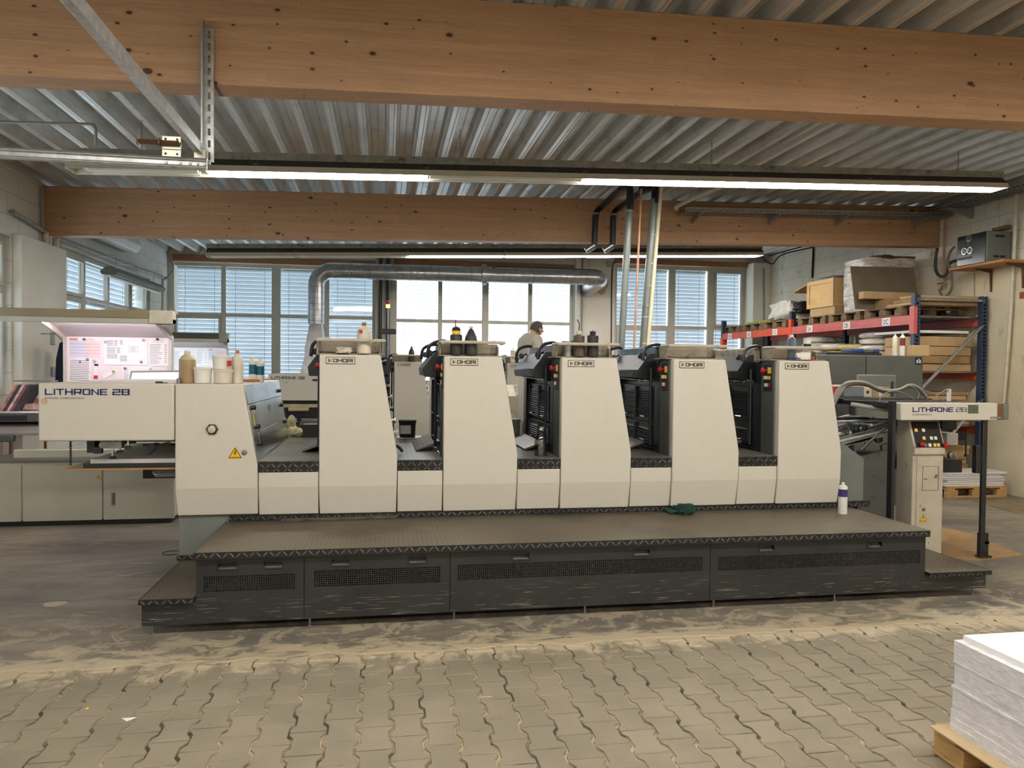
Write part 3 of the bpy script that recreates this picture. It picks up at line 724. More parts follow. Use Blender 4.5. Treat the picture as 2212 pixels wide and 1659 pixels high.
def make_unit(x0, y, label, group, low=True, inkcol=BLACKM, tray=True):
    t = thing('printing_unit', (x0, y, 0), label, 'printing unit', group)
    mb = MB(); slanted_cover(mb, x0, y, .06, [(.537, .004, .549, .035), (.742, 0, .553, 0), (.955, 0, .556, 0), (.99, 0, .552, 0), (1.69, 0, .430, 0)])
    cv = mb.build('tower_cover', CREAM, t, bevel=.009, seg=3, ang=6)
    nameplate(cv, x0+.045, 1.622, y)
    mb = MB().box(x0+.004, x0+.02, y+.06, y+.085, .56, 1.685); mb.build('corner_strip', LGREY, t, bevel=.003)
    cp = MB().box(x0, x0+.02, y+.087, y+.275, .90, 1.685).build('control_panel', DGREY, t, bevel=.003)
    # buttons on the -X face
    px = x0-.001
    MB().box(px-.002, px+.002, y+.115, y+.25, 1.44, 1.66).build('button_plate', BLACKM, cp, bevel=.002)
    MB().box(px-.006, px, y+.125, y+.175, 1.585, 1.635).build('yellow_backing', YBTN, cp)
    MB().lathe([(.012, 0), (.012, -.02), (.02, -.022), (.021, -.035), (.016, -.042)], (px-.004, y+.20, 1.61), 14, ax='x').build('stop_button', RED, cp)
    for k, (yy, zz, mt) in enumerate(((.145, 1.55, YBTN), (.175, 1.55, YBTN), (.205, 1.55, WBTN), (.23, 1.55, YBTN), (.15, 1.49, RED), (.185, 1.49, WBTN), (.215, 1.49, WBTN))):
        MB().box(px-.008, px, y+yy-.009, y+yy+.009, zz-.014, zz+.014).build('push_button', mt, cp, bevel=.002)
    # side frame slab following the cover outline
    mb = MB(); slanted_cover(mb, x0, y+.28, .10, [(.0, .0, .54, 0), (.95, .0, .535, 0), (1.67, .0, .41, 0)]); mb.build('side_frame', MACH, t, bevel=.004)
    mb = MB(); slanted_cover(mb, x0, y+.087, .19, [(.54, .03, .52, 0), (.95, .03, .52, 0), (1.66, .03, .39, 0)]); mb.build('inner_housing', DGREY, t)
    # body between the frames
    mb = MB().box(x0+.06, x0+.50, y+.38, y+1.42, .30, 1.50); mb.box(x0+.02, x0+.50, y+.38, y+.46, .5, 1.68)
    mb.build('unit_body', MACH, t)
    mb = MB(); slanted_cover(mb, x0, y+1.42, .12, [(.20, .0, .54, 0), (.95, .0, .535, 0), (1.69, .0, .43, 0)]); mb.build('rear_side_frame', MACH, t, bevel=.004)
    mb = MB(); slanted_cover(mb, x0, y+1.54, .32, [(.0, .0, .55, 0), (.95, .0, .555, 0), (1.69, .0, .43, 0)]); mb.build('rear_cover', CREAM, t, bevel=.009)
    # louvred guards (facing -X)
    for z0, z1 in ((1.17, 1.47), (.97, 1.15)):
        g = MB().box(x0+.03, x0+.045, y+.50, y+1.36, z0, z1); go = g.build('louvre_guard', MACH, t, bevel=.003)
        l = MB(); n = int((z1-z0-.05)/.0195)
        for j in range(2):
            ya, yb = (y+.53, y+.91) if j == 0 else (y+.95, y+1.33)
            for i in range(n):
                z = z0+.025+i*.0195
                l.prism([(x0+.03, z), (x0+.014, z+.002), (x0+.03, z+.012)], 'y', ya, yb)
            l.box(x0+.012, x0+.03, ya-.012, ya, z0+.01, z1-.01); l.box(x0+.012, x0+.03, yb, yb+.012, z0+.01, z1-.01)
        l.build('louvres', pm('louvre_dark_metal', S(70, 74, 84), .35, metal=.4, var=.2), go)
        for yy in (.66, 1.12):
            h = MB().tube([(x0+.03, y+yy-.05, z0+.035), (x0-.01, y+yy-.05, z0+.035), (x0-.01, y+yy+.05, z0+.035), (x0+.03, y+yy+.05, z0+.035)], .006, 6); h.build('pull_handle', CHROME, go)
    g = MB().box(x0+.02, x0+.05, y+.48, y+1.38, .80, .95).build('lower_guard', MACH, t, bevel=.003)
    for yy in (.7, 1.15): MB().tube([(x0+.02, y+yy-.06, .90), (x0-.02, y+yy-.06, .90), (x0-.02, y+yy+.06, .90), (x0+.02, y+yy+.06, .90)], .006, 6).build('pull_handle', CHROME, g)
    # chrome cross rod
    r = MB().tube([(x0-.035, y+.42, 1.515), (x0-.035, y+1.40, 1.53)], .009, 8); r.lathe([(.016, -.03), (.016, .03)], (x0-.035, y+.66, 1.519), 10, ax='y'); r.lathe([(.014, -.02), (.014, .02)], (x0-.035, y+.52, 1.517), 10, ax='y'); r.build('cross_rod', CHROME, t)
    # glossy sloping hood
    hd = MB().prism([(x0+.06, 1.53), (x0-.115, 1.535), (x0-.125, 1.60), (x0-.02, 1.735), (x0+.06, 1.735)], 'y', y+.47, y+1.40); ho = hd.build('hood', HOODM, t, bevel=.006)
    MB().prism([(x0+.05, 1.525), (x0-.118, 1.53), (x0-.129, 1.60), (x0-.024, 1.742), (x0+.05, 1.742)], 'y', y+.462, y+.472).build('hood_end', MACH, ho, bevel=.003)
    for yy in (.56, 1.30):
        k = MB().lathe([(.012, 0), (.024, -.005), (.026, -.03), (.02, -.036)], (x0-.075, y+yy, 1.72), 12, ax='y'); k.tube([(x0-.075, y+yy, 1.72), (x0-.02, y+yy, 1.74)], .009, 6); k.build('latch_knob', MACH, ho)
    textobj('hood_marking', 'PQC', .05, (x0-.1275, y+.70, 1.548), GREYL, ho, rot=(PI/2, 0, -PI/2), sx=1.2)
    # ink fountain on top
    mb = MB(); mb.prism([(x0+.02, 1.70), (x0+.03, 1.80), (x0+.26, 1.82), (x0+.42, 1.78), (x0+.44, 1.60), (x0+.06, 1.56)], 'y', y+.46, y+1.42)
    mb.build('ink_fountain', inkcol, t, bevel=.006)
    # bent pipe grab loops
    for yy in (.42, 1.43):
        pts = smoothpath([(x0-.10, y+yy, 1.68), (x0-.085, y+yy, 1.77), (x0-.02, y+yy, 1.81), (x0+.06, y+yy, 1.80), (x0+.07, y+yy, 1.66)], 5); MB().tube(pts, .014, 8).build('grab_loop', MACH, t)
    pts = [(x0-.035, y+.40, 1.62), (x0-.035, y+.40, .98)]; MB().tube(pts, .012, 8).build('upright_rod', MACH, t)
    # levers on the +X side
    mb = MB(); random.seed(int(abs(x0*100)))
    for i in range(7):
        z = 1.08+.09*i; xr = x0+.545-(z-.95)*.17; mb = MB()
        mb.box(xr-.05, xr+.0, y+.30, y+.36, z, z+.05, random.choice((0, 0, 1))); mb.lathe([(.012, 0), (.012, .025), (.02, .027), (.02, .04)], (xr, y+.34, z+.02), 8, m=random.choice((0, 1, 2)), ax='x')
        mb.build('lever', [MACH, WHITEP, CHROME], t)
    mb = MB().tube(smoothpath([(x0+.50, y+.33, 1.0), (x0+.56, y+.36, .99), (x0+.60, y+.35, .95)], 4), .012, 8); mb.build('swing_handle', BLACKM, t)
    if tray:
        mb = MB(); mb.box(x0-.03, x0+.46, y+.09, y+.36, 1.690, 1.70)
        mb.box(x0-.03, x0+.43, y+.22, y+.234, 1.70, 1.788); mb.box(x0-.03, x0-.018, y+.09, y+.234, 1.70, 1.788); mb.box(x0+.418, x0+.43, y+.16, y+.234, 1.70, 1.77)
        tr = mb.build('top_tray', OILY, t, bevel=.003)
        path = smoothpath([(x0-.02, y+.22, 1.795), (x0-.02, y+.06, 1.795), (x0+.01, y+.035, 1.795), (x0+.2, y+.03, 1.795), (x0+.42, y+.035, 1.795), (x0+.455, y+.06, 1.795), (x0+.45, y+.20, 1.795)], 4)
        MB().tube(path, .0125, 10).build('guard_rail', CREAM2, tr)
    if low:
        gap(t, x0+.558, x0+UP-.004, y)
    return t
def gap(t, xa, xb, y):
    mb = MB(); slanted_cover(mb, xa, y, .075, [(.540, 0, xb-xa, .043), (.742, 0, xb-xa, .008), (.848, 0, xb-xa, .008)]); mb.build('lower_cover', CREAM, t, bevel=.006, ang=6)
    MB().box(xa, xb, y+.0, y+.012, .852, .926).build('deck_edge', TREAD_EDGE, t, bevel=.003)
    MB().box(xa, xb, y+.002, y+1.85, .916, .928).build('tread_deck', TREAD_DECK, t)
    # tilted tread plate against the next unit
    mb = MB(); mb.hexa([(xb-.17, y+.55, .93), (xb-.02, y+.55, .985), (xb-.02, y+1.35, .985), (xb-.17, y+1.35, .93)], [(xb-.175, y+.55, .942), (xb-.025, y+.55, .997), (xb-.025, y+1.35, .997), (xb-.175, y+1.35, .942)])
    mb.build('tilted_tread', TREAD_DECK, t)
    MB().box(xa, xb, y+.08, y+.9, .0, .85).build('base_frame', MACH, t)
GP = 'printing units of the cream press in front'
INK = [BLACKM, pm('magenta_stained_metal', S(92, 48, 54), .4, metal=.2, var=.4, scale=9), BLACKM, pm('cyan_stained_metal', S(52, 74, 78), .4, metal=.2, var=.5, scale=9), OILY]
UL = ['first tower of the cream press, next to the delivery end, beige canister on its tray', 'second tower of the cream press, black ink bottles on its tray', 'third tower of the cream press, right before the man, two dark jars on its tray',
      'fourth tower of the cream press, with empty rail tray on top', 'last tower of the cream press, beside the sheet feeder, cans on its tray']
U0 = -.467
inks = [BLACKM, MACH, INK[1], INK[3], INK[4]]
units = []
base = make_unit(U0, 5.4, UL[0], GP)
units.append(base)
for i in range(1, 5):
    u = dup(base, (U0+UP*i, 5.4, 0), UL[i], GP, skip=(('lower_cover', 'deck_edge', 'tread_deck', 'tilted_tread', 'base_frame') if i == 4 else ()))
    units.append(u)
    for k in kids(u):
        if k.name.startswith('ink_fountain'):
            k.data = k.data.copy(); k.data.materials[0] = inks[i]
# ================================================================== DELIVERY END
dl = thing('delivery_unit', (-1.4, 5.4, 0), 'cream delivery end of the press with overhanging hood reading LITHRONE 28', 'press delivery')
mb = MB(); slanted_cover(mb, 0, 5.4, 1.75, [(.545, -1.430, -.890, .04), (.742, -1.436, -.886, 0), (.90, -1.436, -.888, 0), (1.472, -1.436, -.985, 0)]); hs = mb.build('housing', CREAM, dl, bevel=.010, seg=3, ang=6)
# glossy side sheets
sh = MB(); a = [(-.978, 5.405, 1.470), (-.884, 5.405, .93), (-.884, 7.14, .93), (-.978, 7.14, 1.470)]
def onside(y, z, o=.006): 
    t_ = (1.472-z)/(1.472-.90); return (-.985+t_*(.097)+o, y, z)
def quadside(m_, y0, y1, z0, z1, o0=0, o1=.006):
    A = [onside(y0, z0, o0), onside(y1, z0, o0), onside(y1, z1, o0), onside(y0, z1, o0)]; B = [onside(y0, z0, o1), onside(y1, z0, o1), onside(y1, z1, o1), onside(y0, z1, o1)]
    m_.add(A+B, [(0, 1, 2, 3), (4, 7, 6, 5), (0, 4, 5, 1), (1, 5, 6, 2), (2, 6, 7, 3), (3, 7, 4, 0)])
GLO = pm('brushed_steel_guard', S(168, 170, 170), .2, metal=.85, var=.2, scale=3, stretch=(1, 1, .4), stain=(S(90, 88, 84), 8, .58, .75))
for (y0, y1, z0, z1) in ((5.42, 7.1, 1.33, 1.46), (5.62, 7.1, 1.125, 1.325), (5.62, 7.1, .94, 1.12), (5.42, 5.61, .94, 1.325)):
    m_ = MB(); quadside(m_, y0, y1, z0, z1); m_.build('side_guard', GLO, dl, bevel=.002)
for y_, z_ in ((5.56, 1.30), (5.60, 1.16), (5.56, 1.04), (6.95, 1.38), (6.95, 1.25), (6.98, 1.10)):
    p = onside(y_, z_, .006); MB().lathe([(.018, 0), (.018, .02), (.01, .025)], p, 10, ax='x').build('side_knob', BLACKM, dl)
p = onside(6.3, 1.25, .0065); m_ = MB(); quadside(m_, 6.25, 6.33, 1.235, 1.285, .0062, .008); m_.build('slot_cover', BLACKM, dl)
p = MB(); quadside(p, 5.5, 5.56, 1.17, 1.28, .0062, .009); p.build('yellow_label', pm('faded_yellow_label', S(200, 190, 120), .6), dl)
# inspection knob, sign and lock on the front
kx, kz = PY(459, 927, 5.4)
m_ = MB().lathe([(.036, 0), (.040, -.006), (.040, -.018), (.030, -.024)], (kx, 5.4, kz), 6, m=0, ax='y'); m_.lathe([(.026, -.02), (.026, -.030), (.018, -.034)], (kx, 5.4, kz), 20, m=1, ax='y'); m_.build('hexagon_knob', [BLACKM, pm('cloudy_lens', S(190, 190, 160), .2, var=.2)], dl)
def warnsign(parent, cx, cz, y, s):
    h = s*.87
    m_ = MB(); m_.prism([(cx-s/2, cz-h/2), (cx+s/2, cz-h/2), (cx, cz+h/2)], 'y', y-.002, y, 0)
    m_.prism([(cx-s*.44, cz-h*.44), (cx+s*.44, cz-h*.44), (cx, cz+h*.40)], 'y', y-.0028, y-.002, 1)
    m_.prism([(cx-s*.37, cz-h*.39), (cx+s*.37, cz-h*.39), (cx, cz+h*.29)], 'y', y-.0034, y-.0028, 0)
    m_.prism([(cx+s*.03, cz+h*.2), (cx-s*.09, cz-h*.12), (cx-s*.0, cz-h*.09), (cx-s*.05, cz-h*.32), (cx+s*.1, cz-h*.0), (cx+s*.01, cz-h*.02), (cx+s*.09, cz+h*.16)], 'y', y-.004, y-.0034, 1)
    return m_.build('warning_sign', [YELL, BLACKL], parent)
sx_, sz_ = PY(508, 977, 5.4); warnsign(dl, sx_, sz_, 5.398, .10)
lx, lz = PY(528, 977, 5.4); MB().lathe([(.020, 0), (.020, -.006), (.012, -.008)], (lx, 5.4, lz), 16, ax='y').build('key_lock', STEEL, dl)
# hood
mb = MB().box(-2.302, -1.442, 5.4, 7.15, 1.078, 1.472); hh = mb.build('delivery_hood', CREAM, dl, bevel=.012, seg=3)
x0_, z0_ = PY(97, 854, 5.4); x1_, z1_ = PY(280, 837, 5.4)
l = MB(); letters(l, 'LITHRONE', x0_, PY(97, 853, 5.4)[1], .042, (PY(232, 850, 5.4)[0]-x0_), 5.399, sw=.26); xx = PY(243, 850, 5.4)[0]; letters(l, '28', xx, PY(97, 853, 5.4)[1], .042, x1_-xx, 5.399, sw=.26); l.build('blue_lettering', BLUE, hh)
textobj('small_lettering', 'KOMORI  CORPORATION', .019, (x0_, 5.3985, PY(97, 862, 5.4)[1]), GREYL, hh, sx=1.1)
MB().lathe([(.022, 0), (.022, -.001)], (PY(96, 867, 5.4)[0], 5.399, PY(96, 867, 5.4)[1]), 16, ax='y').build('round_sticker', pm('faded_orange_sticker', S(196, 168, 148), .6), hh)
# mechanics under the hood
mb = MB()
mb.box(-2.05, -1.45, 5.55, 5.62, 1.045, 1.075, 0); mb.box(-1.72, -1.45, 5.5, 5.53, 1.05, 1.065, 2)
mb.box(-2.03, -1.98, 5.48, 5.56, .99, 1.075, 0); mb.box(-1.98, -1.93, 5.46, 5.5, .985, 1.03, 0)
mb.box(-1.94, -1.80, 5.46, 5.53, 1.02, 1.07, 1)
for x, h in ((-1.86, .12), (-1.76, .05), (-1.815, .08)): mb.tube([(x, 5.47, 1.075), (x, 5.47, 1.075-h)], .009, 8, m=2); mb.lathe([(.022, 0), (.022, .01), (.012, .02)], (x, 5.47, 1.068-h), 10, m=0)
mb.lathe([(.026, 0), (.026, -.03)], (-1.60, 5.45, 1.03), 6, m=0, ax='y'); mb.tube([(-1.60, 5.47, 1.03), (-1.50, 5.47, 1.055)], .008, 6, m=0)
mb.tube([(-1.62, 5.47, .98), (-1.55, 5.47, 1.04)], .008, 6, m=0); mb.lathe([(.018, 0), (.018, .012)], (-1.63, 5.47, .972), 10, m=0)
mb.box(-2.1, -1.45, 6.9, 7.0, .6, 1.07, 0)
mb.build('gripper_mechanism', [MACH, STEEL, CHROME], dl, bevel=.002)
mb = MB(); zt, zb = 1.08, .905; n = 11
for i in range(n):
    z = zb+(zt-zb)*i/n; mb.lathe([(.005, 0), (.008, .004), (.008, .010), (.005, .015)], (-2.132, 5.48, z), 8)
mb.build('lift_chain', MACH, dl)
MB().box(-2.16, -1.445, 5.45, 7.1, .872, .884).build('pile_board', CARDE, dl)
MB().box(-2.05, -1.445, 5.47, 5.49, .884, .915).build('pile_bar', BLACKM, dl, bevel=.003)
mb = MB().box(-2.05, -1.46, 5.6, 6.9, .884, .93); mb.build('delivery_pile', PAPERM, dl)
for xq in (-1.93, -1.72, -1.50): MB().box(xq-.05, xq+.05, 6.5, 6.62, .931, 1.03).build('wood_block', PALD, dl, bevel=.004)
MB().box(-1.60, -1.44, 5.5, 5.6, .81, .868).build('pile_bracket', DGREY, dl, bevel=.006)
MB().tube(arc((-1.585, 5.5, .85), .022, PI*.9, PI*2.1, 10), .004, 6).build('hook', STEEL, dl)
bx0, bz0 = PY(382, 1122, 5.42)
MB().box(-1.428, -.89, 5.47, 7.2, .0, .54).build('base_plate', MGREY, dl, bevel=.004)
gap(dl, -.882, U0-.004, 5.4)
MB().box(-.80, -.50, 7.2, 7.26, .93, 1.05).build('rear_guard', BLACKM, dl)
# ================================================================== SHEET FEEDER
fd = thing('sheet_feeder', (4.6, 5.7, 0), 'sheet feeder with grey panels, roller board and beam reading LITHRONE 28', 'sheet feeder')
bx = (4.256, 5.298); bz = (1.203, 1.350)
fb = MB().box(bx[0], bx[1]-.115, 5.50, 5.60, *bz).build('top_beam', CREAM, fd, bevel=.008)
MB().box(bx[1]-.113, bx[1]-.055, 5.502, 5.60, bz[0]+.002, bz[1]-.002).build('worn_beam_end', pm('brown_tape', S(120, 84, 50), .6, var=.15), fb, bevel=.004)
MB().box(bx[1]-.053, bx[1], 5.502, 5.60, bz[0]+.004, bz[1]-.004).build('beam_cap', MGREY, fb, bevel=.012)
xa, za = PY(1971, 890, 5.5); xb, _ = PY(2058, 880, 5.5)
l = MB(); letters(l, 'LITHRONE', xa, za, .040, PY(2059, 880, 5.5)[0]-xa, 5.499, sw=.26); l.build('blue_lettering', BLUE, fb)
l = MB(); xq = PY(2065, 880, 5.5)[0]; letters(l, '28', xq, za, .040, PY(2088, 880, 5.5)[0]-xq, 5.499, sw=.26); l.build('faded_lettering', pm('faded_lettering', S(140, 148, 160), .5), fb)
textobj('small_lettering', 'KOMORI CORPORATION', .016, (xa, 5.4985, PY(1971, 897, 5.5)[1]), GREYL, fb, sx=1.0)
q = PY(2102, 884, 5.5); MB().box(q[0]-.05, q[0]+.05, 5.498, 5.5, q[1]-.037, q[1]+.037).build('worn_sticker', pm('worn_olive_sticker', S(92, 96, 70), .6, var=.4, scale=60), fb)
q = PY(2150, 902, 5.5); MB().box(q[0]-.05, q[0]+.055, 5.498, 5.5, q[1]-.01, q[1]+.008).build('paper_scrap', pm('scratched_grey', S(140, 138, 128), .6, var=.4, scale=80), fb)
# console
cx0, cx1 = 4.452, 4.748
m_ = MB(); prof = [(5.60, 0), (5.60, .895), (5.575, .905), (5.575, .95), (5.66, 1.19), (5.80, 1.19), (5.80, 0)]
m_.prism(prof, 'x', cx0, cx1); con = m_.build('console_body', CREAM2, fd, bevel=.006)
def slope(u, v, o=0.0):   # u 0..1 left to right, v 0..1 bottom to top on the slanted face
    n = Vector((0, -.943, .334)); p = Vector((cx0+(cx1-cx0)*u, 5.575+.085*v, .95+.24*v)); return p+n*o
def splate(m_, u0, u1, v0, v1, o0, o1, m=0):
    A = [slope(u0, v0, o0), slope(u1, v0, o0), slope(u1, v1, o0), slope(u0, v1, o0)]; B = [slope(u0, v0, o1), slope(u1, v0, o1), slope(u1, v1, o1), slope(u0, v1, o1)]
    m_.add(A+B, [(0, 1, 2, 3), (4, 7, 6, 5), (0, 4, 5, 1), (1, 5, 6, 2), (2, 6, 7, 3), (3, 7, 4, 0)], m)
m_ = MB(); splate(m_, .06, .95, .06, .96, 0, .004); kp = m_.build('key_panel', pm('black_key_panel', S(22, 22, 24), .35, var=.1), con)
for u, v, mt in ((.16, .66, 0), (.40, .66, 1), (.36, .38, 0), (.60, .38, 1), (.74, .38, 1), (.36, .14, 2), (.50, .14, 1), (.66, .14, 0), (.78, .14, 0)): m_ = MB(); splate(m_, u-.045, u+.045, v-.055, v+.055, .004, .009, mt); m_.build('key_button', [YBTN, WBTN, GREYL, RED], kp)
for u in (.24, .34): m_ = MB(); splate(m_, u-.015, u+.015, .84, .88, .004, .006, 3); m_.build('indicator_light', [YBTN, WBTN, GREYL, RED], kp)
for u, v in ((.22, .16), (.98, .12)):
    p = slope(u, v, .02); MB().ball(p, .022, n=12).build('emergency_stop', RED, con)
MB().box(cx0+.04, cx1-.005, 5.592, 5.60, .015, .885).build('console_door', CREAM2, con, bevel=.003)
m_ = MB(); q0 = PY(1992, 1060, 5.59); q1 = PY(2028, 1007, 5.59)
for a, b, c_, d in ((q0[0], q1[0], q0[1], q0[1]+.003), (q0[0], q1[0], q1[1]-.003, q1[1]), (q0[0], q0[0]+.003, q0[1], q1[1]), (q1[0]-.004, q1[0], q0[1], q1[1])): m_.box(a, b, 5.589, 5.593, c_, d)
m_.box(q0[0]+.015, q0[0]+.045, 5.588, 5.593, (q0[1]+q1[1])/2-.01, (q0[1]+q1[1])/2, 0); m_.build('hatch_outline', GREYL, con)
q = PY(1995, 1100, 5.59); MB().lathe([(.016, 0), (.016, -.006), (.010, -.009)], (q[0], 5.592, q[1]), 16, ax='y').build('key_lock', STEEL, con)
q = PY(1994, 1118, 5.59); warnsign(con, q[0], q[1], 5.591, .078)
# posts
MB().box(4.225, 4.255, 5.56, 5.62, 0, 1.36).build('black_post', BLACKM, fd)
m_ = MB().box(5.080, 5.126, 5.54, 5.565, .06, 1.205); m_.build('outer_post', BLACKM, fd, bevel=.003)
m_ = MB().box(5.09, 5.17, 5.55, 5.59, .0, .22); m_.box(5.08, 5.2, 5.54, 5.6, 0, .02); m_.box(5.13, 5.18, 5.55, 5.58, .12, .15); m_.build('post_foot', BLACKM, fd, bevel=.003)
q = PY(2110, 985, 5.6); MB().box(5.03, 5.11, 5.55, 5.6, .74, .98).build('post_guide', BLACKM, fd, bevel=.005)
# grey guard panels
m_ = MB().prism([(3.80, .46), (4.035, .46), (4.035, .865), (3.80, 1.02)], 'y', 5.66, 5.70); m_.build('guard_panel', MGREY, fd, bevel=.004)
m_ = MB().prism([(4.04, .10), (4.32, .10), (4.32, .93), (4.04, .87)], 'y', 5.74, 5.78); m_.build('guard_panel', DGREY, fd, bevel=.004)
m_ = MB().prism([(4.33, .05), (4.44, .05), (4.44, .99), (4.33, .96)], 'y', 5.82, 5.86); m_.build('guard_panel', DGREY, fd, bevel=.004)
MB().box(3.66, 4.3, 5.9, 7.0, .1, .85).build('feeder_base', MACH, fd)
# inclined feed board with tapes and rollers
m_ = MB(); 
m_.hexa([(3.66, 5.85, 1.02), (4.62, 5.85, 1.12), (4.62, 7.0, 1.12), (3.66, 7.0, 1.02)], [(3.66, 5.85, 1.04), (4.62, 5.85, 1.14), (4.62, 7.0, 1.14), (3.66, 7.0, 1.04)]) if False else None
def fbz(x): return .93+(x-3.66)*.21
m_.hexa([(3.66, 5.8, fbz(3.66)-.03), (4.75, 5.8, fbz(4.75)-.03), (4.75, 7.0, fbz(4.75)-.03), (3.66, 7.0, fbz(3.66)-.03)], [(3.66, 5.8, fbz(3.66)), (4.75, 5.8, fbz(4.75)), (4.75, 7.0, fbz(4.75)), (3.66, 7.0, fbz(3.66))])
fbd = m_.build('feed_board', STEEL, fd)
for i, yy in enumerate((5.86, 6.0, 6.16, 6.3, 6.5, 6.7, 6.9)):
    mm = MB(); mm.hexa([(3.66, yy, fbz(3.66)+.001), (4.75, yy, fbz(4.75)+.001), (4.75, yy+.05, fbz(4.75)+.001), (3.66, yy+.05, fbz(3.66)+.001)], [(3.66, yy, fbz(3.66)+.004), (4.75, yy, fbz(4.75)+.004), (4.75, yy+.05, fbz(4.75)+.004), (3.66, yy+.05, fbz(3.66)+.004)])
    mm.build('feed_tape', pm('feed_tape_green', S(96, 110, 100), .6) if i % 2 else WHITEP, fbd)
m_ = MB()
for x, z in ((3.80, .09), (4.0, .075), (4.2, .10)): m_.tube([(x, 5.8, fbz(x)+z), (x, 7.0, fbz(x)+z)], .012, 8)
for z, y0_, xx in ((1.15, 5.95, 3.66), (1.12, 6.3, 3.66)): m_.tube([(3.66, y0_, z), (4.6, y0_, z+.03)], .013, 8)
m_.build('cross_bars', CHROME, fd)
random.seed(5)
for i in range(14):
    x = 3.72+random.random()*.6; yy = 5.86+random.random()*1.0; z = fbz(x)+.045
    mm = MB().lathe([(.02, -.012), (.026, -.008), (.026, .008), (.02, .012)], (x, yy, z), 12, ax='y'); mm.tube([(x, yy, z), (x+.03, yy, z+.05), (x+.08, yy, z+.05)], .006, 6); mm.lathe([(.012, 0), (.012, .03)], (x+.03, yy, z+.05), 8); mm.build('hold_down_wheel', MACH, fd)
p = PY(1895, 948, 5.85); MB().lathe([(.035, 0), (.035, -.03), (.02, -.035)], (p[0], 5.85, p[1]), 16, ax='y').build('hand_wheel', BLACKM, fd)
m_ = MB(); m_.hexa([(3.72, 5.80, .90), (4.25, 5.80, 1.03), (4.25, 5.83, 1.03), (3.72, 5.83, .90)], [(3.72, 5.80, .915), (4.25, 5.80, 1.05), (4.25, 5.83, 1.05), (3.72, 5.83, .915)]); m_.build('light_edge_strip', WHITEP, fd)
m_ = MB().tube([(4.05, 5.72, .93), (4.20, 5.70, 1.08), (4.26, 5.70, 1.12)], .012, 8); m_.build('prop_arm', BLACKM, fd)
m_ = MB(); m_.box(3.68, 5.25, 6.35, 6.42, 1.30, 1.355); m_.box(3.68, 4.4, 6.1, 6.16, 1.14, 1.19); m_.build('upper_rail', MACH, fd, bevel=.003)
p0 = PY(1838, 873, 6.0); p1 = PY(1945, 890, 5.8); MB().tube([(p0[0], 6.0, p0[1]), (p1[0], 5.8, p1[1])], .02, 10).build('grey_tube', LGREY, fd)
m_ = MB().box(4.28, 5.2, 5.62, 6.6, 1.30, 1.345); m_.box(4.9, 5.05, 5.8, 6.2, 1.10, 1.30); m_.build('suction_head', MACH, fd, bevel=.004)
# feeder pile of sheets, board, chain
m_ = MB().box(4.62, 5.07, 5.75, 6.6, .72, .83); m_.build('lower_crossbar', BLACKM, fd, bevel=.004)
p = PY(2053, 983, 5.75); MB().lathe([(.034, 0), (.034, -.03), (.026, -.034)], (p[0], 5.75, p[1]), 18, ax='y').build('round_knob', STEEL, fd)
m_ = MB()
for i in range(14):
    z = .86+.018*i; m_.lathe([(.005, 0), (.009, .004), (.009, .012), (.005, .016)], (5.10, 5.75, z), 8)
m_.build('lift_chain', MACH, fd)
# cables looping over the feed board
CABM = pm('grey_cable', S(148, 144, 134), .5, var=.1)
def cable(name, px, y, r, mat, parent=None):
    return MB().tube(smoothpath([at(a, b, y+(c_ if len(q) > 2 else 0)) for q in px for a, b, c_ in [(q+(0,))[:3]]], 5), r, 8).build(name, mat, parent)
for k, (dy, dx) in enumerate(((0, 0), (4, 2), (8, -2), (12, 3), (-3, 6))):
    cable('hose', [(1800+dx, 862+dy), (1812+dx, 838+dy), (1835, 826+dy*.6), (1870, 827+dy*.5), (1905, 842+dy*.4), (1940, 842+dy*.3), (1965, 832+dy*.4), (1985, 838+dy*.6), (2003, 858+dy*.4)], 5.95+.04*k, .009 if k != 1 else .016, CABM, fd)
for px in ([(1897, 873), (1905, 855), (1925, 845), (1950, 848), (1975, 862)], [(1960, 832), (1975, 838), (1985, 850), (1982, 862)], [(2020, 858), (2045, 842), (2052, 862), (2040, 872)], [(1992, 842), (2020, 852), (2040, 868)]):
    cable('hose', px, 5.9, .004, CABM, fd)
p = PY(2050, 845, 5.9); MB().box(p[0]-.006, p[0]+.006, 5.88, 5.92, 1.35, p[1]+.02).build('white_stud', WHITEP, fd)
# ================================================================== SECOND PRESS (behind)
Y2 = 11.5
xk = PY(852, 779, Y2)[0]
G2 = 'printing units of the second press behind'
units2 = []
for i, lb in enumerate(('rear press tower seen between first and second front towers, above the black bucket', 'rear press tower hidden behind the second front tower', 'rear press tower beside the man, small bottles on its tray', 'rear press tower behind the third front tower', 'rear press tower farthest along, behind the fourth front tower')):
    if i in (1, 3, 4): continue
    u = dup(base, (xk+UP*i, Y2, 0), lb, G2)
    units2.append(u)
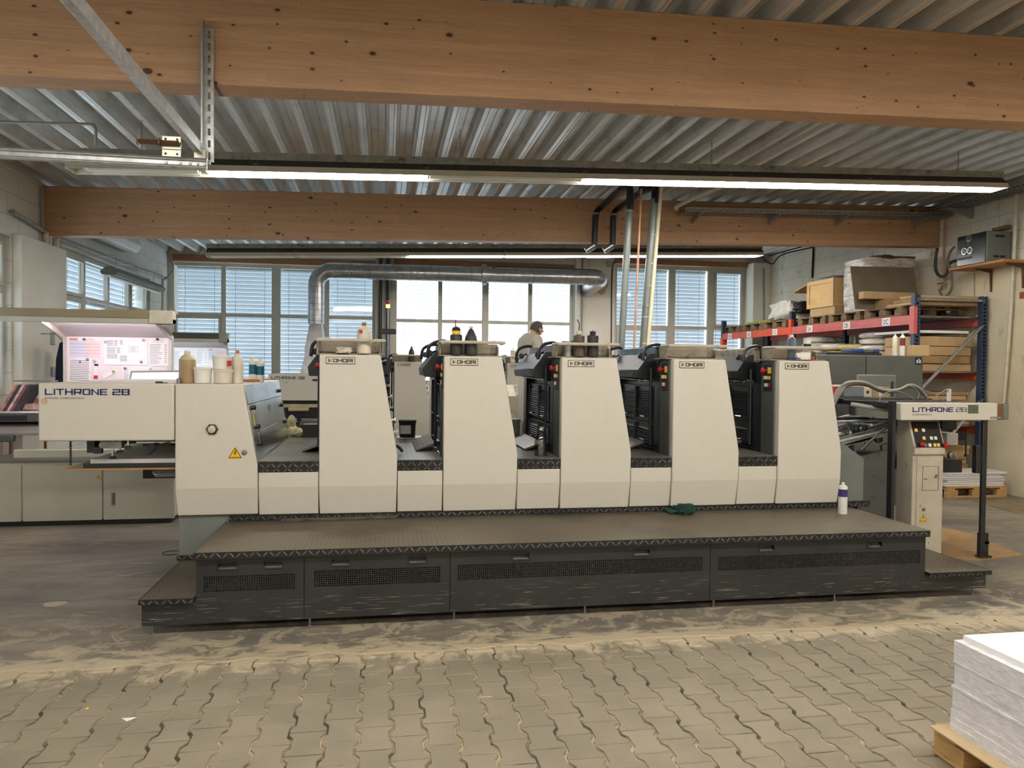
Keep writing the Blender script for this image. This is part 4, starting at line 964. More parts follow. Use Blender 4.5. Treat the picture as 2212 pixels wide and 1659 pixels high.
# the rear delivery
d2 = thing('rear_delivery_hood', (-1.4, Y2, 0), 'grey-cream hood of the rear press reading LITHRONE 28 UV', 'press delivery')
mb = MB().box(-1.74, -.80, Y2, Y2+1.7, 1.085, 1.487); h2 = mb.build('hood_shell', CREAM, d2, bevel=.01)
l = MB(); za = PY(586, 819, Y2)[1]; xa = PY(586, 815, Y2)[0]; letters(l, 'LITHRONE', xa, za, .042, PY(640, 815, Y2)[0]-xa, Y2-.001, sw=.26); xq = PY(645, 815, Y2)[0]; letters(l, '28', xq, za, .042, PY(658, 815, Y2)[0]-xq, Y2-.001, sw=.26)
l.build('dark_lettering', BLACKL, h2)
l = MB(); xa = PY(611, 815, Y2)[0]; letters(l, 'UV', xa, PY(611, 828, Y2)[1], .035, .085, Y2-.001, sw=.12); l.build('thin_lettering', GREYL, h2)
mb = MB(); mb.box(-1.70, -.85, Y2+.1, Y2+1.5, .80, 1.08, 0); mb.box(-1.66, -.85, Y2+.05, Y2+.09, .98, 1.03, 1); mb.box(-1.66, -.85, Y2+.05, Y2+.09, .78, .81, 2)
mb.tube([(-1.45, Y2+.04, .95), (-1.15, Y2+.04, .95)], .03, 10, m=1)
for k in range(5): mb.lathe([(.02, 0), (.03, .01), (.03, .04)], (-1.35+.02*k, Y2+.02, .62+.05*k), 8, m=0)
mb.build('dark_mechanism', [MACH, pm('cream_roller', S(190, 180, 140), .5), STEEL], d2)
MB().box(-1.74, -1.66, Y2, Y2+.08, 0, 1.09).build('support_post', BLACKM, d2); MB().box(-.95, -.85, Y2, Y2+1.6, 0, 1.09).build('inner_post', MACH, d2)
p = PY(681, 821, Y2-.02); MB().box(p[0]-.04, p[0]+.08, Y2-.03, Y2-.005, p[1]-.01, p[1]+.015).build('grip_handle', BLACKM, d2, bevel=.006)
pl2 = thing('rear_step_platform', (1.0, 10.7, 0), 'step platform of the rear press on which the man stands', 'platform')
MB().box(-.9, 5.0, 9.95, 11.48, .43, .445).build('tread_plate', TREAD_TOP, pl2)
mb = MB().box(-.9, 5.0, 9.96, 9.98, .04, .43); mb.box(-.9, 5.0, 11.42, 11.44, .0, .43); mb.box(-.9, -.88, 9.98, 11.42, 0, .43); mb.box(4.98, 5.0, 9.98, 11.42, 0, .43); mb.build('skirt', SCR, pl2)
# pile / carton by the rear delivery (seen through the gap)
pile = thing('sheet_pile_on_pallet', (-1.0, 9.15, 0), 'pile of printed sheets in a white carton beside the rear delivery', 'paper pile')
a = PY(643, 915, 9.15); b = PY(700, 945, 9.15)
MB().box(a[0], a[0]+.75, 9.15, 9.85, .0, .12).build('pallet_base', PALD, pile)
MB().box(a[0]+.02, a[0]+.73, 9.17, 9.83, .12, .62).build('brown_carton', CARDE, pile, bevel=.004)
MB().box(a[0]+.0, a[0]+.75, 9.15, 9.85, .62, .66).build('blue_edged_board', BLUE, pile)
MB().box(a[0]+.01, a[0]+.74, 9.16, 9.84, .66, .86).build('white_carton', PAPERM, pile, bevel=.004)
# glove / bag hanging by the delivery side
p = at(632, 925, 7.2)
t = thing('cleaning_cloth', (p.x, 7.2, .93), 'crumpled yellowish cleaning cloth behind the steel delivery guard', 'cloth')
mb = MB().ball((p.x+.01, 7.2, p.z-.03), .06, sc=(1, .7, .9)); mb.ball((p.x-.01, 7.22, p.z+.05), .05, sc=(.8, .7, 1.4)); mb.ball((p.x+.05, 7.2, p.z-.04), .045); mb.build('crumpled_cloth', pm('stained_cloth', S(206, 200, 160), .9, var=.2, scale=30, bmp=.8, bscale=30), t, jit=.008)
# dark machine side frames far behind (right of man) : rear press console
cs = thing('rear_console', (2.0, 11.1, 0), 'small grey sloping console between the rear press towers', 'console')
a = at(1095, 855, 11.2); b = at(1128, 832, 11.2)
mb = MB().prism([(11.05, .44), (11.05, a.z), (11.3, b.z), (11.4, b.z), (11.4, .44)], 'x', a.x, a.x+.34); mb.build('console_body', CREAM2, cs, bevel=.006)
mb = MB().hexa([(a.x+.12, 11.06, a.z+.02), (a.x+.30, 11.06, a.z+.02), (a.x+.30, 11.07, a.z+.02), (a.x+.12, 11.07, a.z+.02)], [(a.x+.12, 11.27, b.z-.005), (a.x+.30, 11.27, b.z-.005), (a.x+.30, 11.28, b.z-.005), (a.x+.12, 11.28, b.z-.005)]); mb.build('key_panel', MGREY, cs)
MB().box(a.x+.34, a.x+.38, 11.2, 11.4, .44, 1.3).build('cream_post', CREAM2, cs)

# tall dark cabinet block at the rear of the feeder
cb = thing('dark_machine_cabinet', (5.5, 7.9, 0), 'tall dark grey two-door machine cabinet between the feeder and the rack', 'machine cabinet')
x0, x1 = 4.55, PY(1995, 768, 7.9)[0]; xm = PY(1872, 768, 7.9)[0]
MB().box(x0, x1, 7.92, 8.38, .0, 1.81).build('cabinet_body', DGREY, cb, bevel=.008)
MB().box(x0+.01, xm-.008, 7.90, 7.92, .1, 1.80).build('cabinet_door', DGREY, cb, bevel=.003); MB().box(xm+.008, x1-.005, 7.90, 7.92, .1, 1.80).build('cabinet_door', DGREY, cb, bevel=.003)
q = PY(1985, 780, 7.9); lg = MB().box(q[0]-.05, q[0]+.03, 7.896, 7.9, q[1]-.04, q[1]+.045); lg.box(q[0]-.035, q[0]-.015, 7.893, 7.896, q[1]-.025, q[1]+.03, 1); lg.box(q[0]+.0, q[0]+.02, 7.893, 7.896, q[1]-.025, q[1]+.03, 1); lg.box(q[0]-.035, q[0]+.02, 7.893, 7.896, q[1]+.015, q[1]+.03, 1); lg.build('maker_badge', [BLACKL, WHITEP], cb)
gp = MB().box(PY(1852, 808, 7.6)[0], PY(1936, 808, 7.6)[0], 7.6, 7.62, 1.05, PY(1852, 809, 7.6)[1]); o = gp.build('grey_guard_plate', MGREY, cb, bevel=.02)
MB().box(PY(1925, 820, 7.6)[0], PY(1930, 820, 7.6)[0], 7.596, 7.6, 1.33, 1.5).build('plate_slot', BLACKM, o)

# ================================================================== CONTROL DESKS AND VIEWING BOOTHS (left)
dk = thing('control_desk', (-3.0, 8.1, 0), 'grey control desk with three cupboard fronts behind the delivery hood', 'desk')
fy = 7.88; xr = -2.10; xm1 = PY(222, 1100, fy)[0]; xm2 = PY(47, 1100, fy)[0]
MB().box(-4.05, xr-.01, fy+.02, 8.7, .06, PY(222, 1000, fy)[1]).build('desk_body', DESKG, dk, bevel=.006)
MB().box(-4.05, xr-.04, fy+.05, 8.65, .0, .06).build('plinth', BLACKM, dk)
zt = PY(222, 1003, fy)[1]
for a, b in ((-4.05, xm2-.006), (xm2+.006, xm1-.006), (xm1+.006, xr)):
    d_ = MB().box(a, b, fy, fy+.02, .05, zt).build('cupboard_door', DESKG, dk, bevel=.006)
    if a == xm1+.006:
        q = PY(245, 1078, fy); hm = MB().box(q[0]-.018, q[0]+.018, fy-.004, fy, q[1]-.065, q[1]+.065, 0); hm.box(q[0]-.010, q[0]+.010, fy-.008, fy-.003, q[1]-.05, q[1]+.05, 1); hm.build('flush_handle', [STEEL, GREYL], d_)
    elif a == xm2+.006:
        q = PY(213, 1030, fy); warnsign(d_, q[0], q[1], fy-.001, .05)
z_ = PY(47, 990, 7.8)[1]
MB().box(PY(28, 985, 7.8)[0], -2.0, 7.80, 7.9, z_-.0, PY(47, 976, 7.8)[1]+.02).build('front_rail', DESKG, dk, bevel=.01)
MB().box(-4.05, PY(26, 985, 7.82)[0], 7.82, 7.9, .84, .91).build('front_rail', DGREY, dk, bevel=.01)
zt2 = .93
mb = MB().hexa([(-4.05, 7.86, .90), (-1.98, 7.86, .90), (-1.98, 8.7, 1.047), (-4.05, 8.7, 1.047)], [(-4.05, 7.86, .925), (-1.98, 7.86, .925), (-1.98, 8.7, 1.072), (-4.05, 8.7, 1.072)])
dt = mb.build('desk_top', pm('grey_brown_desk_top', S(150, 142, 136), .3, var=.06), dk, bevel=.003)
mb = MB()
for i in range(22):
    x = -3.02+i*.045; y_ = 7.95; z0 = .925+(y_-7.86)*.1754+.0015
    mb.add([(x, y_, z0), (x+.025, y_, z0), (x+.04, y_+.08, z0+.014), (x+.015, y_+.08, z0+.014)], [(0, 1, 2, 3)])
mb.add([(-3.1, 7.92, .9362), (-2.0, 7.92, .9362), (-2.0, 8.10, .9678), (-3.0, 8.10, .9678)], [(0, 1, 2, 3)], 1)
mb.build('key_strip', [WHITEP, BLACKM], dt)

PINKL = emis('booth_tube_rose', (1.0, .85, .935), 22.0); BLUEL = emis('booth_tube_cool', (.80, .92, 1.0), 20.0)
BOARD = pm('white_enamel_board', S(226, 216, 220), .45, var=.02)
def booth(name, x0, x1, yf, zt, zb, capx, bx0, bx1, yb, zbt, zbb, label, front, lamp, capm):
    t = thing(name, ((x0+x1)/2, yb, zbb), label, 'viewing booth')
    MB().box(x0, capx, yf, yf+.12, (zt+zb)/2+(zt-zb)*-.12, zt).build('canopy_front', front, t, bevel=.006)
    MB().box(x0, x1, yf+.004, yf+.12, zb, (zt+zb)/2-(zt-zb)*.12).build('canopy_lower_lip', DESKG, t, bevel=.003)
    MB().box(capx, x1, yf-.004, yf+.12, zb, zt+.004).build('canopy_end_cap', capm, t, bevel=.004)
    MB().hexa([(x0+.1 if x0 > -3.6 else bx0-.15, yf+.12, zb+.085), (x1, yf+.12, zb+.085), (bx1+.02, yb, zbt), (bx0-.02, yb, zbt)], [(x0+.1 if x0 > -3.6 else bx0-.15, yf+.12, zb+.10), (x1, yf+.12, zb+.10), (bx1+.02, yb, zbt+.015), (bx0-.02, yb, zbt+.015)]).build('inner_reflector', BOARD, t)
    MB().box(x0, x1, yf+.10, yf+.2, zt-.02, zt).build('canopy_roof', CREAM2, t)
    MB().box(bx0-.02, bx1+.02, yb, yb+.04, zbb, zbt+.01).build('back_board', BOARD, t)
    MB().prism([(yf+.12, zb+.0), (yf+.12, zb+.05), (yb+.04, zbt+.02), (yb+.04, zbb), (yb-.05, zbb), (yb-.05, zbt-.02)], 'x', bx1+.02, bx1+.035).build('side_cheek', DESKG, t, bevel=.003)
    MB().prism([(yf+.12, zb+.0), (yf+.12, zb+.05), (yb+.04, zbt+.02), (yb+.04, zbb), (yb-.05, zbb), (yb-.05, zbt-.02)], 'x', bx0-.035, bx0-.02).build('side_cheek', DESKG, t, bevel=.003)
    MB().tube([(bx0, yf+.15, zb+.03), (bx1, yf+.15, zb+.03)], .013, 8).build('booth_tube', lamp, t)
    MB().tube([(bx0, yf+.20, zb+.025), (bx1, yf+.20, zb+.025)], .013, 8).build('booth_tube', lamp, t)
    for x in (bx0, bx1-.03): MB().box(x, x+.03, yb+.04, yb+.08, (1.07 if yb < 9 else 0), zbt).build('support_post', DESKG, t)
    return t
YF1 = 7.75; YB1 = 8.45
xr1, zt1 = PY(373, 672, YF1); _, zb1 = PY(373, 700, YF1); xc1 = PY(322, 672, YF1)[0]
b0 = PY(148, 727, YB1); b1 = PY(366, 730, YB1)
booth('viewing_booth', -4.0, xr1, YF1, zt1, zb1, xc1, b0[0], b1[0], YB1, (b0[1]+b1[1])/2, 1.036, 'rose-lit viewing booth with yellowed canopy above the control desk', pm('yellowed_canopy', S(156, 138, 106), .5, var=.08, scale=2, stain=(S(110, 92, 60), 3, .62, .75)), PINKL, WHITEG)
YF2 = 10.9; YB2 = 11.6
q0 = PY(366, 718, YF2); q1 = PY(491, 720, YF2); q2 = PY(491, 734, YF2); qc = PY(473, 720, YF2); b2 = PY(368, 751, YB2); b3 = PY(487, 752, YB2)
booth('viewing_booth', q0[0]-.5, q1[0], YF2, q1[1], q2[1]-.04, qc[0], b2[0]-.3, b3[0], YB2, b3[1], 1.0, 'smaller cool-lit viewing booth with dark canopy, farther back', pm('dark_canopy', S(74, 76, 62), .5, var=.1), BLUEL, pm('grey_cap', S(150, 150, 140), .5))
# papers pinned to the boards
PINKP = pm('paper_rosy', S(236, 230, 232), .8, var=.01)
TXT = pm('printed_grey', S(120, 120, 130), .8, var=.02); ORG = pm('print_orange', S(222, 96, 50), .7); BLU2 = pm('print_blue', S(70, 110, 200), .7); REDP = pm('print_red', S(200, 30, 40), .7)
def sheet(name, px0, py0, px1, py1, Y, label, cat, lines=None, rot=0, group=None, cols=None):
    a = PY(px0, py0, Y); b = PY(px1, py1, Y); cx, cz = (a[0]+b[0])/2, (a[1]+b[1])/2; w, h = abs(b[0]-a[0]), abs(a[1]-b[1])
    mb = MB().box(-w/2, w/2, -.002, 0, -h/2, h/2, 0)
    if lines: lines(mb, w, h)
    o = mb.build(name, [PAPERM, TXT, ORG, BLU2, REDP, BLACKL, cols or YELL]); o.location = (cx, Y, cz); o.rotation_euler = (0, rot, 0); tag(o, label, cat, group); return o
def L_text(n, x0=-.42, x1=.42, top=.42, bot=-.42, m=1, rag=.3, seed=1, th=.25):
    def f(mb, w, h):
        rr = random.Random(seed)
        for i in range(n):
            z = (top-(top-bot)*i/max(1, n-1))*h; e = x1-rag*rr.random()
            mb.box(x0*w, e*w, -.0028, -.002, z-h*th*(top-bot)/n, z, m)
    return f
def L_cal(mb, w, h):
    letters(mb, '2025', -.46*w, .34*h, .10*h, .24*w, -.002, 2, sw=.3)
    mb.box(-.1*w, .3*w, -.0028, -.002, .38*h, .40*h, 1)
    for c_ in range(6):
        m_ = (3, 3, 3, 4, 2, 2)[c_]
        for r_ in range(5):
            x = -.46*w+c_*.158*w; z = -.46*h+r_*.155*h
            for a, b, c2, d in ((x, x+.14*w, z, z+.012*h), (x, x+.14*w, z+.13*h, z+.142*h), (x, x+.006*w, z, z+.14*h), (x+.135*w, x+.14*w, z, z+.14*h)): mb.box(a, b, -.0028, -.002, c2, d, m_)
            for k in range(3): mb.box(x+.02*w, x+.12*w, -.0028, -.002, z+.03*h+.03*k*h, z+.036*h+.03*k*h, 1)
yb = YB1-.002
sheet('year_calendar', 148, 728, 218, 772, yb, 'colourful 2025 year calendar on the rose-lit board', 'calendar', L_cal)
def L_plan(mb, w, h):
    for (a, b, c_, n) in ((-.45, -.30, .38, 5), (-.28, -.2, .38, 5), (-.15, -.08, .38, 4), (-.45, -.25, .12, 5), (-.22, -.14, .12, 5), (-.45, -.2, -.12, 4), (-.15, .02, -.18, 5)):
        for i in range(n): mb.box(a*w, b*w, -.0028, -.002, (c_-.045*i)*h, (c_-.045*i+.018)*h, 1)
    for a, b, c_, d in ((.06, .27, .18, .19), (.06, .27, -.02, -.01), (.06, .065, -.02, .19), (.265, .27, -.02, .19)): mb.box(a*w, b*w, -.0028, -.002, c_*h, d*h, 1)
    for k in range(3): mb.box(.1*w, .22*w, -.0028, -.002, (.02+.05*k)*h, (.035+.05*k)*h, 1)
sheet('wall_chart', 226, 729, 319, 789, yb, 'large printed chart in the middle of the rose-lit board', 'poster', L_plan)
def L_list(mb, w, h):
    L_text(2, -.3, .35, .43, .36, 5, .1, 2)(mb, w, h); L_text(13, -.42, .2, .27, -.4, 1, .25, 3, .3)(mb, w, h); L_text(10, .28, .42, .27, -.35, 1, .04, 4, .3)(mb, w, h)
sheet('price_list', 320, 730, 365, 791, yb, 'white list with heading under a dark magnet on the rose-lit board', 'notice', L_list)
sheet('ruled_list', 147, 774, 197, 826, yb-.001, 'lined list with blue emblem, lower left of the rose-lit board', 'notice', lambda mb, w, h: (L_text(12, -.42, .44, .42, -.4, 1, .05, 5, .35)(mb, w, h), mb.box(-.03*w, .05*w, -.003, -.002, .3*h, .4*h, 3)), rot=.03)
sheet('paper_note', 203, 786, 212, 818, yb-.001, 'narrow note with red foot below the calendar', 'note', lambda mb, w, h: (mb.box(-.5*w, .5*w, -.003, -.002, -.5*h, -.28*h, 4), mb.box(-.5*w, .5*w, -.003, -.002, .36*h, .5*h, 5)), rot=.04)
sheet('paper_note', 220, 803, 252, 812, yb-.001, 'slanted white note under a green magnet', 'note', None, rot=-.55)
sheet('paper_note', 265, 791, 330, 822, yb-.0015, 'white sheet half hidden by the monitor frame', 'note', L_text(8, -.46, -.3, .35, -.4, 1, .05, 9))
for px, py, mt, lb in ((182, 733, DGREY, 'dark round magnet at the calendar head'), (228, 739, LGREY, 'grey magnet at the chart corner'), (310, 735, LGREY, 'grey magnet at the upper right chart corner'), (305, 781, STEEL, 'steel magnet low on the chart'), (340, 733, BLACKM, 'black magnet on the heading of the list'), (245, 802, pm('green_magnet', S(150, 180, 90), .4), 'green magnet on the slanted note'), (189, 776, STEEL, 'steel magnet on the ruled list'), (204, 780, LGREY, 'pale magnet above the narrow note'), (270, 795, STEEL, 'steel magnet on the sheet beside the monitor'), (325, 796, pm('mint_magnet', S(170, 210, 200), .4), 'mint magnet above the monitor')):
    q = PY(px, py, yb-.004); o = MB().lathe([(.014, 0), (.014, -.008), (.010, -.010)], (0, 0, 0), 14, ax='y').build('magnet', mt); o.location = (q[0], yb-.003, q[1]); tag(o, lb, 'magnet', 'magnets on the rose-lit board')
y2 = YB2-.002
sheet('notice_sheet', 372, 752, 397, 790, y2, 'white notice at the edge of the cool-lit board', 'notice', L_text(12, -.4, .3, .3, -.4, 1, .3, 11))
sheet('price_list', 422, 752, 448, 789, y2, 'white list in the middle of the cool-lit board', 'notice', L_list)
sheet('year_calendar', 450, 753, 486, 779, y2, 'small year calendar on the cool-lit board', 'calendar', L_cal)
# monitor leaning on the desk
mo = thing('monitor', (-2.3, 8.2, 1.0), 'flat monitor lying back under the rose-lit board', 'monitor')
a = PY(281, 801, 8.25); b = PY(390, 800, 8.25)
MB().hexa([(a[0]-.05, 8.15, 1.03), (b[0], 8.15, 1.03), (b[0], 8.18, 1.02), (a[0]-.05, 8.18, 1.02)], [(a[0], 8.27, a[1]), (b[0], 8.27, b[1]), (b[0], 8.30, b[1]), (a[0], 8.30, a[1])]).build('monitor_frame', MGREY, mo, bevel=.004)
MB().hexa([(a[0]-.03, 8.142, 1.06), (b[0]-.02, 8.142, 1.06), (b[0]-.02, 8.15, 1.06), (a[0]-.03, 8.15, 1.06)], [(a[0]+.02, 8.255, a[1]-.02), (b[0]-.02, 8.255, b[1]-.02), (b[0]-.02, 8.262, b[1]-.02), (a[0]+.02, 8.262, a[1]-.02)]).build('screen', pm('bright_screen', S(226, 230, 238), .3, var=.03, emit=((.8, .86, 1), .35)), mo)
MB().box(a[0]+.2, a[0]+.5, 8.2, 8.3, .985, 1.03).build('monitor_foot', MGREY, mo)
# things on the desk and by the side wall
def boxthing(name, mb, mats, loc, label, cat, group=None, bevel=.003, rz=0, jit=0):
    o = mb.build(name, mats, bevel=bevel, jit=jit); o.location = loc; o.rotation_euler = (0, 0, rz); return tag(o, label, cat, group)
def deskz(y): return .925+(y-7.86)*.1754
q = at(22, 935, 8.2)
t = thing('paper_tray', (q.x, 8.2, deskz(8.2)), 'dark open tray holding white papers on the control desk', 'tray')
MB().box(q.x-.30, q.x+.42, 8.1, 8.4, deskz(8.4)-.005, deskz(8.4)+.075).build('tray_body', DGREY, t, bevel=.004); MB().box(q.x-.08, q.x+.2, 8.095, 8.1, deskz(8.4)+.01, deskz(8.4)+.06).build('tray_opening', BLACKM, t)
for i, (dx, a) in enumerate(((-.1, .05), (.12, -.06), (.02, .15))):
    boxthing('paper_sheet', MB().box(-.2, .2, -.14, .14, 0, .003), PAPERM if i else PINKP, (q.x+dx+.05, 8.27, deskz(8.4)+.078+.004*i), ('white sheet lowest on the desk tray', 'white sheet across the desk tray', 'topmost crumpled sheet on the desk tray')[i], 'paper', 'papers on the desk tray', rz=a, bevel=0)
random.seed(12)
base_p = at(12, 915, 8.2)
for i in range(5):
    mb = MB(); mb.box(-.012, .012, -.14, .14, 0, .36)
    o = mb.build('magazine_stack', [pm('printed_cover_%d' % i, (S(200, 130, 120), S(70, 66, 70), S(214, 200, 190), S(150, 80, 90), S(60, 60, 64))[i], .5, var=.3, scale=14)]); o.location = (base_p.x-.12+.032*i, 8.45, deskz(8.59)+.01); o.rotation_euler = (0, .50, 0)
    o.name = 'leaning_magazine'; tag(o, ('printed magazine leaning, farthest left on the desk', 'dark magazine leaning behind the outermost', 'pale magazine in the middle of the leaning row', 'reddish magazine leaning second from the chair', 'dark magazine leaning nearest the chair')[i], 'magazine', 'magazines leaning on the desk')
# wooden chair behind the desk
ch = thing('wooden_chair', (-3.7, 9.0, 0), 'plain wooden chair with curved backrest behind the control desk', 'chair')
WOODC = pm('beech_wood', S(178, 128, 88), .45, var=.1, stretch=(1, 1, 8))
cxm = at(48, 862, 8.85).x+.04
mb = MB(); pts = []
for i in range(9):
    u = -1+i/4; pts.append((cxm+.19*u, 8.85-.03*(1-u*u)))
for z0, z1 in ((1.06, 1.22),):
    vs = [(x, y, z) for z in (z0, z1) for x, y in pts]+[(x, y+.014, z) for z in (z0, z1) for x, y in pts]; n = 9; fs = []
    for i in range(8): fs += [(i, i+1, n+i+1, n+i), (2*n+i, 3*n+i, 3*n+i+1, 2*n+i+1), (i, 2*n+i, 2*n+i+1, i+1), (n+i, n+i+1, 3*n+i+1, 3*n+i)]
    fs += [(0, n, 3*n, 2*n), (8, 2*n+8, 3*n+8, n+8)]; mb.add(vs, fs)
mb.build('backrest', WOODC, ch)
MB().box(cxm-.21, cxm+.21, 8.87, 9.27, .46, .485).build('seat', WOODC, ch, bevel=.01)
for dx in (-.175, .175):
    MB().tube([(cxm+dx, 8.86, 0), (cxm+dx, 8.89, .7), (cxm+dx, 8.86, 1.2)], .016, 8).build('leg', WOODC, ch); MB().tube([(cxm+dx, 9.25, 0), (cxm+dx, 9.24, .47)], .016, 8).build('leg', WOODC, ch)
q = at(60, 893, 8.5)
t = thing('printed_bundle', (q.x, 8.5, deskz(8.5)), 'bundle of dark printed material lying before the wooden chair', 'paper bundle')
MB().box(q.x-.13, q.x+.22, 8.42, 8.64, deskz(8.64)-.01, deskz(8.64)+.05).build('lower_stack', BLACKM, t, bevel=.01); MB().box(q.x-.05, q.x+.17, 8.43, 8.62, deskz(8.64)+.05, deskz(8.64)+.12).build('upper_sheets', pm('pinkish_print', S(206, 170, 160), .7, var=.3, scale=20), t, bevel=.01, jit=.006)
q = at(58, 827, 7.3)
t = thing('steel_rule', (q.x, 6.0, 1.475), 'steel rule sticking out from the delivery hood top', 'rule'); p = at(36, 831, 5.75); p2 = at(80, 829, 5.75)
MB().box(p.x, p2.x+.12, 5.70, 5.80, 1.4735, 1.482).build('rule_blade', STEEL, t, bevel=.002)
# dark coat / tarp behind the conduits
p = at(143, 790, 9.6); q = at(133, 740, 9.6)
t = thing('hanging_coat', (p.x, 9.6, 1.0), 'dark blue coat hanging behind the rose-lit board', 'coat'); mb = MB().prism([(p.x-.10, 1.1), (p.x+.14, 1.1), (p.x+.12, q[2]-.05), (p.x+.04, q[2]+.02), (p.x-.04, q[2]), (p.x-.08, q[2]-.2)], 'y', 9.5, 9.62); mb.build('coat_cloth', pm('navy_cloth', S(30, 38, 58), .9, var=.3, scale=12, bmp=.6, bscale=12), t, bevel=.02); MB().tube([(p.x, 9.56, q[2]), (p.x-.1, 9.56, q[2]+.1), (XL, 9.56, q[2]+.1)], .006, 6).build('coat_hook', STEEL, t)
# ================================================================== LAMPS AND SERVICES UNDER THE ROOF
REFL = pm('lamp_reflector_enamel', S(206, 200, 180), .5, var=.06)
TRUNK = pm('lamp_trunking', S(150, 148, 138), .5, var=.15, scale=14, stain=(S(84, 78, 66), 9, .55, .7))
DUSTY = pm('dusty_dark_trunking', S(72, 70, 62), .8, var=.3, scale=30)
OFFT = pm('unlit_tube', S(226, 222, 208), .4, var=.02)
def lampzone(name, Y, xa, xb, zfun, lit, segs, label, chains=(), closed=True):
    """long reflector lamp: trunk, flared reflector, tubes between segs; lit flags per segment"""
    t = thing(name, ((xa+xb)/2, Y, zfun((xa+xb)/2)), label, 'lamp', 'long fluorescent lamp rows')
    def hx(m_, x0, x1, yz):   # yz outline (dy,dz) extruded along the sloped line
        n = len(yz); vs = [(x0, Y+a, zfun(x0)+b) for a, b in yz]+[(x1, Y+a, zfun(x1)+b) for a, b in yz]
        m_.add(vs, [tuple(range(n)), tuple(range(2*n-1, n-1, -1))]+[(i, i+n, (i+1) % n+n, (i+1) % n) for i in range(n)])
    m_ = MB(); hx(m_, xa, xb, [(-.035, .13), (.035, .13), (.035, .20), (-.035, .20)]); m_.build('trunking', TRUNK, t, bevel=.003)
    m_ = MB(); hx(m_, xa+.02, xb-.02, [(-.035, .13), (.035, .13), (.11, .055), (.105, .05), (.03, .12), (-.03, .12), (-.105, .05), (-.11, .055)]); m_.build('reflector_back', DUSTY, t)
    m_ = MB(); hx(m_, xa+.02, xb-.02, [(-.11, .055), (-.105, .05), (-.028, .12), (.028, .12), (.105, .05), (.11, .055), (.125, .0), (.118, .0), (.1, .045), (.027, .112), (-.027, .112), (-.1, .045), (-.118, .0), (-.125, .0)]); m_.build('reflector', REFL, t)
    for a, b, on in segs:
        m_ = MB(); 
        for dy in (-.045, .045): m_.tube([(a+.03, Y+dy, zfun(a)+.012), (b-.03, Y+dy, zfun(b)+.012)], .023, 10)
        m_.build('lit_tube' if on else 'unlit_tube', TUBE if on else OFFT, t)
        MB().box(a-.02, a+.02, Y-.09, Y+.09, zfun(a)+.015, zfun(a)+.08).build('tube_socket', REFL, t, bevel=.003)
    for x in (xa+.02, xb-.02):
        m_ = MB(); m_.prism([(Y-.125, zfun(x)), (Y+.125, zfun(x)), (Y+.11, zfun(x)+.055), (Y+.03, zfun(x)+.13), (Y-.03, zfun(x)+.13), (Y-.11, zfun(x)+.055)], 'x', x-.004, x+.004); m_.build('end_plate', REFL, t)
    for x in chains:
        m_ = MB(); z0 = zfun(x)+.20; z1 = deckz(x)+.005; k = 0; z = z0
        while z < z1:
            m_.tube(arc((x, Y, z+.012), .009, 0, 2*PI, 8, 'xz' if k % 2 else 'yz'), .0025, 5, cap=False); z += .02; k += 1
        m_.build('hanging_chain', STEEL, t)
    return t
def line(pa, pb):
    (x0, z0), (x1, z1) = pa, pb
    return lambda x: z0+(z1-z0)*(x-x0)/(x1-x0)
LY = 7.2
za_ = PY(560, 371, LY); zb_ = PY(2100, 404, LY); zf1 = line((za_[0], za_[1]-.03), (zb_[0], zb_[1]-.03))
sg = [PY(p, 380, LY)[0] for p in (450, 555, 921, 1258, 1570, 1869, 2140)]
lampzone('fluorescent_lamp_row', LY, PY(148, 330, LY)[0], PY(2163, 395, LY)[0], zf1, True,
         [(PY(190, 350, LY)[0], sg[0]-.05, False), (sg[0], sg[1], True), (sg[1], sg[2], True), (sg[2], sg[3], False), (sg[3], sg[4], True), (sg[4], sg[5], True), (sg[5], sg[6], True)],
         'long row of bright fluorescent tubes between the two roof beams, one section dark', [PY(p, 340, LY)[0] for p in (306, 994, 1537, 2070)])
LY2 = 11.8
za_ = PY(900, 552, LY2); zb_ = PY(1600, 555, LY2); zf2 = line((za_[0], za_[1]-.02), (zb_[0], zb_[1]+.01))
sg = [PY(p, 550, LY2)[0] for p in (448, 640, 880, 1090, 1265, 1455, 1638)]
lampzone('fluorescent_lamp_row', LY2, PY(446, 540, LY2)[0], PY(1645, 550, LY2)[0], zf2, True,
         [(sg[0]+.05, sg[1], False), (sg[1], sg[2], False), (sg[2], sg[3], True), (sg[3], sg[4], True), (sg[4], sg[5], True), (sg[5], sg[6], True)],
         'second tube lamp row in front of the far windows, left part unlit', [PY(p, 535, LY2)[0] for p in (480, 540, 990, 1400)])
# unseen rows added over and behind the camera to light the press front
for yy, lb in ((2.0, 'added unseen tube lamp row above the camera'), (-2.6, 'added unseen tube lamp row behind the camera')):
    zf = line((0, deckz(0)-.42), (6, deckz(6)-.42))
    lampzone('fluorescent_lamp_row', yy, -2.9, 6.8, zf, True, [(-2.8+1.58*k, -2.8+1.58*(k+1), True) for k in range(6)], lb, (-2, 2, 6))

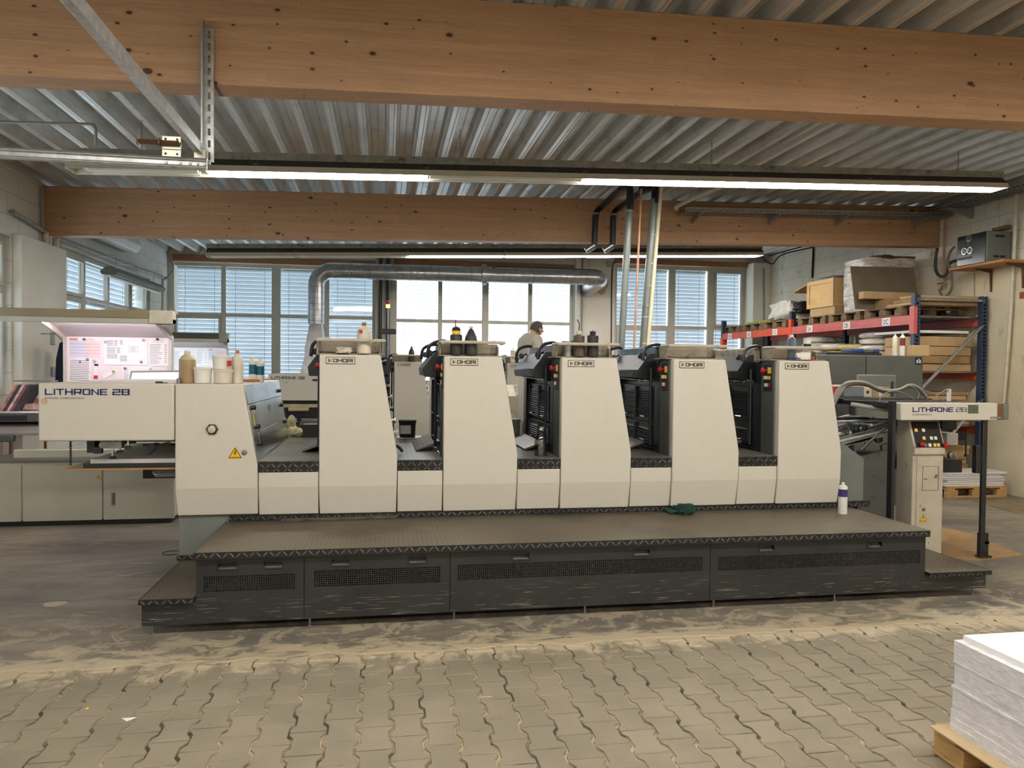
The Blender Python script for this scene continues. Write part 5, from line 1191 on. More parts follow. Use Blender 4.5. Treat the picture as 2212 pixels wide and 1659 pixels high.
# galvanised door track, strut, rail, spring
SY = 4.53
dr = thing('door_track', (-1.04, SY, 3.6), 'galvanised overhead door track hung from a slotted strut on the near beam', 'door track')
s0_ = PY(435, 38, SY); s1_ = PY(457, 345, SY); zt_, zb_ = s0_[1], s1_[1]
m_ = MB(); m_.box(s0_[0]-.002, s0_[0]+.006, SY, SY+.06, zb_, zt_)
x0, x1 = s0_[0]+.006, s1_[0]
n = 11; zz = zt_-.04; hstep = (zt_-.04-zb_)/n
m_.box(x0, x0+.018, SY+.052, SY+.058, zb_, zz); m_.box(x1-.018, x1, SY+.052, SY+.058, zb_, zz)
for i in range(n+1): m_.box(x0+.018, x1-.018, SY+.052, SY+.058, zz-hstep*i-.014, min(zz, zz-hstep*i+.014))
m_.build('slotted_strut', GALV, dr)
# diagonal-looking rail running toward the viewer
A = Vector((*PY(437, 330, SY), 0)); ax_, az_ = A[0], A[1]
m_ = MB(); m_.box(ax_-.045, ax_+.0, 1.0, SY+.02, az_+.0, az_+.05); m_.build('ceiling_track', GALV, dr, bevel=.006)
MB().box(ax_+.0, ax_+.004, 1.0, SY+.02, az_-.01, az_+.05).build('track_lip', GALV, dr)
# horizontal rail going left
ra = PY(0, 342, SY-.02); rb = PY(448, 360, SY-.02); rz = (rb[1])
prof = [(0, .045), (-.012, .045), (-.02, .03), (-.012, .02), (-.012, -.0), (-.02, -.01), (-.012, -.022), (0, -.022)]
m_ = MB(); m_.prism([(SY-.02+a, rz+b) for a, b in prof], 'x', XL+.02, rb[0]); m_.build('horizontal_track', GALV, dr, bevel=.002)
m_ = MB()
for p in (358, 388, 410, 426, 442): m_.lathe([(.009, 0), (.007, -.005)], (PY(p, 355, SY-.04)[0], SY-.034, rz+.008), 8, ax='y')
m_.build('bolt_heads', STEEL, dr)
a = PY(350, 293, SY-.01); b = PY(391, 345, SY-.01)
m_ = MB(); m_.box(a[0], b[0], SY-.012, SY-.006, b[1]+.0, a[1]); m_.box(a[0], b[0], SY-.02, SY-.012, (a[1]+b[1])/2-.012, (a[1]+b[1])/2+.012); m_.box(PY(420, 325, SY)[0], PY(445, 325, SY)[0], SY-.014, SY-.008, rz+.03, rz+.10)
for zc in (a[1]-.018, b[1]+.03):
    for xc in (a[0]+.02, b[0]-.02): m_.lathe([(.007, 0), (.007, -.004)], (xc, SY-.012, zc), 8, m=1, ax='y')
m_.build('mounting_plate', [pm('zinc_plate', S(206, 200, 180), .35, metal=.6, var=.1), BLACKM], dr, bevel=.002)
sa = PY(298, 305, SY-.035); sb_ = PY(392, 312, SY-.035)
m_ = MB().tube([(sa[0], SY-.035, sa[1]), (sb_[0], SY-.035, sa[1])], .006, 6); m_.lathe([(.022, -.004), (.022, .004)], (sa[0], SY-.035, sa[1]), 14, ax='x'); m_.lathe([(.024, -.004), (.024, .004)], ((sa[0]+sb_[0])/2, SY-.035, sa[1]), 14, ax='x')
pts = []
for i in range(340): pts.append((sa[0]+.006+(sb_[0]-sa[0]-.02)*i/340, SY-.035+.014*math.cos(i*.75), sa[1]+.014*math.sin(i*.75)))
m_.tube(pts, .0022, 4); m_.build('coil_spring', pm('rusty_steel', S(118, 92, 70), .5, metal=.5, var=.3), dr)
# thin conduits near the roof
def pipe(name, pts, r, mat, label, cat='pipe', n=8, group=None, parts=()):
    o = MB().tube([tuple(p) for p in pts], r, n).build(name, mat); return tag(o, label, cat, group)
GP_ = pm('grey_conduit', S(150, 150, 144), .5, var=.08)
cz = lambda px, py, y: at(px, py, y)
pipe('steel_conduit', smoothpath([at(-40, 262, 6.6), at(100, 266, 6.6), at(190, 268, 6.6), at(204, 272, 6.6), at(207, 285, 6.6), at(206, 312, 6.7)], 4), .012, GP_, 'thin bent conduit dropping to the left end of the long lamp', 'conduit')
m_ = []
p0 = at(1749, 272, 5.2); zz_ = deckz(p0.x)
a = PZ(1760, 262, deckz(4)-.02); b = PZ(1560, 378, deckz(4)-.02)
pipe('plastic_conduit', [(4.05, 4.85, deckz(4.05)-.022), (4.05, 7.1, deckz(4.05)-.022)], .014, WHITEG, 'thin pale conduit clipped along the roof deck behind the near beam', 'conduit')
a = at(1540, 395, 7.5); b = at(1463, 446, 9.3)
pipe('plastic_conduit', smoothpath([(at(1463, 446, 9.6).x+.5, 8.1, deckz(5)-.05), (at(1463, 446, 9.6).x+.25, 9.0, deckz(5)-.07), at(1466, 444, 9.6), at(1462, 452, 9.7)], 5), .028, WHITEG, 'stout pale conduit reaching down to the left end of the cable tray', 'conduit')
# hooks under the near beam
for px, py, lb in ((657, 205, 'small hook under the near beam next to the door track'), (1272, 240, 'small hook under the middle of the near beam'), (1758, 262, 'small curled hook under the near beam above the lamp')):
    q = at(px, py, 4.7); zb2 = deckz(q.x)-.6
    o = MB().tube([(q.x, 4.7, zb2+.004), (q.x, 4.7, zb2-.03)]+arc((q.x-.009, 4.7, zb2-.04), .011, PI*.4, -PI*.9, 8), .0035, 6).build('beam_hook', STEEL); tag(o, lb, 'hook', 'hooks under the near beam')
# insulated black pipes bending under the second beam, grey pipes down to the press
BI = pm('black_pipe_insulation', S(30, 31, 34), .35, var=.2, scale=20)
PVC = pm('grey_pvc_pipe', S(124, 130, 126), .28, var=.1, scale=4, stretch=(1, 1, .3), stain=(S(70, 84, 80), 3, .55, .7))
def insul(name, pts, label, clampz):
    t = thing(name, pts[0], label, 'pipe', 'black insulated pipes over the second beam')
    MB().tube(smoothpath(pts, 5), .042, 12).build('pipe_insulation', BI, t)
    e = Vector(pts[-1]); MB().tube([tuple(e), (e.x-.11, e.y+.03, e.z-.075)], .046, 12).build('foil_end', CHROME, t)
    for f in (1, 3):
        p = Vector(pts[f]); MB().lathe([(.05, -.012), (.05, .012)], tuple(p), 14).build('pipe_clamp', STEEL, t)
    p = Vector(pts[1]); MB().tube([(p.x, p.y, p.z), (p.x, p.y, deckz(p.x))], .005, 6).build('hanger_rod', STEEL, t)
Yp = 9.65
insul('insulated_pipe', [at(1362, 404, 8.65), at(1338, 412, 8.9), at(1300, 446, Yp), at(1288, 462, Yp), at(1285, 500, Yp), at(1284, 530, Yp)], 'black insulated pipe bending down over the second beam, one nearer the duct', 0)
insul('insulated_pipe', [at(1410, 406, 8.65), at(1385, 416, 8.9), at(1338, 448, Yp), at(1326, 464, Yp), at(1324, 500, Yp), at(1323, 530, Yp)], 'black insulated pipe bending down over the second beam, one nearer the copper pipe', 0)
def riser(px0, py0, px1, py1, Y, r, mat, label, name='riser_pipe'):
    t = thing(name, at(px1, py1, Y), label, 'pipe')
    a = at(px0, py0, Y); b = at(px1, py1, Y); b2 = b+(b-a)*.06
    MB().tube([tuple(a), tuple(b2)], r, 14).build('pipe_run', mat, t)
    return t, a, b
t, a, b = riser(1361, 425, 1341, 765, 8.65, .042, PVC, 'grey plastic riser pipe with black insulated top, beside the copper pipe')
MB().tube(smoothpath([at(1340, 410, 8.9), at(1354, 402, 8.7), at(1361, 412, 8.65), at(1360, 455, 8.65)], 4), .046, 12).build('insulated_top', BI, t)
p = at(1359, 456, 8.65); MB().lathe([(.052, -.012), (.052, .012)], tuple(p), 14).build('pipe_clamp', STEEL, t)
MB().tube([tuple(p), tuple(at(1385, 457, 8.65))], .006, 6).build('clamp_rod', STEEL, t)
t, a, b = riser(1414, 430, 1388, 765, 8.75, .05, PVC, 'thicker grey riser pipe strapped to a cream cable conduit')
MB().tube(smoothpath([at(1385, 412, 8.9), at(1404, 402, 8.8), at(1416, 412, 8.75), at(1415, 440, 8.75)], 4), .054, 12).build('insulated_top', BI, t)
for px, py in ((1413, 508), (1406, 570), (1403, 618), (1397, 660), (1394, 685), (1391, 742)):
    p = at(px, py, 8.75); MB().lathe([(.054, -.004), (.054, .004)], tuple(p), 14).build('pipe_strap', WHITEP, t)
p = at(1397, 661, 8.75); MB().lathe([(.058, -.015), (.058, .015)], tuple(p), 14).build('pipe_clamp', STEEL, t); MB().tube([tuple(p), tuple(at(1372, 661, 8.65))], .006, 6).build('clamp_rod', STEEL, t)
CREAMC = pm('cream_conduit', S(222, 214, 178), .45, var=.04)
t, a, b = riser(1428, 405, 1398, 765, 8.70, .024, CREAMC, 'cream cable conduit running beside the thick grey riser', 'cable_conduit')
t, a, b = riser(1385, 408, 1369, 765, 8.65, .014, COPPER, 'thin bright copper pipe between the two grey risers', 'copper_pipe')
yc = 9.80; q = [at(1304, 440, yc), at(1303, 483, yc), at(1312, 492, yc), at(1320, 493, yc)]
q2 = [(x, yc, PY(1320, 493, yc)[1]+.0274*(x-q[3].x)) for x in (q[3].x, 4.0, 6.0, 7.9)]
t = thing('copper_pipe', q2[0], 'thin copper pipe clipped along the face of the second beam', 'pipe')
MB().tube(smoothpath([tuple(v) for v in q], 3)+q2[1:], .008, 8).build('pipe_run', COPPER, t)
for px in (1314, 1475, 1729, 1968): x = PY(px, 495, yc)[0]; MB().lathe([(.014, -.012), (.016, 0), (.014, .012)], (x, yc, q2[0][2]+.0274*(x-q2[0][0])), 10, ax='x').build('pipe_clip', CHROME, t)
# perforated cable tray along the second beam with brackets
ct = thing('cable_tray', (6, 9.65, 3.85), 'perforated galvanised cable tray bracketed along the second beam', 'cable tray')
a = at(1480, 447, 9.55); xe = XR-.03
def tz(x): return a.z+.0274*(x-a.x)
def sl(m_, x0, x1, y0, y1, z0, z1, m=0): m_.hexa([(x0, y0, tz(x0)+z0), (x1, y0, tz(x1)+z0), (x1, y1, tz(x1)+z0), (x0, y1, tz(x0)+z0)], [(x0, y0, tz(x0)+z1), (x1, y0, tz(x1)+z1), (x1, y1, tz(x1)+z1), (x0, y1, tz(x0)+z1)], m)
m_ = MB(); sl(m_, a.x, xe, 9.55, 9.553, -.012, 0); sl(m_, a.x, xe, 9.55, 9.553, -.058, -.046); sl(m_, a.x, xe, 9.55, 9.553, -.033, -.026)
x = a.x; k = 0
while x < xe-.04:
    sl(m_, x, x+.022, 9.55, 9.553, -.046, -.033); sl(m_, x+.02, x+.042, 9.55, 9.553, -.026, -.012); x += .045
for y in (9.55, 9.59, 9.64, 9.69, 9.74, 9.79): sl(m_, a.x, xe, y, y+.02, -.060, -.058)
x = a.x
while x < xe-.04: sl(m_, x, x+.035, 9.55, 9.83, -.060, -.0585); x += .07
m_.build('tray_rail', GALV, ct)
m_ = MB(); sl(m_, a.x+.05, xe, 9.62, 9.72, -.055, -.02); m_.build('tray_cables', BLACKM, ct)
for px in (1505, 1671, 1818, 1984):
    x = PY(px, 470, 9.7)[0]; m_ = MB(); m_.prism([(9.53, tz(x)-.075), (9.53, tz(x)-.06), (9.84, tz(x)-.06), (9.84, tz(x)-.17), (9.81, tz(x)-.17)], 'x', x-.012, x+.012); m_.build('tray_bracket', GALV, ct)
# second tray running along the right wall toward the viewer
ct2 = thing('cable_tray', (8.0, 7, 4.0), 'perforated cable tray running along the top of the rack-side wall', 'cable tray')
zt_ = deckz(8)-.10
m_ = MB().box(7.82, 7.825, 2.0, 9.8, zt_-.06, zt_-.045); m_.box(7.82, 7.825, 2.0, 9.8, zt_-.012, zt_)
y = 2.0
while y < 9.7: m_.box(7.82, 7.825, y, y+.025, zt_-.045, zt_-.012); m_.box(7.82, 8.15, y, y+.035, zt_-.062, zt_-.060); y += .07
m_.build('tray_rail', GALV, ct2); MB().box(7.9, 8.1, 2.0, 9.7, zt_-.055, zt_-.01).build('tray_cables', BLACKM, ct2)
for y in (3.5, 5.5, 7.5, 9.2): MB().prism([(7.80, zt_-.08), (7.80, zt_-.062), (8.2, zt_-.062), (8.2, zt_-.2), (8.17, zt_-.2)], 'y', y, y+.03).build('tray_bracket', GALV, ct2)

# spiral air duct in front of the far windows
DY = 14.0
du = thing('air_duct', at(1045, 590, DY), 'silver spiral air duct bending down to the rear press hood', 'duct')
DUM = pm('spiral_duct_steel', S(178, 180, 182), .28, metal=.85, var=.14, scale=10)
c1 = at(683, 700, DY); c2 = at(720, 585, DY); c3 = at(1290, 600, DY); R = .150
zh = c2.z; ze = c3.z
path = [(c1.x, DY, c1.z-.0), (c1.x, DY, zh-.30)]+[(c1.x+.28-.28*math.cos(t_), DY, zh-.28+.28*math.sin(t_)) for t_ in [PI/2*i/8 for i in range(9)]]
path += [(c3.x-.05, DY, ze)]
MB().tube(path, R, 24).build('duct_run', DUM, du)
m_ = MB(); zv = c1.z+.05
while zv < zh-.3: m_.tube(arc((c1.x, DY, zv), R+.001, 0, 2*PI, 20, 'xy'), .0035, 5, cap=False); zv += .105
x = c1.x+.35
while x < c3.x-.1:
    pts = [(x+.03*math.sin(2*PI*i/20)*.8, DY+(R+.001)*math.cos(2*PI*i/20), zh+(ze-zh)*(x-c2.x)/(c3.x-c2.x)+(R+.001)*math.sin(2*PI*i/20)) for i in range(21)]
    m_.tube(pts, .0035, 5, cap=False); x += .125
m_.build('spiral_seam', STEEL, du)
pe = [(c3.x-.08+.16*math.sin(t_), DY+.16-.16*math.cos(t_)*1.0, ze-.02*t_) for t_ in [PI/2*i/8 for i in range(9)]]
MB().tube([(c3.x-.2, DY, ze)]+pe+[(pe[-1][0]+.0, YB+.05, ze-.12)], R+.012, 24).build('end_elbow', DUM, du)
x = at(1045, 590, DY).x; MB().lathe([(R+.005, -.05), (R+.05, -.045), (R+.05, .045), (R+.005, .05)], (x, DY, ze+(zh-ze)*.4), 24, ax='x').build('joint_collar', DUM, du)
for px in (757, 888, 1018, 1150, 1272):
    x = PY(px, 580, DY)[0]; zc = zh+(ze-zh)*(x-c2.x)/(c3.x-c2.x)
    m_ = MB(); m_.tube(arc((0, 0, 0), R+.006, 0, 2*PI, 20, 'yz'), .006, 6, cap=False); m_.xform(Matrix.Translation((x, DY, zc))); m_.tube([(x, DY, zc+R), (x, DY, deckz(x)+.01)], .004, 6); m_.build('pipe_hanger', STEEL, du)
m_ = MB(); h0 = at(683, 700, DY); hb = PY(683, 760, DY)[1]; hb2 = PY(683, 808, DY)[1]
m_.lathe([(.15, h0.z+.06), (.155, h0.z), (.26, hb+.06), (.26, hb-.08), (.36, hb2+.03), (.36, hb2-.1)], (h0.x, DY, 0), 4); m_.xform(Matrix.Translation((h0.x, DY, 0)) @ Matrix.Rotation(PI/4, 4, 'Z') @ Matrix.Translation((-h0.x, -DY, 0))); m_.build('square_hood', DUM, du, bevel=.004); MB().box(h0.x-.3, h0.x+.5, DY-.3, DY+.3, 0, hb2-.09).build('dryer_box', CREAM2, du, bevel=.01)
MB().tube([(PY(1062, 583, DY-.13)[0], DY-.1, PY(1062, 583, DY)[1]), (PY(1070, 578, DY)[0], DY-.1, PY(1070, 577, DY)[1]), (PY(1280, 584, DY)[0], DY-.1, PY(1280, 584, DY)[1]), (PY(1296, 590, DY)[0], DY-.1, PY(1296, 588, DY)[1])], .008, 6).build('duct_cable', BLACKM, du)
p = at(1297, 625, YB-.006)
# damp stain is part of the wall paint
st = MB().prism([(p.x-.22, p.z+.18), (p.x-.16, p.z-.02), (p.x-.05, p.z-.08), (p.x+.03, p.z-.13), (p.x+.12, p.z-.05), (p.x+.2, p.z+.18)], 'y', YB-.003, YB).build('trim_6', pm('damp_plaster', S(196, 176, 146), .9, var=.2, scale=14)); struct(st, 'damp stained patch on the white wall under the duct end', 'plaster patch')

# vertical services between windows
def vbar(name, px, w, Y, z0, z1, mat, label, cat='pipe', round_=True, group='pipes between the far windows'):
    x = PY(px, 650, Y)[0]
    m_ = MB().tube([(x, Y, z0), (x, Y, z1)], w/2, 12) if round_ else MB().box(x-w/2, x+w/2, Y-w/2, Y+w/2, z0, z1)
    return tag(m_.build(name, mat), label, cat, group)
vbar('steel_column', 816, .09, YB-.06, 0, deckz(0), FRAMEW, 'pale steel column nearer the corner window', 'column', False)
vbar('downpipe', 821.5, .07, YB-.16, 0, deckz(0), BLACKM, 'black downpipe next to the far left window')
vbar('steel_column', 829, .07, YB-.06, 0, deckz(0), FRAMEW, 'pale steel column between the two black downpipes', 'column', False)
vbar('downpipe', 838, .07, YB-.16, 0, deckz(0), BLACKM, 'black downpipe next to the bright middle window')
vbar('steel_column', 846, .06, YB-.06, 0, deckz(0), FRAMEW, 'pale steel column at the edge of the bright middle window', 'column', False)
vbar('downpipe', 1249, .12, YB-.12, 0, deckz(4), WHITEP, 'fat white pipe beside the bright middle window')
vbar('steel_conduit', 1257, .03, YB-.12, 0, deckz(4), GP_, 'thin grey conduit beside the fat white pipe', 'conduit')
o = MB().tube(smoothpath([at(1345, 563, YB-.02), at(1327, 566, YB-.02), at(1322, 600, YB-.02), at(1321, 680, YB-.02), at(1320, 780, YB-.02)], 5), .012, 8).build('black_cable', RUB); tag(o, 'black cable dropping down the white wall beside the far right window', 'cable')
q = at(1318, 571, YB-.02); tag(MB().box(q.x-.07, q.x+.05, YB-.06, YB, q.z-.05, q.z+.06).build('junction_box', LGREY, bevel=.006), 'grey junction box on the far wall above the duct end', 'junction box')
for a_, b_, lb in ((((1660, 553), (1720, 536), (1757, 527)), 12.5, 'black cable sagging from the lamp end to the second beam'), (((1646, 556), (1668, 570), (1690, 550), (1757, 534)), 12.3, 'lower black cable looping to the corner')):
    tag(MB().tube(smoothpath([at(x, y, b_) for x, y in a_], 6), .011, 8).build('black_cable', RUB), lb, 'cable', 'black cables by the far corner')
a = PX(1757, 535, XR-.02); b = PX(1757, 600, XR-.02); tag(MB().tube([(XR-.02, a[0], a[1]+.2), (XR-.02, a[0], a[1]), (XR-.02, a[0]+.02, b[1])], .018, 8).build('black_cable', RUB), 'black cable dropping down the side wall behind the wooden crate', 'cable')
tag(MB().tube([at(1650, 580, YB-.33), at(1650, 790, YB-.33)], .018, 8).build('wall_conduit', GP_), 'thin conduit down the corner pilaster', 'conduit')
# left wall: conduits, pipe, lamp, air unit
tag(MB().tube([(XL+.05, 9.0, PX(110, 509, XL+.05)[1]+.10), (XL+.05, 10.0, PX(122, 514, XL+.05)[1]), (XL+.05, 14.8, PX(353, 600, XL+.05)[1])], .028, 10).build('wall_pipe', GP_), 'grey pipe running along the side wall above the window', 'pipe')
for k, (px, r, mt) in enumerate(((99, .03, WHITEG), (107, .03, WHITEG), (116, .022, GP_), (123, .03, WHITEG), (128, .018, GP_))):
    q = PX(px, 650, XL+.05); tag(MB().tube([(XL+.05, q[0], .9), (XL+.05, q[0], 3.2)], r, 10).build('wall_conduit', mt), ('outermost pale conduit beside the white pier', 'second pale conduit beside the white pier', 'thin grey conduit in the middle of the bundle', 'pale conduit next to the side window', 'thinnest grey conduit touching the side window frame')[k], 'conduit', 'vertical conduits on the side wall')
for px, py, w, h, lb in ((116, 731, .09, .16, 'grey switch box high on the conduit bundle'), (118, 803, .12, .12, 'grey socket box low on the conduit bundle'), (133, 780, .05, .10, 'narrow socket beside the coat'), (133, 803, .05, .10, 'narrow lower socket beside the coat')):
    q = PX(px, py, XL+.12); tag(MB().box(XL+.02, XL+.12, q[0]-w/2, q[0]+w/2, q[1]-h/2, q[1]+h/2).build('socket_box', LGREY, bevel=.008), lb, 'socket', 'socket boxes on the side wall')
q = PX(92, 405, XL+.04); tag(MB().tube(smoothpath([(XL+.04, q[0], q[1]-.0), (XL+.04, q[0], 3.25)], 3), .02, 8).build('wall_conduit', GP_), 'short conduit beside the end of the second beam', 'conduit')
q = PX(170, 528, XL+.1); q2 = PX(262, 530, XL+.4)
au = thing('air_unit', (XL+.25, 11.5, 3.4), 'white slatted air unit under the roof by the side window', 'air unit')
MB().prism([(XL+.05, 3.36), (XL+.05, 3.56), (XL+.30, 3.56), (XL+.36, 3.46), (XL+.30, 3.36)], 'y', 10.9, 12.4).build('unit_case', WHITEP, au, bevel=.02)
m_ = MB()
for i in range(5): m_.box(XL+.09+.04*i, XL+.11+.04*i, 10.95, 12.35, 3.352, 3.361)
m_.build('air_louvre', LGREY, au)
ll = thing('wall_lamp', (XL+.3, 12.3, 2.9), 'unlit green-grey tube lamp hanging before the side window', 'lamp')
a = PX(232, 590, XL+.30); b = PX(342, 620, XL+.30)
MB().prism([(XL+.2, a[1]+.03), (XL+.28, a[1]+.10), (XL+.34, a[1]+.10), (XL+.42, a[1]+.03), (XL+.40, a[1]-.02), (XL+.22, a[1]-.02)], 'y', a[0], b[0]).build('lamp_housing', pm('olive_lamp_housing', S(90, 96, 80), .5, var=.15), ll, bevel=.006)
MB().tube([(XL+.31, a[0]+.05, a[1]-.035), (XL+.31, b[0]-.05, a[1]-.035)], .022, 10).build('unlit_tube', OFFT, ll)
for y in (a[0]+.3, (a[0]+b[0])/2, b[0]-.3): MB().tube([(XL+.31, y, a[1]+.09), (XL+.31, y, a[1]+.28), (XL+.02, y, a[1]+.28)], .006, 6).build('lamp_bracket', STEEL, ll)
# cables bundle at the corner
tag(MB().tube(smoothpath([at(372, 545, 14.6), at(368, 560, 14.6), at(374, 580, 14.6), at(362, 598, 14.6), at(352, 604, 14.6)], 5), .014, 8).build('black_cable', GP_), 'bundle of thin grey cables looping in the far corner', 'cable')
tag(MB().tube([at(360, 600, 14.7), at(352, 602, 14.7), at(352, 790, 14.7)], .022, 8).build('wall_conduit', WHITEG), 'white conduit down the far corner beside the first window', 'conduit')
# signal mast on the rear press
mt = thing('signal_mast', (at(837, 700, 11.2)), 'slim signal mast with red and amber lamp on the rear press', 'signal lamp')
a = at(838, 712, 11.2); b = at(838, 665, 11.2)
MB().tube([(a.x, 11.2, .446), tuple(b)], .014, 8).build('mast_pole', STEEL, mt)
MB().lathe([(.03, 0), (.03, .05)], tuple(b), 12).build('amber_lens', pm('amber_lens', S(250, 200, 60), .3, emit=((1, .6, .1), 3.0)), mt); MB().lathe([(.03, .05), (.03, .10), (.02, .11)], tuple(b), 12).build('red_lens', RED, mt)
q = at(838, 716, 11.2); MB().box(q.x-.12, q.x+.12, 11.15, 11.25, q.z-.04, q.z+.04).build('mast_bracket', BLACKM, mt, bevel=.01)
# ================================================================== PALLET RACK
RX0, RX1 = 7.03, 8.06
rk = thing('pallet_rack', (7.5, 12, 0), 'blue and orange pallet rack along the side wall with bay labels 1A to 2C', 'rack')
yn = 8.85; ym = PX(1712, 690, RX0)[0]; yf = 14.55
def upright(x, y, z1, z0=0.0):
    m_ = MB(); w = .09
    m_.box(x-.035, x+.035, y-.002, y+.0, z0, z1) if False else None
    for a, b, c_, d in ((x-.045, x-.02, y-.04, y-.036), (x+.02, x+.045, y-.04, y-.036), (x-.045, x-.041, y-.036, y+.03), (x+.041, x+.045, y-.036, y+.03)): m_.box(a, b, c_, d, z0, z1)
    z = z0
    while z < z1-.03:
        m_.box(x-.02, x+.02, y-.04, y-.036, z, z+.028); z += .05
    m_.box(x-.04, x+.04, y-.0, y+.004, z0, z1)
    return m_.build('rack_upright', BLUER, rk)
for y in (yn, ym, yf):
    upright(RX0, y, 2.66); upright(RX1, y, 2.66)
for y in (ym,): MB().box(RX0-.052, RX0+.0, y-.045, y+.045, 2.15, 2.52).build('beam_connector', ORANGE, rk)
MB().box(RX0-.052, RX0+.0, yn-.042, yn+.05, 2.13, 2.50).build('beam_connector', ORANGE2, rk); MB().box(RX0-.05, RX0+.05, yf-.06, yf+.05, 1.0, 2.3).build('beam_connector', ORANGE, rk)
for a, b, mt in ((yn+.05, ym-.045, ORANGE2), (ym+.045, yf-.05, ORANGE)):
    m_ = MB().box(RX0-.045, RX0+.0, a, b, 2.26, 2.385); m_.box(RX0-.048, RX0-.045, a, b, 2.30, 2.345); m_.build('load_beam', mt, rk, bevel=.006)
    MB().box(RX1-.0, RX1+.04, a, b, 2.26, 2.385).build('load_beam', mt, rk, bevel=.006)
    for z in (1.52, .78): 
        MB().box(RX0-.045, RX0+.0, a, b, z, z+.11).build('load_beam', ORANGE, rk, bevel=.006); MB().box(RX1, RX1+.04, a, b, z, z+.11).build('load_beam', ORANGE, rk, bevel=.006)
# end frame bracing
m_ = MB().tube([(RX0, yn-.02, 2.60), (RX1, yn-.02, 2.60)], .022, 8); o = m_.build('end_brace', GALV, rk)
for z0, z1, f in ((1.30, 2.27, 1), (.15, 1.25, 1), ): MB().tube([(RX0, yn-.02, z0), (RX1, yn-.02, z1)], .022, 8).build('end_brace', GALV, rk)
MB().tube([(RX0, yn-.02, 1.25), (RX1, yn-.02, .95)], .022, 8).build('end_brace', GALV, rk)
for z in (2.385, 1.63, .89): 
    m_ = MB()
    yy = yn+.06
    while yy < yf-.1: m_.box(RX0, RX1, yy, yy+.10, z-.02, z); yy += .14
    m_.build('shelf_slats', STEEL, rk)
for px, s_ in ((1577, '1A'), (1618, '1B'), (1674, '1C'), (1749, '2A'), (1829, '2B'), (1914, '2C')):
    y = PX(px, 700, RX0-.05)[0]; yw = .17
    p = MB().box(RX0-.0515, RX0-.049, y-yw/2, y+yw/2, 2.268, 2.378).build('bay_label', PAPERM, rk)
    textobj('label_text', s_, .10, (RX0-.0520, y+.065, 2.288), BLACKL, p, rot=(PI/2, 0, -PI/2), ext=.0004)
def yx(px, py=690, x=RX0): return PX(px, py, x)[0]
# pallets
pal = thing('wooden_pallet', (0, 0, 0), 'x', 'pallet', 'pallets on top of the rack')
def pallet_parts(t, L, W, mat, H=.144):
    # long side along Y; origin at the centre of its base
    for k, x in enumerate((-W/2+.05, 0, W/2-.05)):
        MB().box(x-.05, x+.05, -L/2, L/2, 0, .022).build('runner_board', mat, t, bevel=.003)
        for y in (-L/2+.07, 0, L/2-.07): MB().box(x-.05, x+.05, y-.07, y+.07, .022, .100).build('pallet_block', mat, t, bevel=.003)
    for k in range(3): y = (-L/2+.05, 0, L/2-.05)[k]; MB().box(-W/2, W/2, y-.05, y+.05, .100, .122).build('stringer_board', mat, t, bevel=.003)
    for k in range(5):
        x = -W/2+.05+k*(W-.1)/4; MB().box(x-.05, x+.05, -L/2, L/2, .122, .144).build('deck_board', mat, t, bevel=.003)
pallet_parts(pal, .80, 1.0, PALD)
ptop = 2.387
spots = [(yx(1577), 'weathered pallet on the rack above label 1A'), (yx(1625), 'pallet on the rack above label 1B, under the yellow-green sacks'), (yx(1675), 'pallet on the rack above label 1C, under the white wrapped bundle'),
         (yx(1752), 'pallet on the rack above label 2A, under the plywood crate'), (yx(1822), 'pallet on the rack above label 2B, under the film-wrapped stack'), (yx(1913)+.08, 'pallet on the rack above label 2C, under flattened cartons')]
spots[2] = ((spots[1][0]+ym)/2-.1, spots[2][1])
for i, (y, lb) in enumerate(spots):
    if i == 0: p_ = pal; pal.location = (7.53, y, ptop); pal['label'] = lb
    else: dup(pal, (7.53, y, ptop), lb, 'pallets on top of the rack')
PZT = ptop+.144
# yellow-green sacks
tag(MB().box(7.1, 8.0, spots[1][0]-.38, spots[1][0]+.36, PZT, PZT+.05).build('flat_sack', pm('yellow_green_film', S(190, 196, 70), .35, var=.3, scale=5, stain=(S(60, 90, 60), 6, .5, .6)), bevel=.02, jit=0), 'yellow and green film sack lying on the pallet above 1B', 'sack')
# white wrapped bundle
def lump(name, c, size, mat, label, cat, seed=1, amt=.12, n=22, group=None, noise_s=2.2, flat=.2):
    """cloth/film wrapped irregular mass: superellipsoid with folds"""
    vs = []; fs = []; h = n//2
    for i in range(h+1):
        th = PI*i/h
        for k in range(n):
            a = 2*PI*k/n
            sp = lambda v, e: math.copysign(abs(v)**e, v)
            x, y, z = sp(math.sin(th), .5)*sp(math.cos(a), .5), sp(math.sin(th), .5)*sp(math.sin(a), .5), sp(math.cos(th), .6)
            d = 1+amt*noise.noise(Vector((x*noise_s+seed*7.3, y*noise_s, z*noise_s*1.6)))+amt*.5*noise.noise(Vector((x*7+seed, y*7, z*7)))
            zz = z*d
            vs.append((x*size[0]/2*d, y*size[1]/2*d, max(-1, zz)*size[2]/2+size[2]/2))
    for i in range(h):
        for k in range(n): fs.append((i*n+k, (i+1)*n+k, (i+1)*n+(k+1) % n, i*n+(k+1) % n))
    m_ = MB(); m_.add(vs, fs); o = m_.build(name, mat, ang=50); o.location = c; tag(o, label, cat, group); return o
FILM = pm('white_stretch_film', S(214, 210, 200), .3, var=.14, scale=7, bmp=.9, bscale=14, stain=(S(120, 112, 100), 9, .6, .72))
SACKW = pm('white_plastic_sack', S(218, 212, 200), .5, var=.16, scale=9, bmp=.7, bscale=18, stain=(S(90, 86, 84), 11, .6, .68))
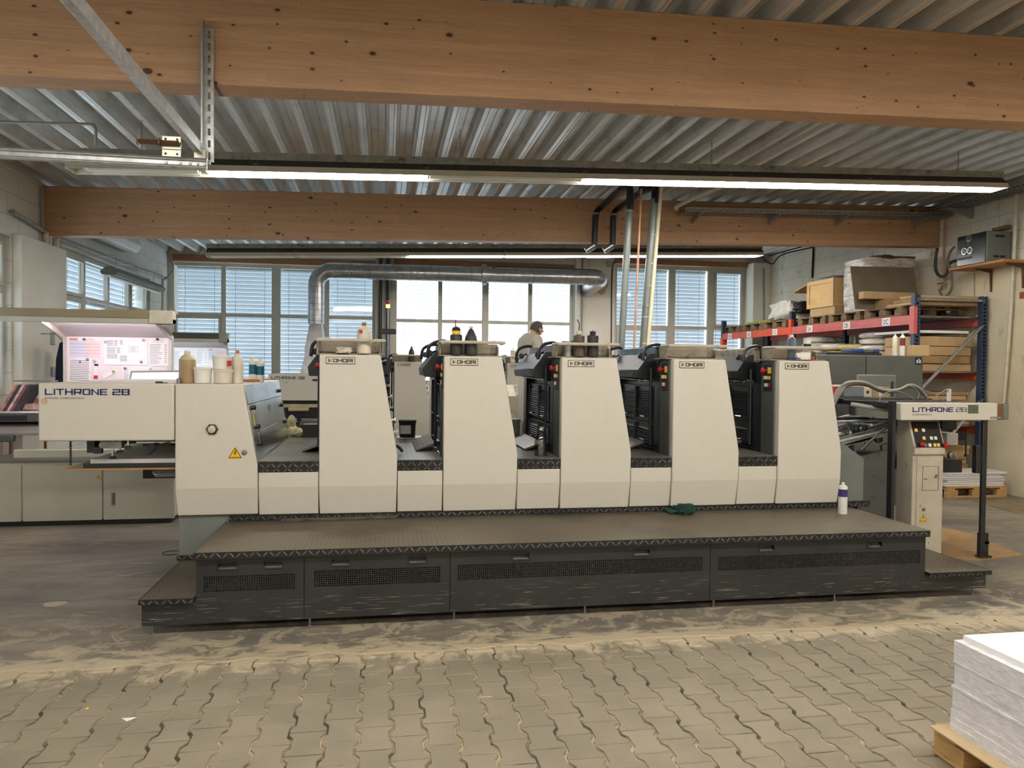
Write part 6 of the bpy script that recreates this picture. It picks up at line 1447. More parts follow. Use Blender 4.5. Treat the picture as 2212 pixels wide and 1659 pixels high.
lump('wrapped_bundle', (7.45, spots[2][0], PZT+.002), (.7, .75, .36), FILM, 'white film-wrapped bundle on the pallet above 1C', 'bundle', 3, .35)
lump('black_bag', (7.35, spots[2][0]-.42, PZT+.12), (.35, .25, .2), RUB, 'black bag on top beside the white wrapped bundle', 'bag', 5, .3)
# crate on a carton
cy = spots[3][0]-.12; cr = thing('plywood_crate', (7.5, cy, PZT+.14), 'yellow plywood crate with framed end on the pallet above 2A', 'crate')
tag(MB().box(7.12, 7.95, cy-.40, cy+.30, PZT+.001, PZT+.14).build('flat_carton', CARD, bevel=.006), 'flat brown carton under the plywood crate', 'carton')
z0, z1 = PZT+.142, PZT+.60; y0, y1 = cy-.38, cy+.38; xa, xb = 7.10, 7.85
MB().box(xa+.012, xb, y0, y1, z0, z1).build('crate_body', CRATE, cr, bevel=.004)
m_ = MB(); m_.box(xa, xa+.012, y0, y1, z0, z0+.07); m_.box(xa, xa+.012, y0, y1, z1-.07, z1); m_.box(xa, xa+.012, y0, y0+.08, z0+.07, z1-.07); m_.box(xa, xa+.012, y1-.08, y1, z0+.07, z1-.07); m_.box(xa+.3, xa+.36, y0-.012, y0, z0, z1); m_.box(xb-.08, xb-.02, y0-.012, y0, z0, z1)
m_.build('crate_battens', CRATE, cr, bevel=.003)
m_ = MB().hexa([(xa+.05, y1, z1-.01), (xb, y1, z1-.01), (xb, y1+.01, z1), (xa+.05, y1+.01, z1)], [(xa-.02, y1+.40, z1-.14), (xb-.05, y1+.40, z1-.14), (xb-.05, y1+.40, z1-.13), (xa-.02, y1+.40, z1-.13)]); m_.build('open_lid', CRATE, cr)
lump('film_roll', (7.45, cy+.05, z1+.002), (.5, .5, .07), pm('bluish_film', S(150, 166, 176), .3, var=.2, bmp=.6, bscale=20), 'crumpled bluish film lying on the plywood crate', 'plastic film', 9, .3)
# film wrapped stack
sy0, sy1 = PX(1874, 600, 7.1)[0], PX(1815, 600, 7.1)[0]; wy = (sy0+sy1)/2; wz = min(PX(1815, 568, 7.1)[1], 3.42)
WR = pm('film_wrapped_sheets', S(206, 200, 190), .22, var=.25, scale=5, stretch=(1, 1, 4), bmp=1.0, bscale=9, stain=(S(120, 110, 96), 7, .55, .7))
vs = []; n = 40; rings = 22; fs = []
for j in range(rings+1):
    z = PZT+.002+j*(wz-PZT-.004)/rings; k_ = 1-.06*abs(j/rings-.55)
    for i in range(n):
        a = 2*PI*i/n; ex = .3; x = math.copysign(abs(math.cos(a))**ex, math.cos(a)); y = math.copysign(abs(math.sin(a))**ex, math.sin(a))
        d = k_+.02*noise.noise(Vector((x*3, y*3, z*9)))+.02*noise.noise(Vector((x*9, y*9, z*30)))
        vs.append((7.54+.44*x*d, wy+(sy1-sy0)/2*y*d, z))
for j in range(rings):
    for i in range(n): fs.append((j*n+i, j*n+(i+1) % n, (j+1)*n+(i+1) % n, (j+1)*n+i))
fs += [tuple(range(n)), tuple(range(rings*n, (rings+1)*n))]
tag(MB().add(vs, fs).build('wrapped_paper_stack', WR, ang=60), 'tall stack of sheets wrapped in glossy film on the rack behind the dark board', 'wrapped stack')
lump('top_film', (7.62, wy, wz-.03), (.70, sy1-sy0, .075), pm('dull_brown_film', S(120, 100, 76), .5, var=.3, bmp=.7, bscale=12), 'ragged brown sheet draped over the film-wrapped stack', 'plastic film', 4, .4)
yb0, yb1 = sy0-.14, sy0-.04
A, B, C_, D = at(1848, 668, yb0), at(1985, 668, yb0), at(1975, 578, yb1), at(1837, 575, yb1)
A.z = B.z = max(A.z, 2.392)
th_ = Vector((0, .012, 0))
tag(MB().hexa([A, B, B+th_, A+th_], [D, C_, C_+th_, D+th_]).build('dark_board', pm('dark_grey_board', S(112, 100, 82), .7, var=.08)), 'large dark grey-brown board leaning upright against the wrapped stack on the rack', 'board')
ty = spots[5][0]
a = at(1866, 634, ty+.12); b = at(1975, 650, ty+.12)
tag(MB().box(a.x, b.x, ty+.12, ty+.24, PZT+.145, PZT+.145+a.z-b.z+.02).build('long_carton', CARD, bevel=.004), 'long narrow carton lying in front of the dark board', 'carton')
tag(MB().box(7.12, 7.9, ty-.05, ty+.3, PZT+.002, PZT+.143).build('crumpled_card', CARDE, bevel=.01), 'low brown carton under the long narrow one', 'carton')
random.seed(8)
for i, lb in enumerate(('bottom flattened carton at the near end of the rack top', 'middle flattened carton at the near end of the rack top', 'topmost flattened carton with torn edge at the rack top')):
    m_ = MB(); y0 = yn+.04; m_.hexa([(7.04+.02*i, y0, PZT+.0+.045*i), (8.02, y0, PZT+.0+.045*i), (8.02, ty-.07-.12*i, PZT+.045*i), (7.04+.02*i, ty-.07-.12*i, PZT+.045*i)], [(7.04+.02*i, y0, PZT+.04+.045*i), (8.02, y0, PZT+.042+.045*i), (8.02, ty-.07-.12*i, PZT+.04+.045*i), (7.06, ty-.07-.12*i, PZT+.04+.045*i)])
    tag(m_.build('flattened_carton', CARD if i != 1 else CARDE, bevel=.004), lb, 'cardboard', 'flattened cartons on the rack top')
# mid level sacks
random.seed(21)
bagc = [SACKW, FILM, SACKW, pm('kraft_sack', S(206, 170, 120), .6, var=.1, bmp=.4, bscale=14), pm('yellowed_sack', S(206, 190, 110), .5, var=.15, bmp=.5, bscale=14), pm('blue_band_sack', S(60, 90, 170), .45, var=.3, scale=4)]
zb = 1.632
piles = [(yx(1692, 740), 3, 3, 'at the far end of the shelf under 1C'), (yx(1740, 740), 5, 0, 'below label 2A'), (yx(1790, 740)+.1, 4, 2, 'between labels 2A and 2B'), (yx(1835, 745)+.1, 4, 1, 'below label 2B'), (yx(1885, 745)+.22, 6, 0, 'below label 2C, the tallest pile')]
for pi_, (y, n_, c0, lb) in enumerate(piles):
    z = zb
    for k in range(n_):
        h = (.115, .118, .11, .105, .098)[pi_]
        mt = bagc[(c0+k*(1 if pi_ in (2, 3) else 2)) % (6 if pi_ == 3 else 3 if pi_ in (1, 4) else 5)] if k or pi_ == 0 else bagc[5 if pi_ == 3 else 0]
        lump('folded_sack', (7.33+random.uniform(-.03, .03), y+random.uniform(-.03, .03), z), (.56, .52, h), mt, 'folded plastic sack '+lb+', '+('lowest', 'second from the bottom', 'third from the bottom', 'fourth from the bottom', 'fifth from the bottom', 'sixth, on top')[k], 'sack', 10*pi_+k, .14, 20, 'folded sacks on the middle shelf')
        z += h*.98
# cardboard piles at the near end
levels = [(1.632, 8, 'middle shelf', .50), (.892, 10, 'lower shelf', .55), (.16, 9, 'bottom of the rack', .5)]
random.seed(31)
for li, (z0, n_, nm, hh) in enumerate(levels):
    z = z0; nn = (4, 8, 7)[li]
    for k in range(nn):
        h = (.125, .06, .07)[li]*random.uniform(.85, 1.1); o = MB().box(7.10+random.uniform(0, .10), 8.0-random.uniform(0, .1), yn+.04+random.uniform(0, .04), yn+.68+random.uniform(0, .08), z, z+h-.008).build('flat_carton', (CARD, CARDE, CARD)[k % 3], bevel=.004)
        tag(o, 'brown flat carton, '+nm+', near rack end, '+('lowest', 'second', 'third', 'fourth', 'fifth', 'sixth', 'seventh', 'eighth')[k]+' layer from below', 'carton', 'flat cartons at the near rack end'); z += h
tag(MB().hexa([(7.05, yn+.02, 2.14), (7.95, yn+.04, 2.14), (7.9, yn+.8, 2.14), (7.1, yn+.8, 2.14)], [(7.05, yn+.02, 2.146), (7.95, yn+.04, 2.146), (7.9, yn+.8, 2.146), (7.1, yn+.8, 2.146)]).build('white_board', PAPERM), 'thin white boards on top of the cartons at the near end', 'board') if False else None
z = 1.632+.125*4+.02
tag(MB().box(7.08, 7.9, yn+.05, yn+.9, z, z+.035).build('white_board', PAPERM, bevel=.003), 'thin white boards lying on the cartons at the near rack end', 'board')
# bottom shelf boxes / black machine part
tag(MB().box(7.08, 7.9, yn+.06, yn+.9, .68, .775).build('black_box', BLACKM, bevel=.005), 'flat black box at the bottom of the near rack end', 'box')

# ---------------- things on the cabinet
CT = 1.812
def bottle(name, px, py_top, py_bot, Y, w, mats, label, cat, prof, z0=None, group=None):
    """lathe from a normalised profile [(r, h, mat)] ; w = width in m; standing at z0"""
    p = at(px, py_bot, Y); zt = PY(px, py_top, Y)[1]; zb_ = p.z if z0 is None else z0; H = zt-zb_
    m_ = MB(); m_.lathe([(r*w/2, h*H) for r, h, _ in prof], (0, 0, 0), 18, ms=[q[2] for q in prof])
    o = m_.build(name, mats); o.location = (p.x, Y, zb_); tag(o, label, cat, group); return o
JAR = [(.96, 0, 0), (1, .03, 0), (1, .62, 0), (.9, .66, 0), (.4, .70, 1), (.45, .72, 1), (.45, .82, 1), (.1, .84, 1), (.06, 1.0, 1)]
CAN = [(.96, 0, 0), (1, .02, 0), (1, .30, 1), (1, .31, 1), (1, .68, 0), (1, .82, 2), (.8, .86, 2), (.5, .90, 2), (.5, 1.0, 2), (.3, 1.0, 2)]
CONEB = [(.96, 0, 0), (1, .03, 0), (1, .5, 0), (.85, .66, 0), (.5, .84, 0), (.22, .92, 1), (.3, .95, 1), (.3, 1, 1), (.2, 1, 1)]
JUG = [(.94, 0, 0), (1, .03, 0), (1, .68, 0), (.9, .77, 0), (.45, .87, 0), (.30, .90, 1), (.32, .91, 1), (.32, 1, 1), (.2, 1, 1)]
TUB = [(.88, 0, 0), (.92, .02, 0), (.99, .82, 0), (1.06, .84, 0), (1.06, .98, 0), (1.0, 1.0, 0), (.9, 1, 0)]
CYL = [(.97, 0, 0), (1, .02, 0), (1, .62, 0), (1, .84, 0), (.7, .90, 1), (.35, .92, 1), (.35, 1, 1), (.2, 1, 1)]
bottle('cartridge_tube', 1933, 722, 766, 8.1, .062, [WHITEG, WHITEP], 'beige cartridge tube on the dark cabinet beside the sack pile', 'tube', CYL, CT, 'tubes on the dark cabinet')
bottle('cartridge_tube', 1949, 720, 766, 8.1, .062, [WHITEP, WHITEP, pm('dark_red_print', S(120, 40, 50), .5)], 'white cartridge tube with dark red print on the dark cabinet', 'tube', [(.97, 0, 0), (1, .02, 0), (1, .45, 2), (1, .78, 2), (1, .79, 0), (1, .84, 0), (.6, .90, 0), (.3, .92, 0), (.3, 1, 0), (.2, 1, 0)], CT, 'tubes on the dark cabinet')
p = at(1843, 757, 8.15)
tag(MB().box(p.x-.45, p.x+.28, 8.0, 8.3, CT, CT+.03).build('black_mat', BLACKM, bevel=.004), 'thin black board lying on the dark cabinet', 'board')
t = thing('folded_sheet_bundle', (p.x, 8.1, CT), 'blue and dark folded bundle on the dark cabinet', 'bundle'); MB().box(p.x-.08, p.x+.06, 8.02, 8.28, CT+.03, CT+.075).build('blue_fold', BLUE, t, bevel=.01); MB().box(p.x+.06, p.x+.19, 8.02, 8.28, CT+.03, CT+.075).build('grey_fold', DGREY, t, bevel=.01); MB().box(p.x+.19, p.x+.27, 8.02, 8.28, CT+.03, CT+.075).build('blue_fold', BLUE, t, bevel=.01)
tag(MB().box(at(1958, 760, 8.1).x, at(1958, 760, 8.1).x+.24, 8.0, 8.3, CT, CT+.13).build('small_carton', CARD, bevel=.004), 'small open carton at the end of the dark cabinet', 'carton')
# things on the shelf behind the feed board
SH = 1.36
sh = thing('feeder_rear_shelf', (4.6, 6.9, 1.3), 'narrow dark shelf behind the feed board carrying small boxes', 'shelf')
MB().box(3.75, 5.0, 6.95, 7.25, 1.325, 1.345).build('shelf_board', DGREY, sh); MB().box(3.8, 3.84, 7.1, 7.14, 0, 1.325).build('shelf_post', BLACKM, sh); MB().box(4.9, 4.94, 7.1, 7.14, 0, 1.325).build('shelf_post', BLACKM, sh)
def sbox(name, px0, px1, py, Y, d, mats, label, cat, z0, group=None, fn=None):
    a = at(px0, py, Y); b = at(px1, py, Y); m_ = MB().box(a.x, b.x, Y, Y+d, z0, a.z); 
    if fn: fn(m_, a, b)
    return tag(m_.build(name, mats, bevel=.003), label, cat, group)
sbox('red_box', 1805, 1818, 836, 6.97, .12, [RED, WHITEP], 'small red and white box behind the feed board', 'box', 1.346, fn=lambda m_, a, b: m_.box(b.x-.035, b.x-.01, 6.965, 6.97, 1.36, 1.42, 1))
t = thing('clear_plastic_box', at(1845, 858, 7.0), 'translucent plastic box behind the hose loop', 'box'); a = at(1824, 832, 6.98); b = at(1866, 832, 6.98)
MB().box(a.x, b.x, 6.98, 7.2, 1.346, a.z-.02).build('box_body', pm('frosted_plastic', S(150, 158, 168), .35, var=.1, trans=.3), t, bevel=.008); MB().box(a.x-.01, b.x+.01, 6.97, 7.21, a.z-.02, a.z).build('box_lid', WHITEG, t, bevel=.004)
sbox('small_carton', 1866, 1884, 838, 6.98, .15, [WHITEG, BLACKL], 'small pale carton with dark mark beside the plastic box', 'box', 1.346, 'small cartons behind the feed board', lambda m_, a, b: m_.box(a.x+.03, a.x+.06, 6.976, 6.98, 1.38, 1.41, 1))
sbox('small_carton', 1885, 1922, 836, 6.98, .2, [CARD, WHITEP], 'brown small carton with a white label behind the feed board', 'box', 1.346, 'small cartons behind the feed board', lambda m_, a, b: m_.box(a.x+.07, a.x+.11, 6.976, 6.98, 1.35, 1.42, 1))
sbox('white_basket', 2046, 2070, 936, 6.0, .3, [WHITEP], 'small white plastic basket behind the feeder console', 'basket', PY(2050, 962, 6.0)[1]) 
_bz = PY(2050, 962, 6.0)[1]; _bx = at(2058, 962, 6.0).x
bs_ = thing('brown_carton', (_bx, 6.1, .832), 'brown carton under the small white basket behind the console', 'carton'); MB().box(_bx-.12, _bx+.10, 5.98, 6.4, .832, _bz-.002).build('pile_top', CARDE, bs_, bevel=.004)

# ---------------- things on the towers and hood
DT = 1.4735
bottle('solvent_bottle', 405, 757, 828, 5.62, .115, [pm('brown_liquid_bottle', S(168, 140, 104), .35, var=.1), WHITEG, pm('milky_bottle', S(205, 196, 150), .4, var=.15)], 'squat bottle of brown liquid with pale neck on the delivery hood', 'bottle', [(.94, 0, 0), (1, .03, 0), (1, .6, 0), (1, .72, 2), (.75, .82, 2), (.35, .88, 1), (.35, .9, 1), (.38, .97, 1), (.2, 1, 1)], DT)
bottle('white_tub', 438, 793, 828, 5.60, .125, [WHITEP], 'plain white tub between the brown bottle and stacked tubs', 'tub', TUB, DT, 'white tubs on the delivery housing')
o1 = bottle('white_tub', 482, 798, 828, 5.60, .135, [WHITEG], 'lower of the two stacked white tubs', 'tub', TUB, DT, 'white tubs on the delivery housing')
z1_ = PY(482, 798, 5.6)[1]
ub_ = bottle('white_tub', 480, 768, 799, 5.60, .135, [WHITEP], 'upper of the two stacked white tubs', 'tub', TUB, z1_+.001, 'white tubs on the delivery housing')
p = at(494, 785, 5.52); MB().box(p.x-.012, p.x+.016, 5.527, 5.54, p.z-.02, p.z+.02).build('hazard_label', RED, ub_)
bottle('beige_canister', 513, 757, 827, 5.66, .082, [WHITEG, pm('orange_cap', S(196, 120, 50), .5)], 'tall grubby beige canister with orange cap on the delivery housing', 'bottle', JUG, DT)
TEAL = pm('teal_band', S(20, 92, 110), .4)
bottle('spray_can', 546, 770, 822, 6.2, .062, [WHITEP, TEAL, WHITEP], 'white spray can with teal band, one nearer the canister', 'spray can', CAN, DT, 'teal-banded spray cans')
bottle('spray_can', 562, 775, 822, 6.2, .062, [WHITEP, TEAL, WHITEP], 'white spray can with teal band, one nearer the steel guard', 'spray can', CAN, DT, 'teal-banded spray cans')
p = at(528, 821, 5.75); t = thing('hand_brush', p, 'wooden hand brush lying behind the stacked tubs', 'brush'); MB().tube([(p.x-.04, 5.75, DT+.018), (p.x+.05, 5.78, DT+.022), (p.x+.10, 5.80, DT+.022)], [.008, .016, .012], 8).build('brush_handle', WOODC, t); MB().box(p.x-.09, p.x-.02, 5.73, 5.77, DT, DT+.02).build('bristles', BLACKM, t, bevel=.004)
p = at(349, 824, 5.5); t = thing('folding_knife', (p.x, 5.5, DT), 'black pocket tool lying on the delivery hood', 'tool'); MB().box(p.x-.04, p.x+.01, 5.49, 5.51, DT, DT+.012).build('tool_grip', BLACKM, t, bevel=.004); MB().box(p.x+.01, p.x+.04, 5.495, 5.505, DT, DT+.008).build('tool_blade', STEEL, t, bevel=.002)
p = at(386, 820, 5.55); tag(MB().lathe([(.015, 0), (.015, .03), (.010, .034)], (p.x, 5.55, DT), 12).build('small_grey_cap', STEEL), 'small grey cap beside the brown bottle', 'pot')  # a loose grey cap
TT = 1.701
sc1 = bottle('solvent_canister', 786, 697, 766, 5.515, .105, [WHITEG, pm('brown_cap', S(140, 112, 70), .5), RED], 'dirty beige canister on the tray of the first tower', 'canister', JUG, TT)
p = at(779, 716, 5.46); MB().box(p.x-.012, p.x+.012, 5.459, 5.475, p.z-.012, p.z+.012).build('hazard_label', RED, sc1)
lump('work_glove', (at(743, 760, 5.46).x, 5.465, TT), (.11, .06, .042), pm('dirty_glove', S(206, 196, 180), .9, var=.3, scale=20, bmp=.6), 'crumpled pale glove on the tray of the first tower', 'glove', 7, .5)
o = bottle('ink_jar', 985, 706, 767, 5.51, .092, [INKY, RUB, YELL], 'black ink jar with yellow label and brush on the second tower', 'jar', [(.96, 0, 0), (1, .03, 0), (1, .68, 0), (.92, .72, 0), (.7, .73, 2), (.7, .85, 2), (.75, .86, 1), (.6, .98, 1), (.2, 1, 1), (.1, 1.02, 1)], TT)
p = at(984, 706, 5.51); MB().tube([(p.x, 5.51, p.z-.01), (p.x-.002, 5.51, p.z+.05)], .005, 6).build('brush_stem', RED, o)
bottle('cone_bottle', 1017, 705, 767, 5.51, .098, [INKY, WHITEG], 'black cone-shaped bottle with pale cap on the second tower', 'bottle', CONEB, TT)
o = bottle('ink_jar', 1250, 715, 771, 5.51, .088, [pm('brown_smeared_jar', S(92, 80, 66), .5, var=.4, scale=14), WHITEG], 'brown smeared jar with pale lid and bent tube on the third tower', 'jar', [(.96, 0, 0), (1, .03, 0), (1, .80, 0), (.5, .86, 1), (.52, .87, 1), (.52, .99, 1), (.3, 1, 1)], TT)
p = at(1250, 714, 5.51); MB().tube(smoothpath([(p.x, 5.51, p.z), (p.x+.004, 5.51, p.z+.05), (p.x-.014, 5.51, p.z+.085)], 4), .004, 6).build('bent_tube', BLACKM, o)
bottle('ink_jar', 1280, 713, 771, 5.51, .088, [INKY, pm('blue_black_lid', S(30, 40, 70), .4)], 'black jar with dark blue lid on the third tower', 'jar', [(.96, 0, 0), (1, .03, 0), (1, .78, 0), (.5, .83, 0), (.52, .84, 1), (.52, .95, 1), (.06, .96, 1), (.05, 1.0, 1)], TT)
p = at(1226, 737, 5.60); tag(MB().lathe([(.05, 0), (.05, p.z-TT), (.046, p.z-TT)], (p.x, 5.58, TT), 18).build('shallow_tin', STEEL), 'shallow grey tin behind the rail of the third tower', 'tin')
bottle('clear_bottle', 1710, 723, 771, 5.51, .066, [pm('clear_blue_plastic', S(120, 136, 150), .15, var=.1, trans=.6), WHITEP], 'clear bluish bottle on the last tower', 'bottle', [(.95, 0, 0), (1, .03, 0), (1, .82, 0), (.5, .90, 1), (.4, .91, 1), (.4, 1, 1), (.2, 1, 1)], TT)
bottle('white_can', 1743, 735, 775, 5.50, .060, [WHITEP, BLACKL, WHITEP], 'white can with dark square label on the last tower', 'can', [(.96, 0, 0), (1, .02, 0), (1, .55, 1), (1, .8, 1), (1, .81, 0), (1, .97, 0), (.9, 1, 0)], TT)
lump('paper_towel', (at(1733, 770, 5.44).x, 5.445, TT), (.11, .05, .055), WHITEP, 'crumpled paper towel at the edge of the last tower tray', 'paper towel', 12, .4)
p = at(1720, 774, 5.42); o = MB().tube([(p.x-.05, 5.435, TT+.008), (p.x+.04, 5.43, TT+.012)], .008, 8).build('blue_pen', BLUE); tag(o, 'blue tool lying on the last tower tray', 'tool')
p = at(1757, 774, 5.43); tag(MB().lathe([(.014, 0), (.014, .016), (.01, .018)], (p.x, 5.435, TT), 12).build('red_disc', RED), 'small red disc on the last tower tray', 'disc')
# on the gaps
DK = .9285
o = bottle('glass_flask', 1168, 925, 984, 5.58, .098, [glass_mat('smeared_clear_plastic', (.62, .66, .64), .18), WHITEG], 'smeared clear flask standing on the tread deck between second and third towers', 'bottle', CONEB, DK)
bk = bottle('black_bucket', 880, 907, 938, 7.05, .16, [RUB, WHITEP], 'black ink bucket at the far end of the deck behind the first tower', 'bucket', TUB, DK+.012)
p = at(880, 940, 7.05)
tag(MB().box(p.x-.10, p.x+.14, 6.98, 7.2, DK, DK+.012).build('white_board', WHITEP, bevel=.004), 'flat white board under the black bucket', 'board')
MB().box(p.x-.07, p.x+.03, 6.963, 6.968, DK+.05, DK+.13).build('bucket_label', PAPERM, bk)
bottle('grey_tin', 1112, 905, 940, 7.0, .11, [pm('grey_green_tin', S(150, 158, 146), .4, var=.15, stain=(S(60, 70, 60), 10, .5, .6)), WHITEG], 'grey-green paint tin at the far end of the deck beside the third tower', 'tin', TUB, DK)
T2_ = 1.701
bottle('cone_bottle', 889, 748, 776, Y2+.11, .098, [INKY, RUB], 'small dark cone bottle on the rear press tower', 'bottle', CONEB, T2_, 'bottles on the rear press')
bottle('pale_bottle', 1108, 752, 781, Y2+.11, .085, [WHITEG, WHITEG], 'small pale bottle on the rear press tower beside the man', 'bottle', CYL, T2_, 'bottles on the rear press')
bottle('cone_bottle', 1119, 754, 781, Y2+.11, .075, [INKY, RUB], 'small dark bottle next to the pale one on the rear press tower', 'bottle', CONEB, T2_, 'bottles on the rear press')
# on the step platform
PLT = .4955
bottle('spray_can', 1820, 1042, 1105, 5.2, .068, [WHITEP, pm('violet_band', S(56, 48, 110), .4), WHITEP], 'white spray can with violet label standing on the step platform', 'spray can', [(.96, 0, 0), (1, .02, 0), (1, .55, 1), (1, .78, 1), (1, .79, 0), (1, .86, 2), (.8, .90, 2), (.35, .92, 2), (.35, 1.0, 2), (.2, 1, 2)], PLT)
gm = pm('green_rag', S(22, 62, 50), .85, var=.3, scale=16, bmp=.7, bscale=30)
q = PZ(1462, 1103, PLT); q = (q[0], 5.33); gl = lump('green_glove', (q[0]+.02, 5.36, PLT), (.15, .12, .065), gm, 'crumpled dark green glove on the step platform', 'glove', 14, .55)
m_ = MB()
for k in range(4): m_.tube([(q[0]-.03, q[1]+.02+.03*k, PLT+.02), (q[0]-.08-.01*k, q[1]+.01+.035*k, PLT+.018), (q[0]-.115, q[1]+.0+.04*k, PLT+.012)], [.014, .012, .009], 8)
m_.build('glove_fingers', gm, gl)
q0 = PZ(607, 1127, PLT); q1 = PZ(857, 1119, PLT)
br = thing('metal_bar', (q0[0], q0[1], PLT), 'flat slotted steel bar lying on the step platform before the first tower', 'bar')
m_ = MB().hexa([(q0[0], q0[1]-.02, PLT), (q1[0], q1[1]-.02, PLT), (q1[0], q1[1]+.02, PLT), (q0[0], q0[1]+.02, PLT)], [(q0[0], q0[1]-.02, PLT+.022), (q1[0], q1[1]-.02, PLT+.022), (q1[0], q1[1]+.02, PLT+.022), (q0[0], q0[1]+.02, PLT+.022)]); m_.build('bar_body', pm('greasy_steel', S(92, 88, 78), .4, metal=.5, var=.25, scale=12), br, bevel=.002)
m_ = MB(); 
for f in (.22, .75): x = q0[0]+(q1[0]-q0[0])*f; y = q0[1]+(q1[1]-q0[1])*f; m_.box(x-.03, x+.03, y-.0212, y-.0195, PLT+.008, PLT+.014)
m_.build('bar_slots', BLACKM, br)
# ---------------- right wall: heater on its shelf, hoses, pipes
HX = 7.80; hyn = PX(2132, 545, HX)[0]; hyf = PX(2068, 545, HX)[0]; hz0 = PX(2132, 565, HX)[1]; hz1 = PX(2132, 498, HX)[1]; hx1 = 8.17
ws = thing('wall_shelf', (8.0, (hyn+hyf)/2, hz0), 'wooden wall shelf on two brackets carrying the grey appliance', 'shelf')
MB().box(HX-.05, XR-.04, hyn-.32, hyf+.10, hz0-.045, hz0-.012).build('shelf_board', pm('shelf_wood', S(170, 120, 72), .6, var=.1, stretch=(8, 1, 8)), ws, bevel=.003)
for y in (hyn-.22, hyf-.22): MB().prism([(HX+.1, hz0-.046), (XR-.04, hz0-.046), (XR-.04, hz0-.36), (XR-.055, hz0-.36), (XR-.07, hz0-.10), (HX+.1, hz0-.06)], 'y', y, y+.02).build('shelf_bracket', pm('rusty_bracket', S(96, 66, 50), .6, var=.2), ws)
ht = thing('wall_appliance', (8.0, (hyn+hyf)/2, hz0), 'grey box appliance with dark panel and three bright gauges on the wall shelf', 'appliance')
MB().box(HX, hx1-.01, hyn, hyf, hz0-.011, hz1).build('appliance_case', MGREY, ht, bevel=.01)
fp = MB().box(HX-.012, HX, hyn+.015, hyf-.01, hz0, hz1-.01).build('dark_panel', pm('smoky_panel', S(40, 54, 58), .2, var=.3, scale=2), ht, bevel=.004)
for px, py in ((2094, 515), (2084, 543), (2096, 541)):
    q = PX(px, py, HX-.013); m_ = MB().lathe([(.048, 0), (.048, -.012), (.038, -.012), (.036, -.004)], (HX-.012, q[0], q[1]), 24, ax='x'); m_.build('round_gauge', CHROME, ht)
    MB().lathe([(.034, -.001), (.034, -.014)], (HX-.012, q[0], q[1]), 18, ax='x').build('gauge_dial', pm('gauge_blue', S(70, 90, 96), .3), ht)
m_ = MB(); q = PX(2086, 558, HX); m_.box(HX-.02, HX-.012, q[0]-.12, q[0]+.12, q[1]-.015, q[1]+.015); q = PX(2094, 528, HX); m_.box(HX-.02, HX-.012, q[0]-.04, q[0]+.04, q[1]-.012, q[1]+.012); m_.build('control_strip', BLACKM, fp)
m_ = MB(); m_.box(HX+.12, HX+.26, hyn-.004, hyn, hz1-.08, hz1-.05); m_.box(HX+.1, HX+.18, hyn-.004, hyn, hz0+.06, hz0+.09); m_.box(HX+.2, HX+.28, hyn-.004, hyn, hz0+.06, hz0+.09); m_.build('vent_marks', BLACKM, ht)
tag(MB().box(8.10, 8.165, hyf-.5, hyf-.25, hz1+.04, hz1+.09).build('valve_group', pm('brass_valve', S(150, 110, 70), .4, metal=.6, var=.2), bevel=.01), 'brass valve group on the wall above the appliance', 'valve')
HOSE = pm('dark_rubber_hose', S(70, 64, 58), .55, var=.2)
def wallpath(px, x, r, name, mat, label, cat='hose'):
    pts = [];
    for a, b in px: y, z = PX(a, b, x); pts.append((x, y, z))
    return tag(MB().tube(smoothpath(pts, 5), r, 8).build(name, mat), label, cat)
wallpath([(2025, 535), (2021, 560), (2022, 585), (2032, 597), (2045, 592), (2051, 570), (2068, 562)], 8.02, .022, 'rubber_hose', HOSE, 'dark rubber hose looping below the appliance, upper one')
wallpath([(2062, 533), (2052, 545), (2048, 565), (2054, 590), (2056, 620), (2048, 636), (2036, 640), (2029, 625)], 7.96, .018, 'rubber_hose', pm('grey_hose', S(120, 110, 94), .5, var=.1), 'grey hose looping down to the wall tap')
wallpath([(2042, 465), (2040, 520), (2039, 570), (2041, 618)], 8.12, .016, 'copper_pipe', COPPER, 'copper pipe down the rough wall to the tap', 'pipe')
q = PX(2036, 617, 8.08); t = thing('wall_tap', (8.08, q[0], q[1]), 'small wall tap with red lever', 'tap'); MB().tube([(8.16, q[0], q[1]+.02), (8.08, q[0], q[1]), (8.06, q[0], q[1]-.07)], .014, 8).build('tap_body', CHROME, t); MB().box(8.07, 8.09, q[0]-.01, q[0]+.10, q[1]+.03, q[1]+.045).build('tap_lever', RED, t)
wallpath([(2196, 420), (2190, 560), (2180, 720), (2168, 870)], 8.10, .022, 'wall_conduit', WHITEG, 'pale conduit running down the rough side wall', 'conduit')
wallpath([(2105, 590), (2105, 640), (2107, 700)], 8.16, .008, 'thin_pipe', GP_, 'thin grey pipe on the rough wall behind the rack', 'pipe')
o = MB().box(XR-.035, XR+.1, PX(2212, 640, 8.15)[0]-.2, PX(2208, 640, 8.15)[0]+.06, PX(2208, 640, 8.15)[1]-.03, PX(2208, 640, 8.15)[1]+.06).build('bare_brick', pm('red_brick', S(150, 84, 60), .8, var=.2), bevel=.006); tag(o, 'bare red brick showing in the rough side wall', 'brick')
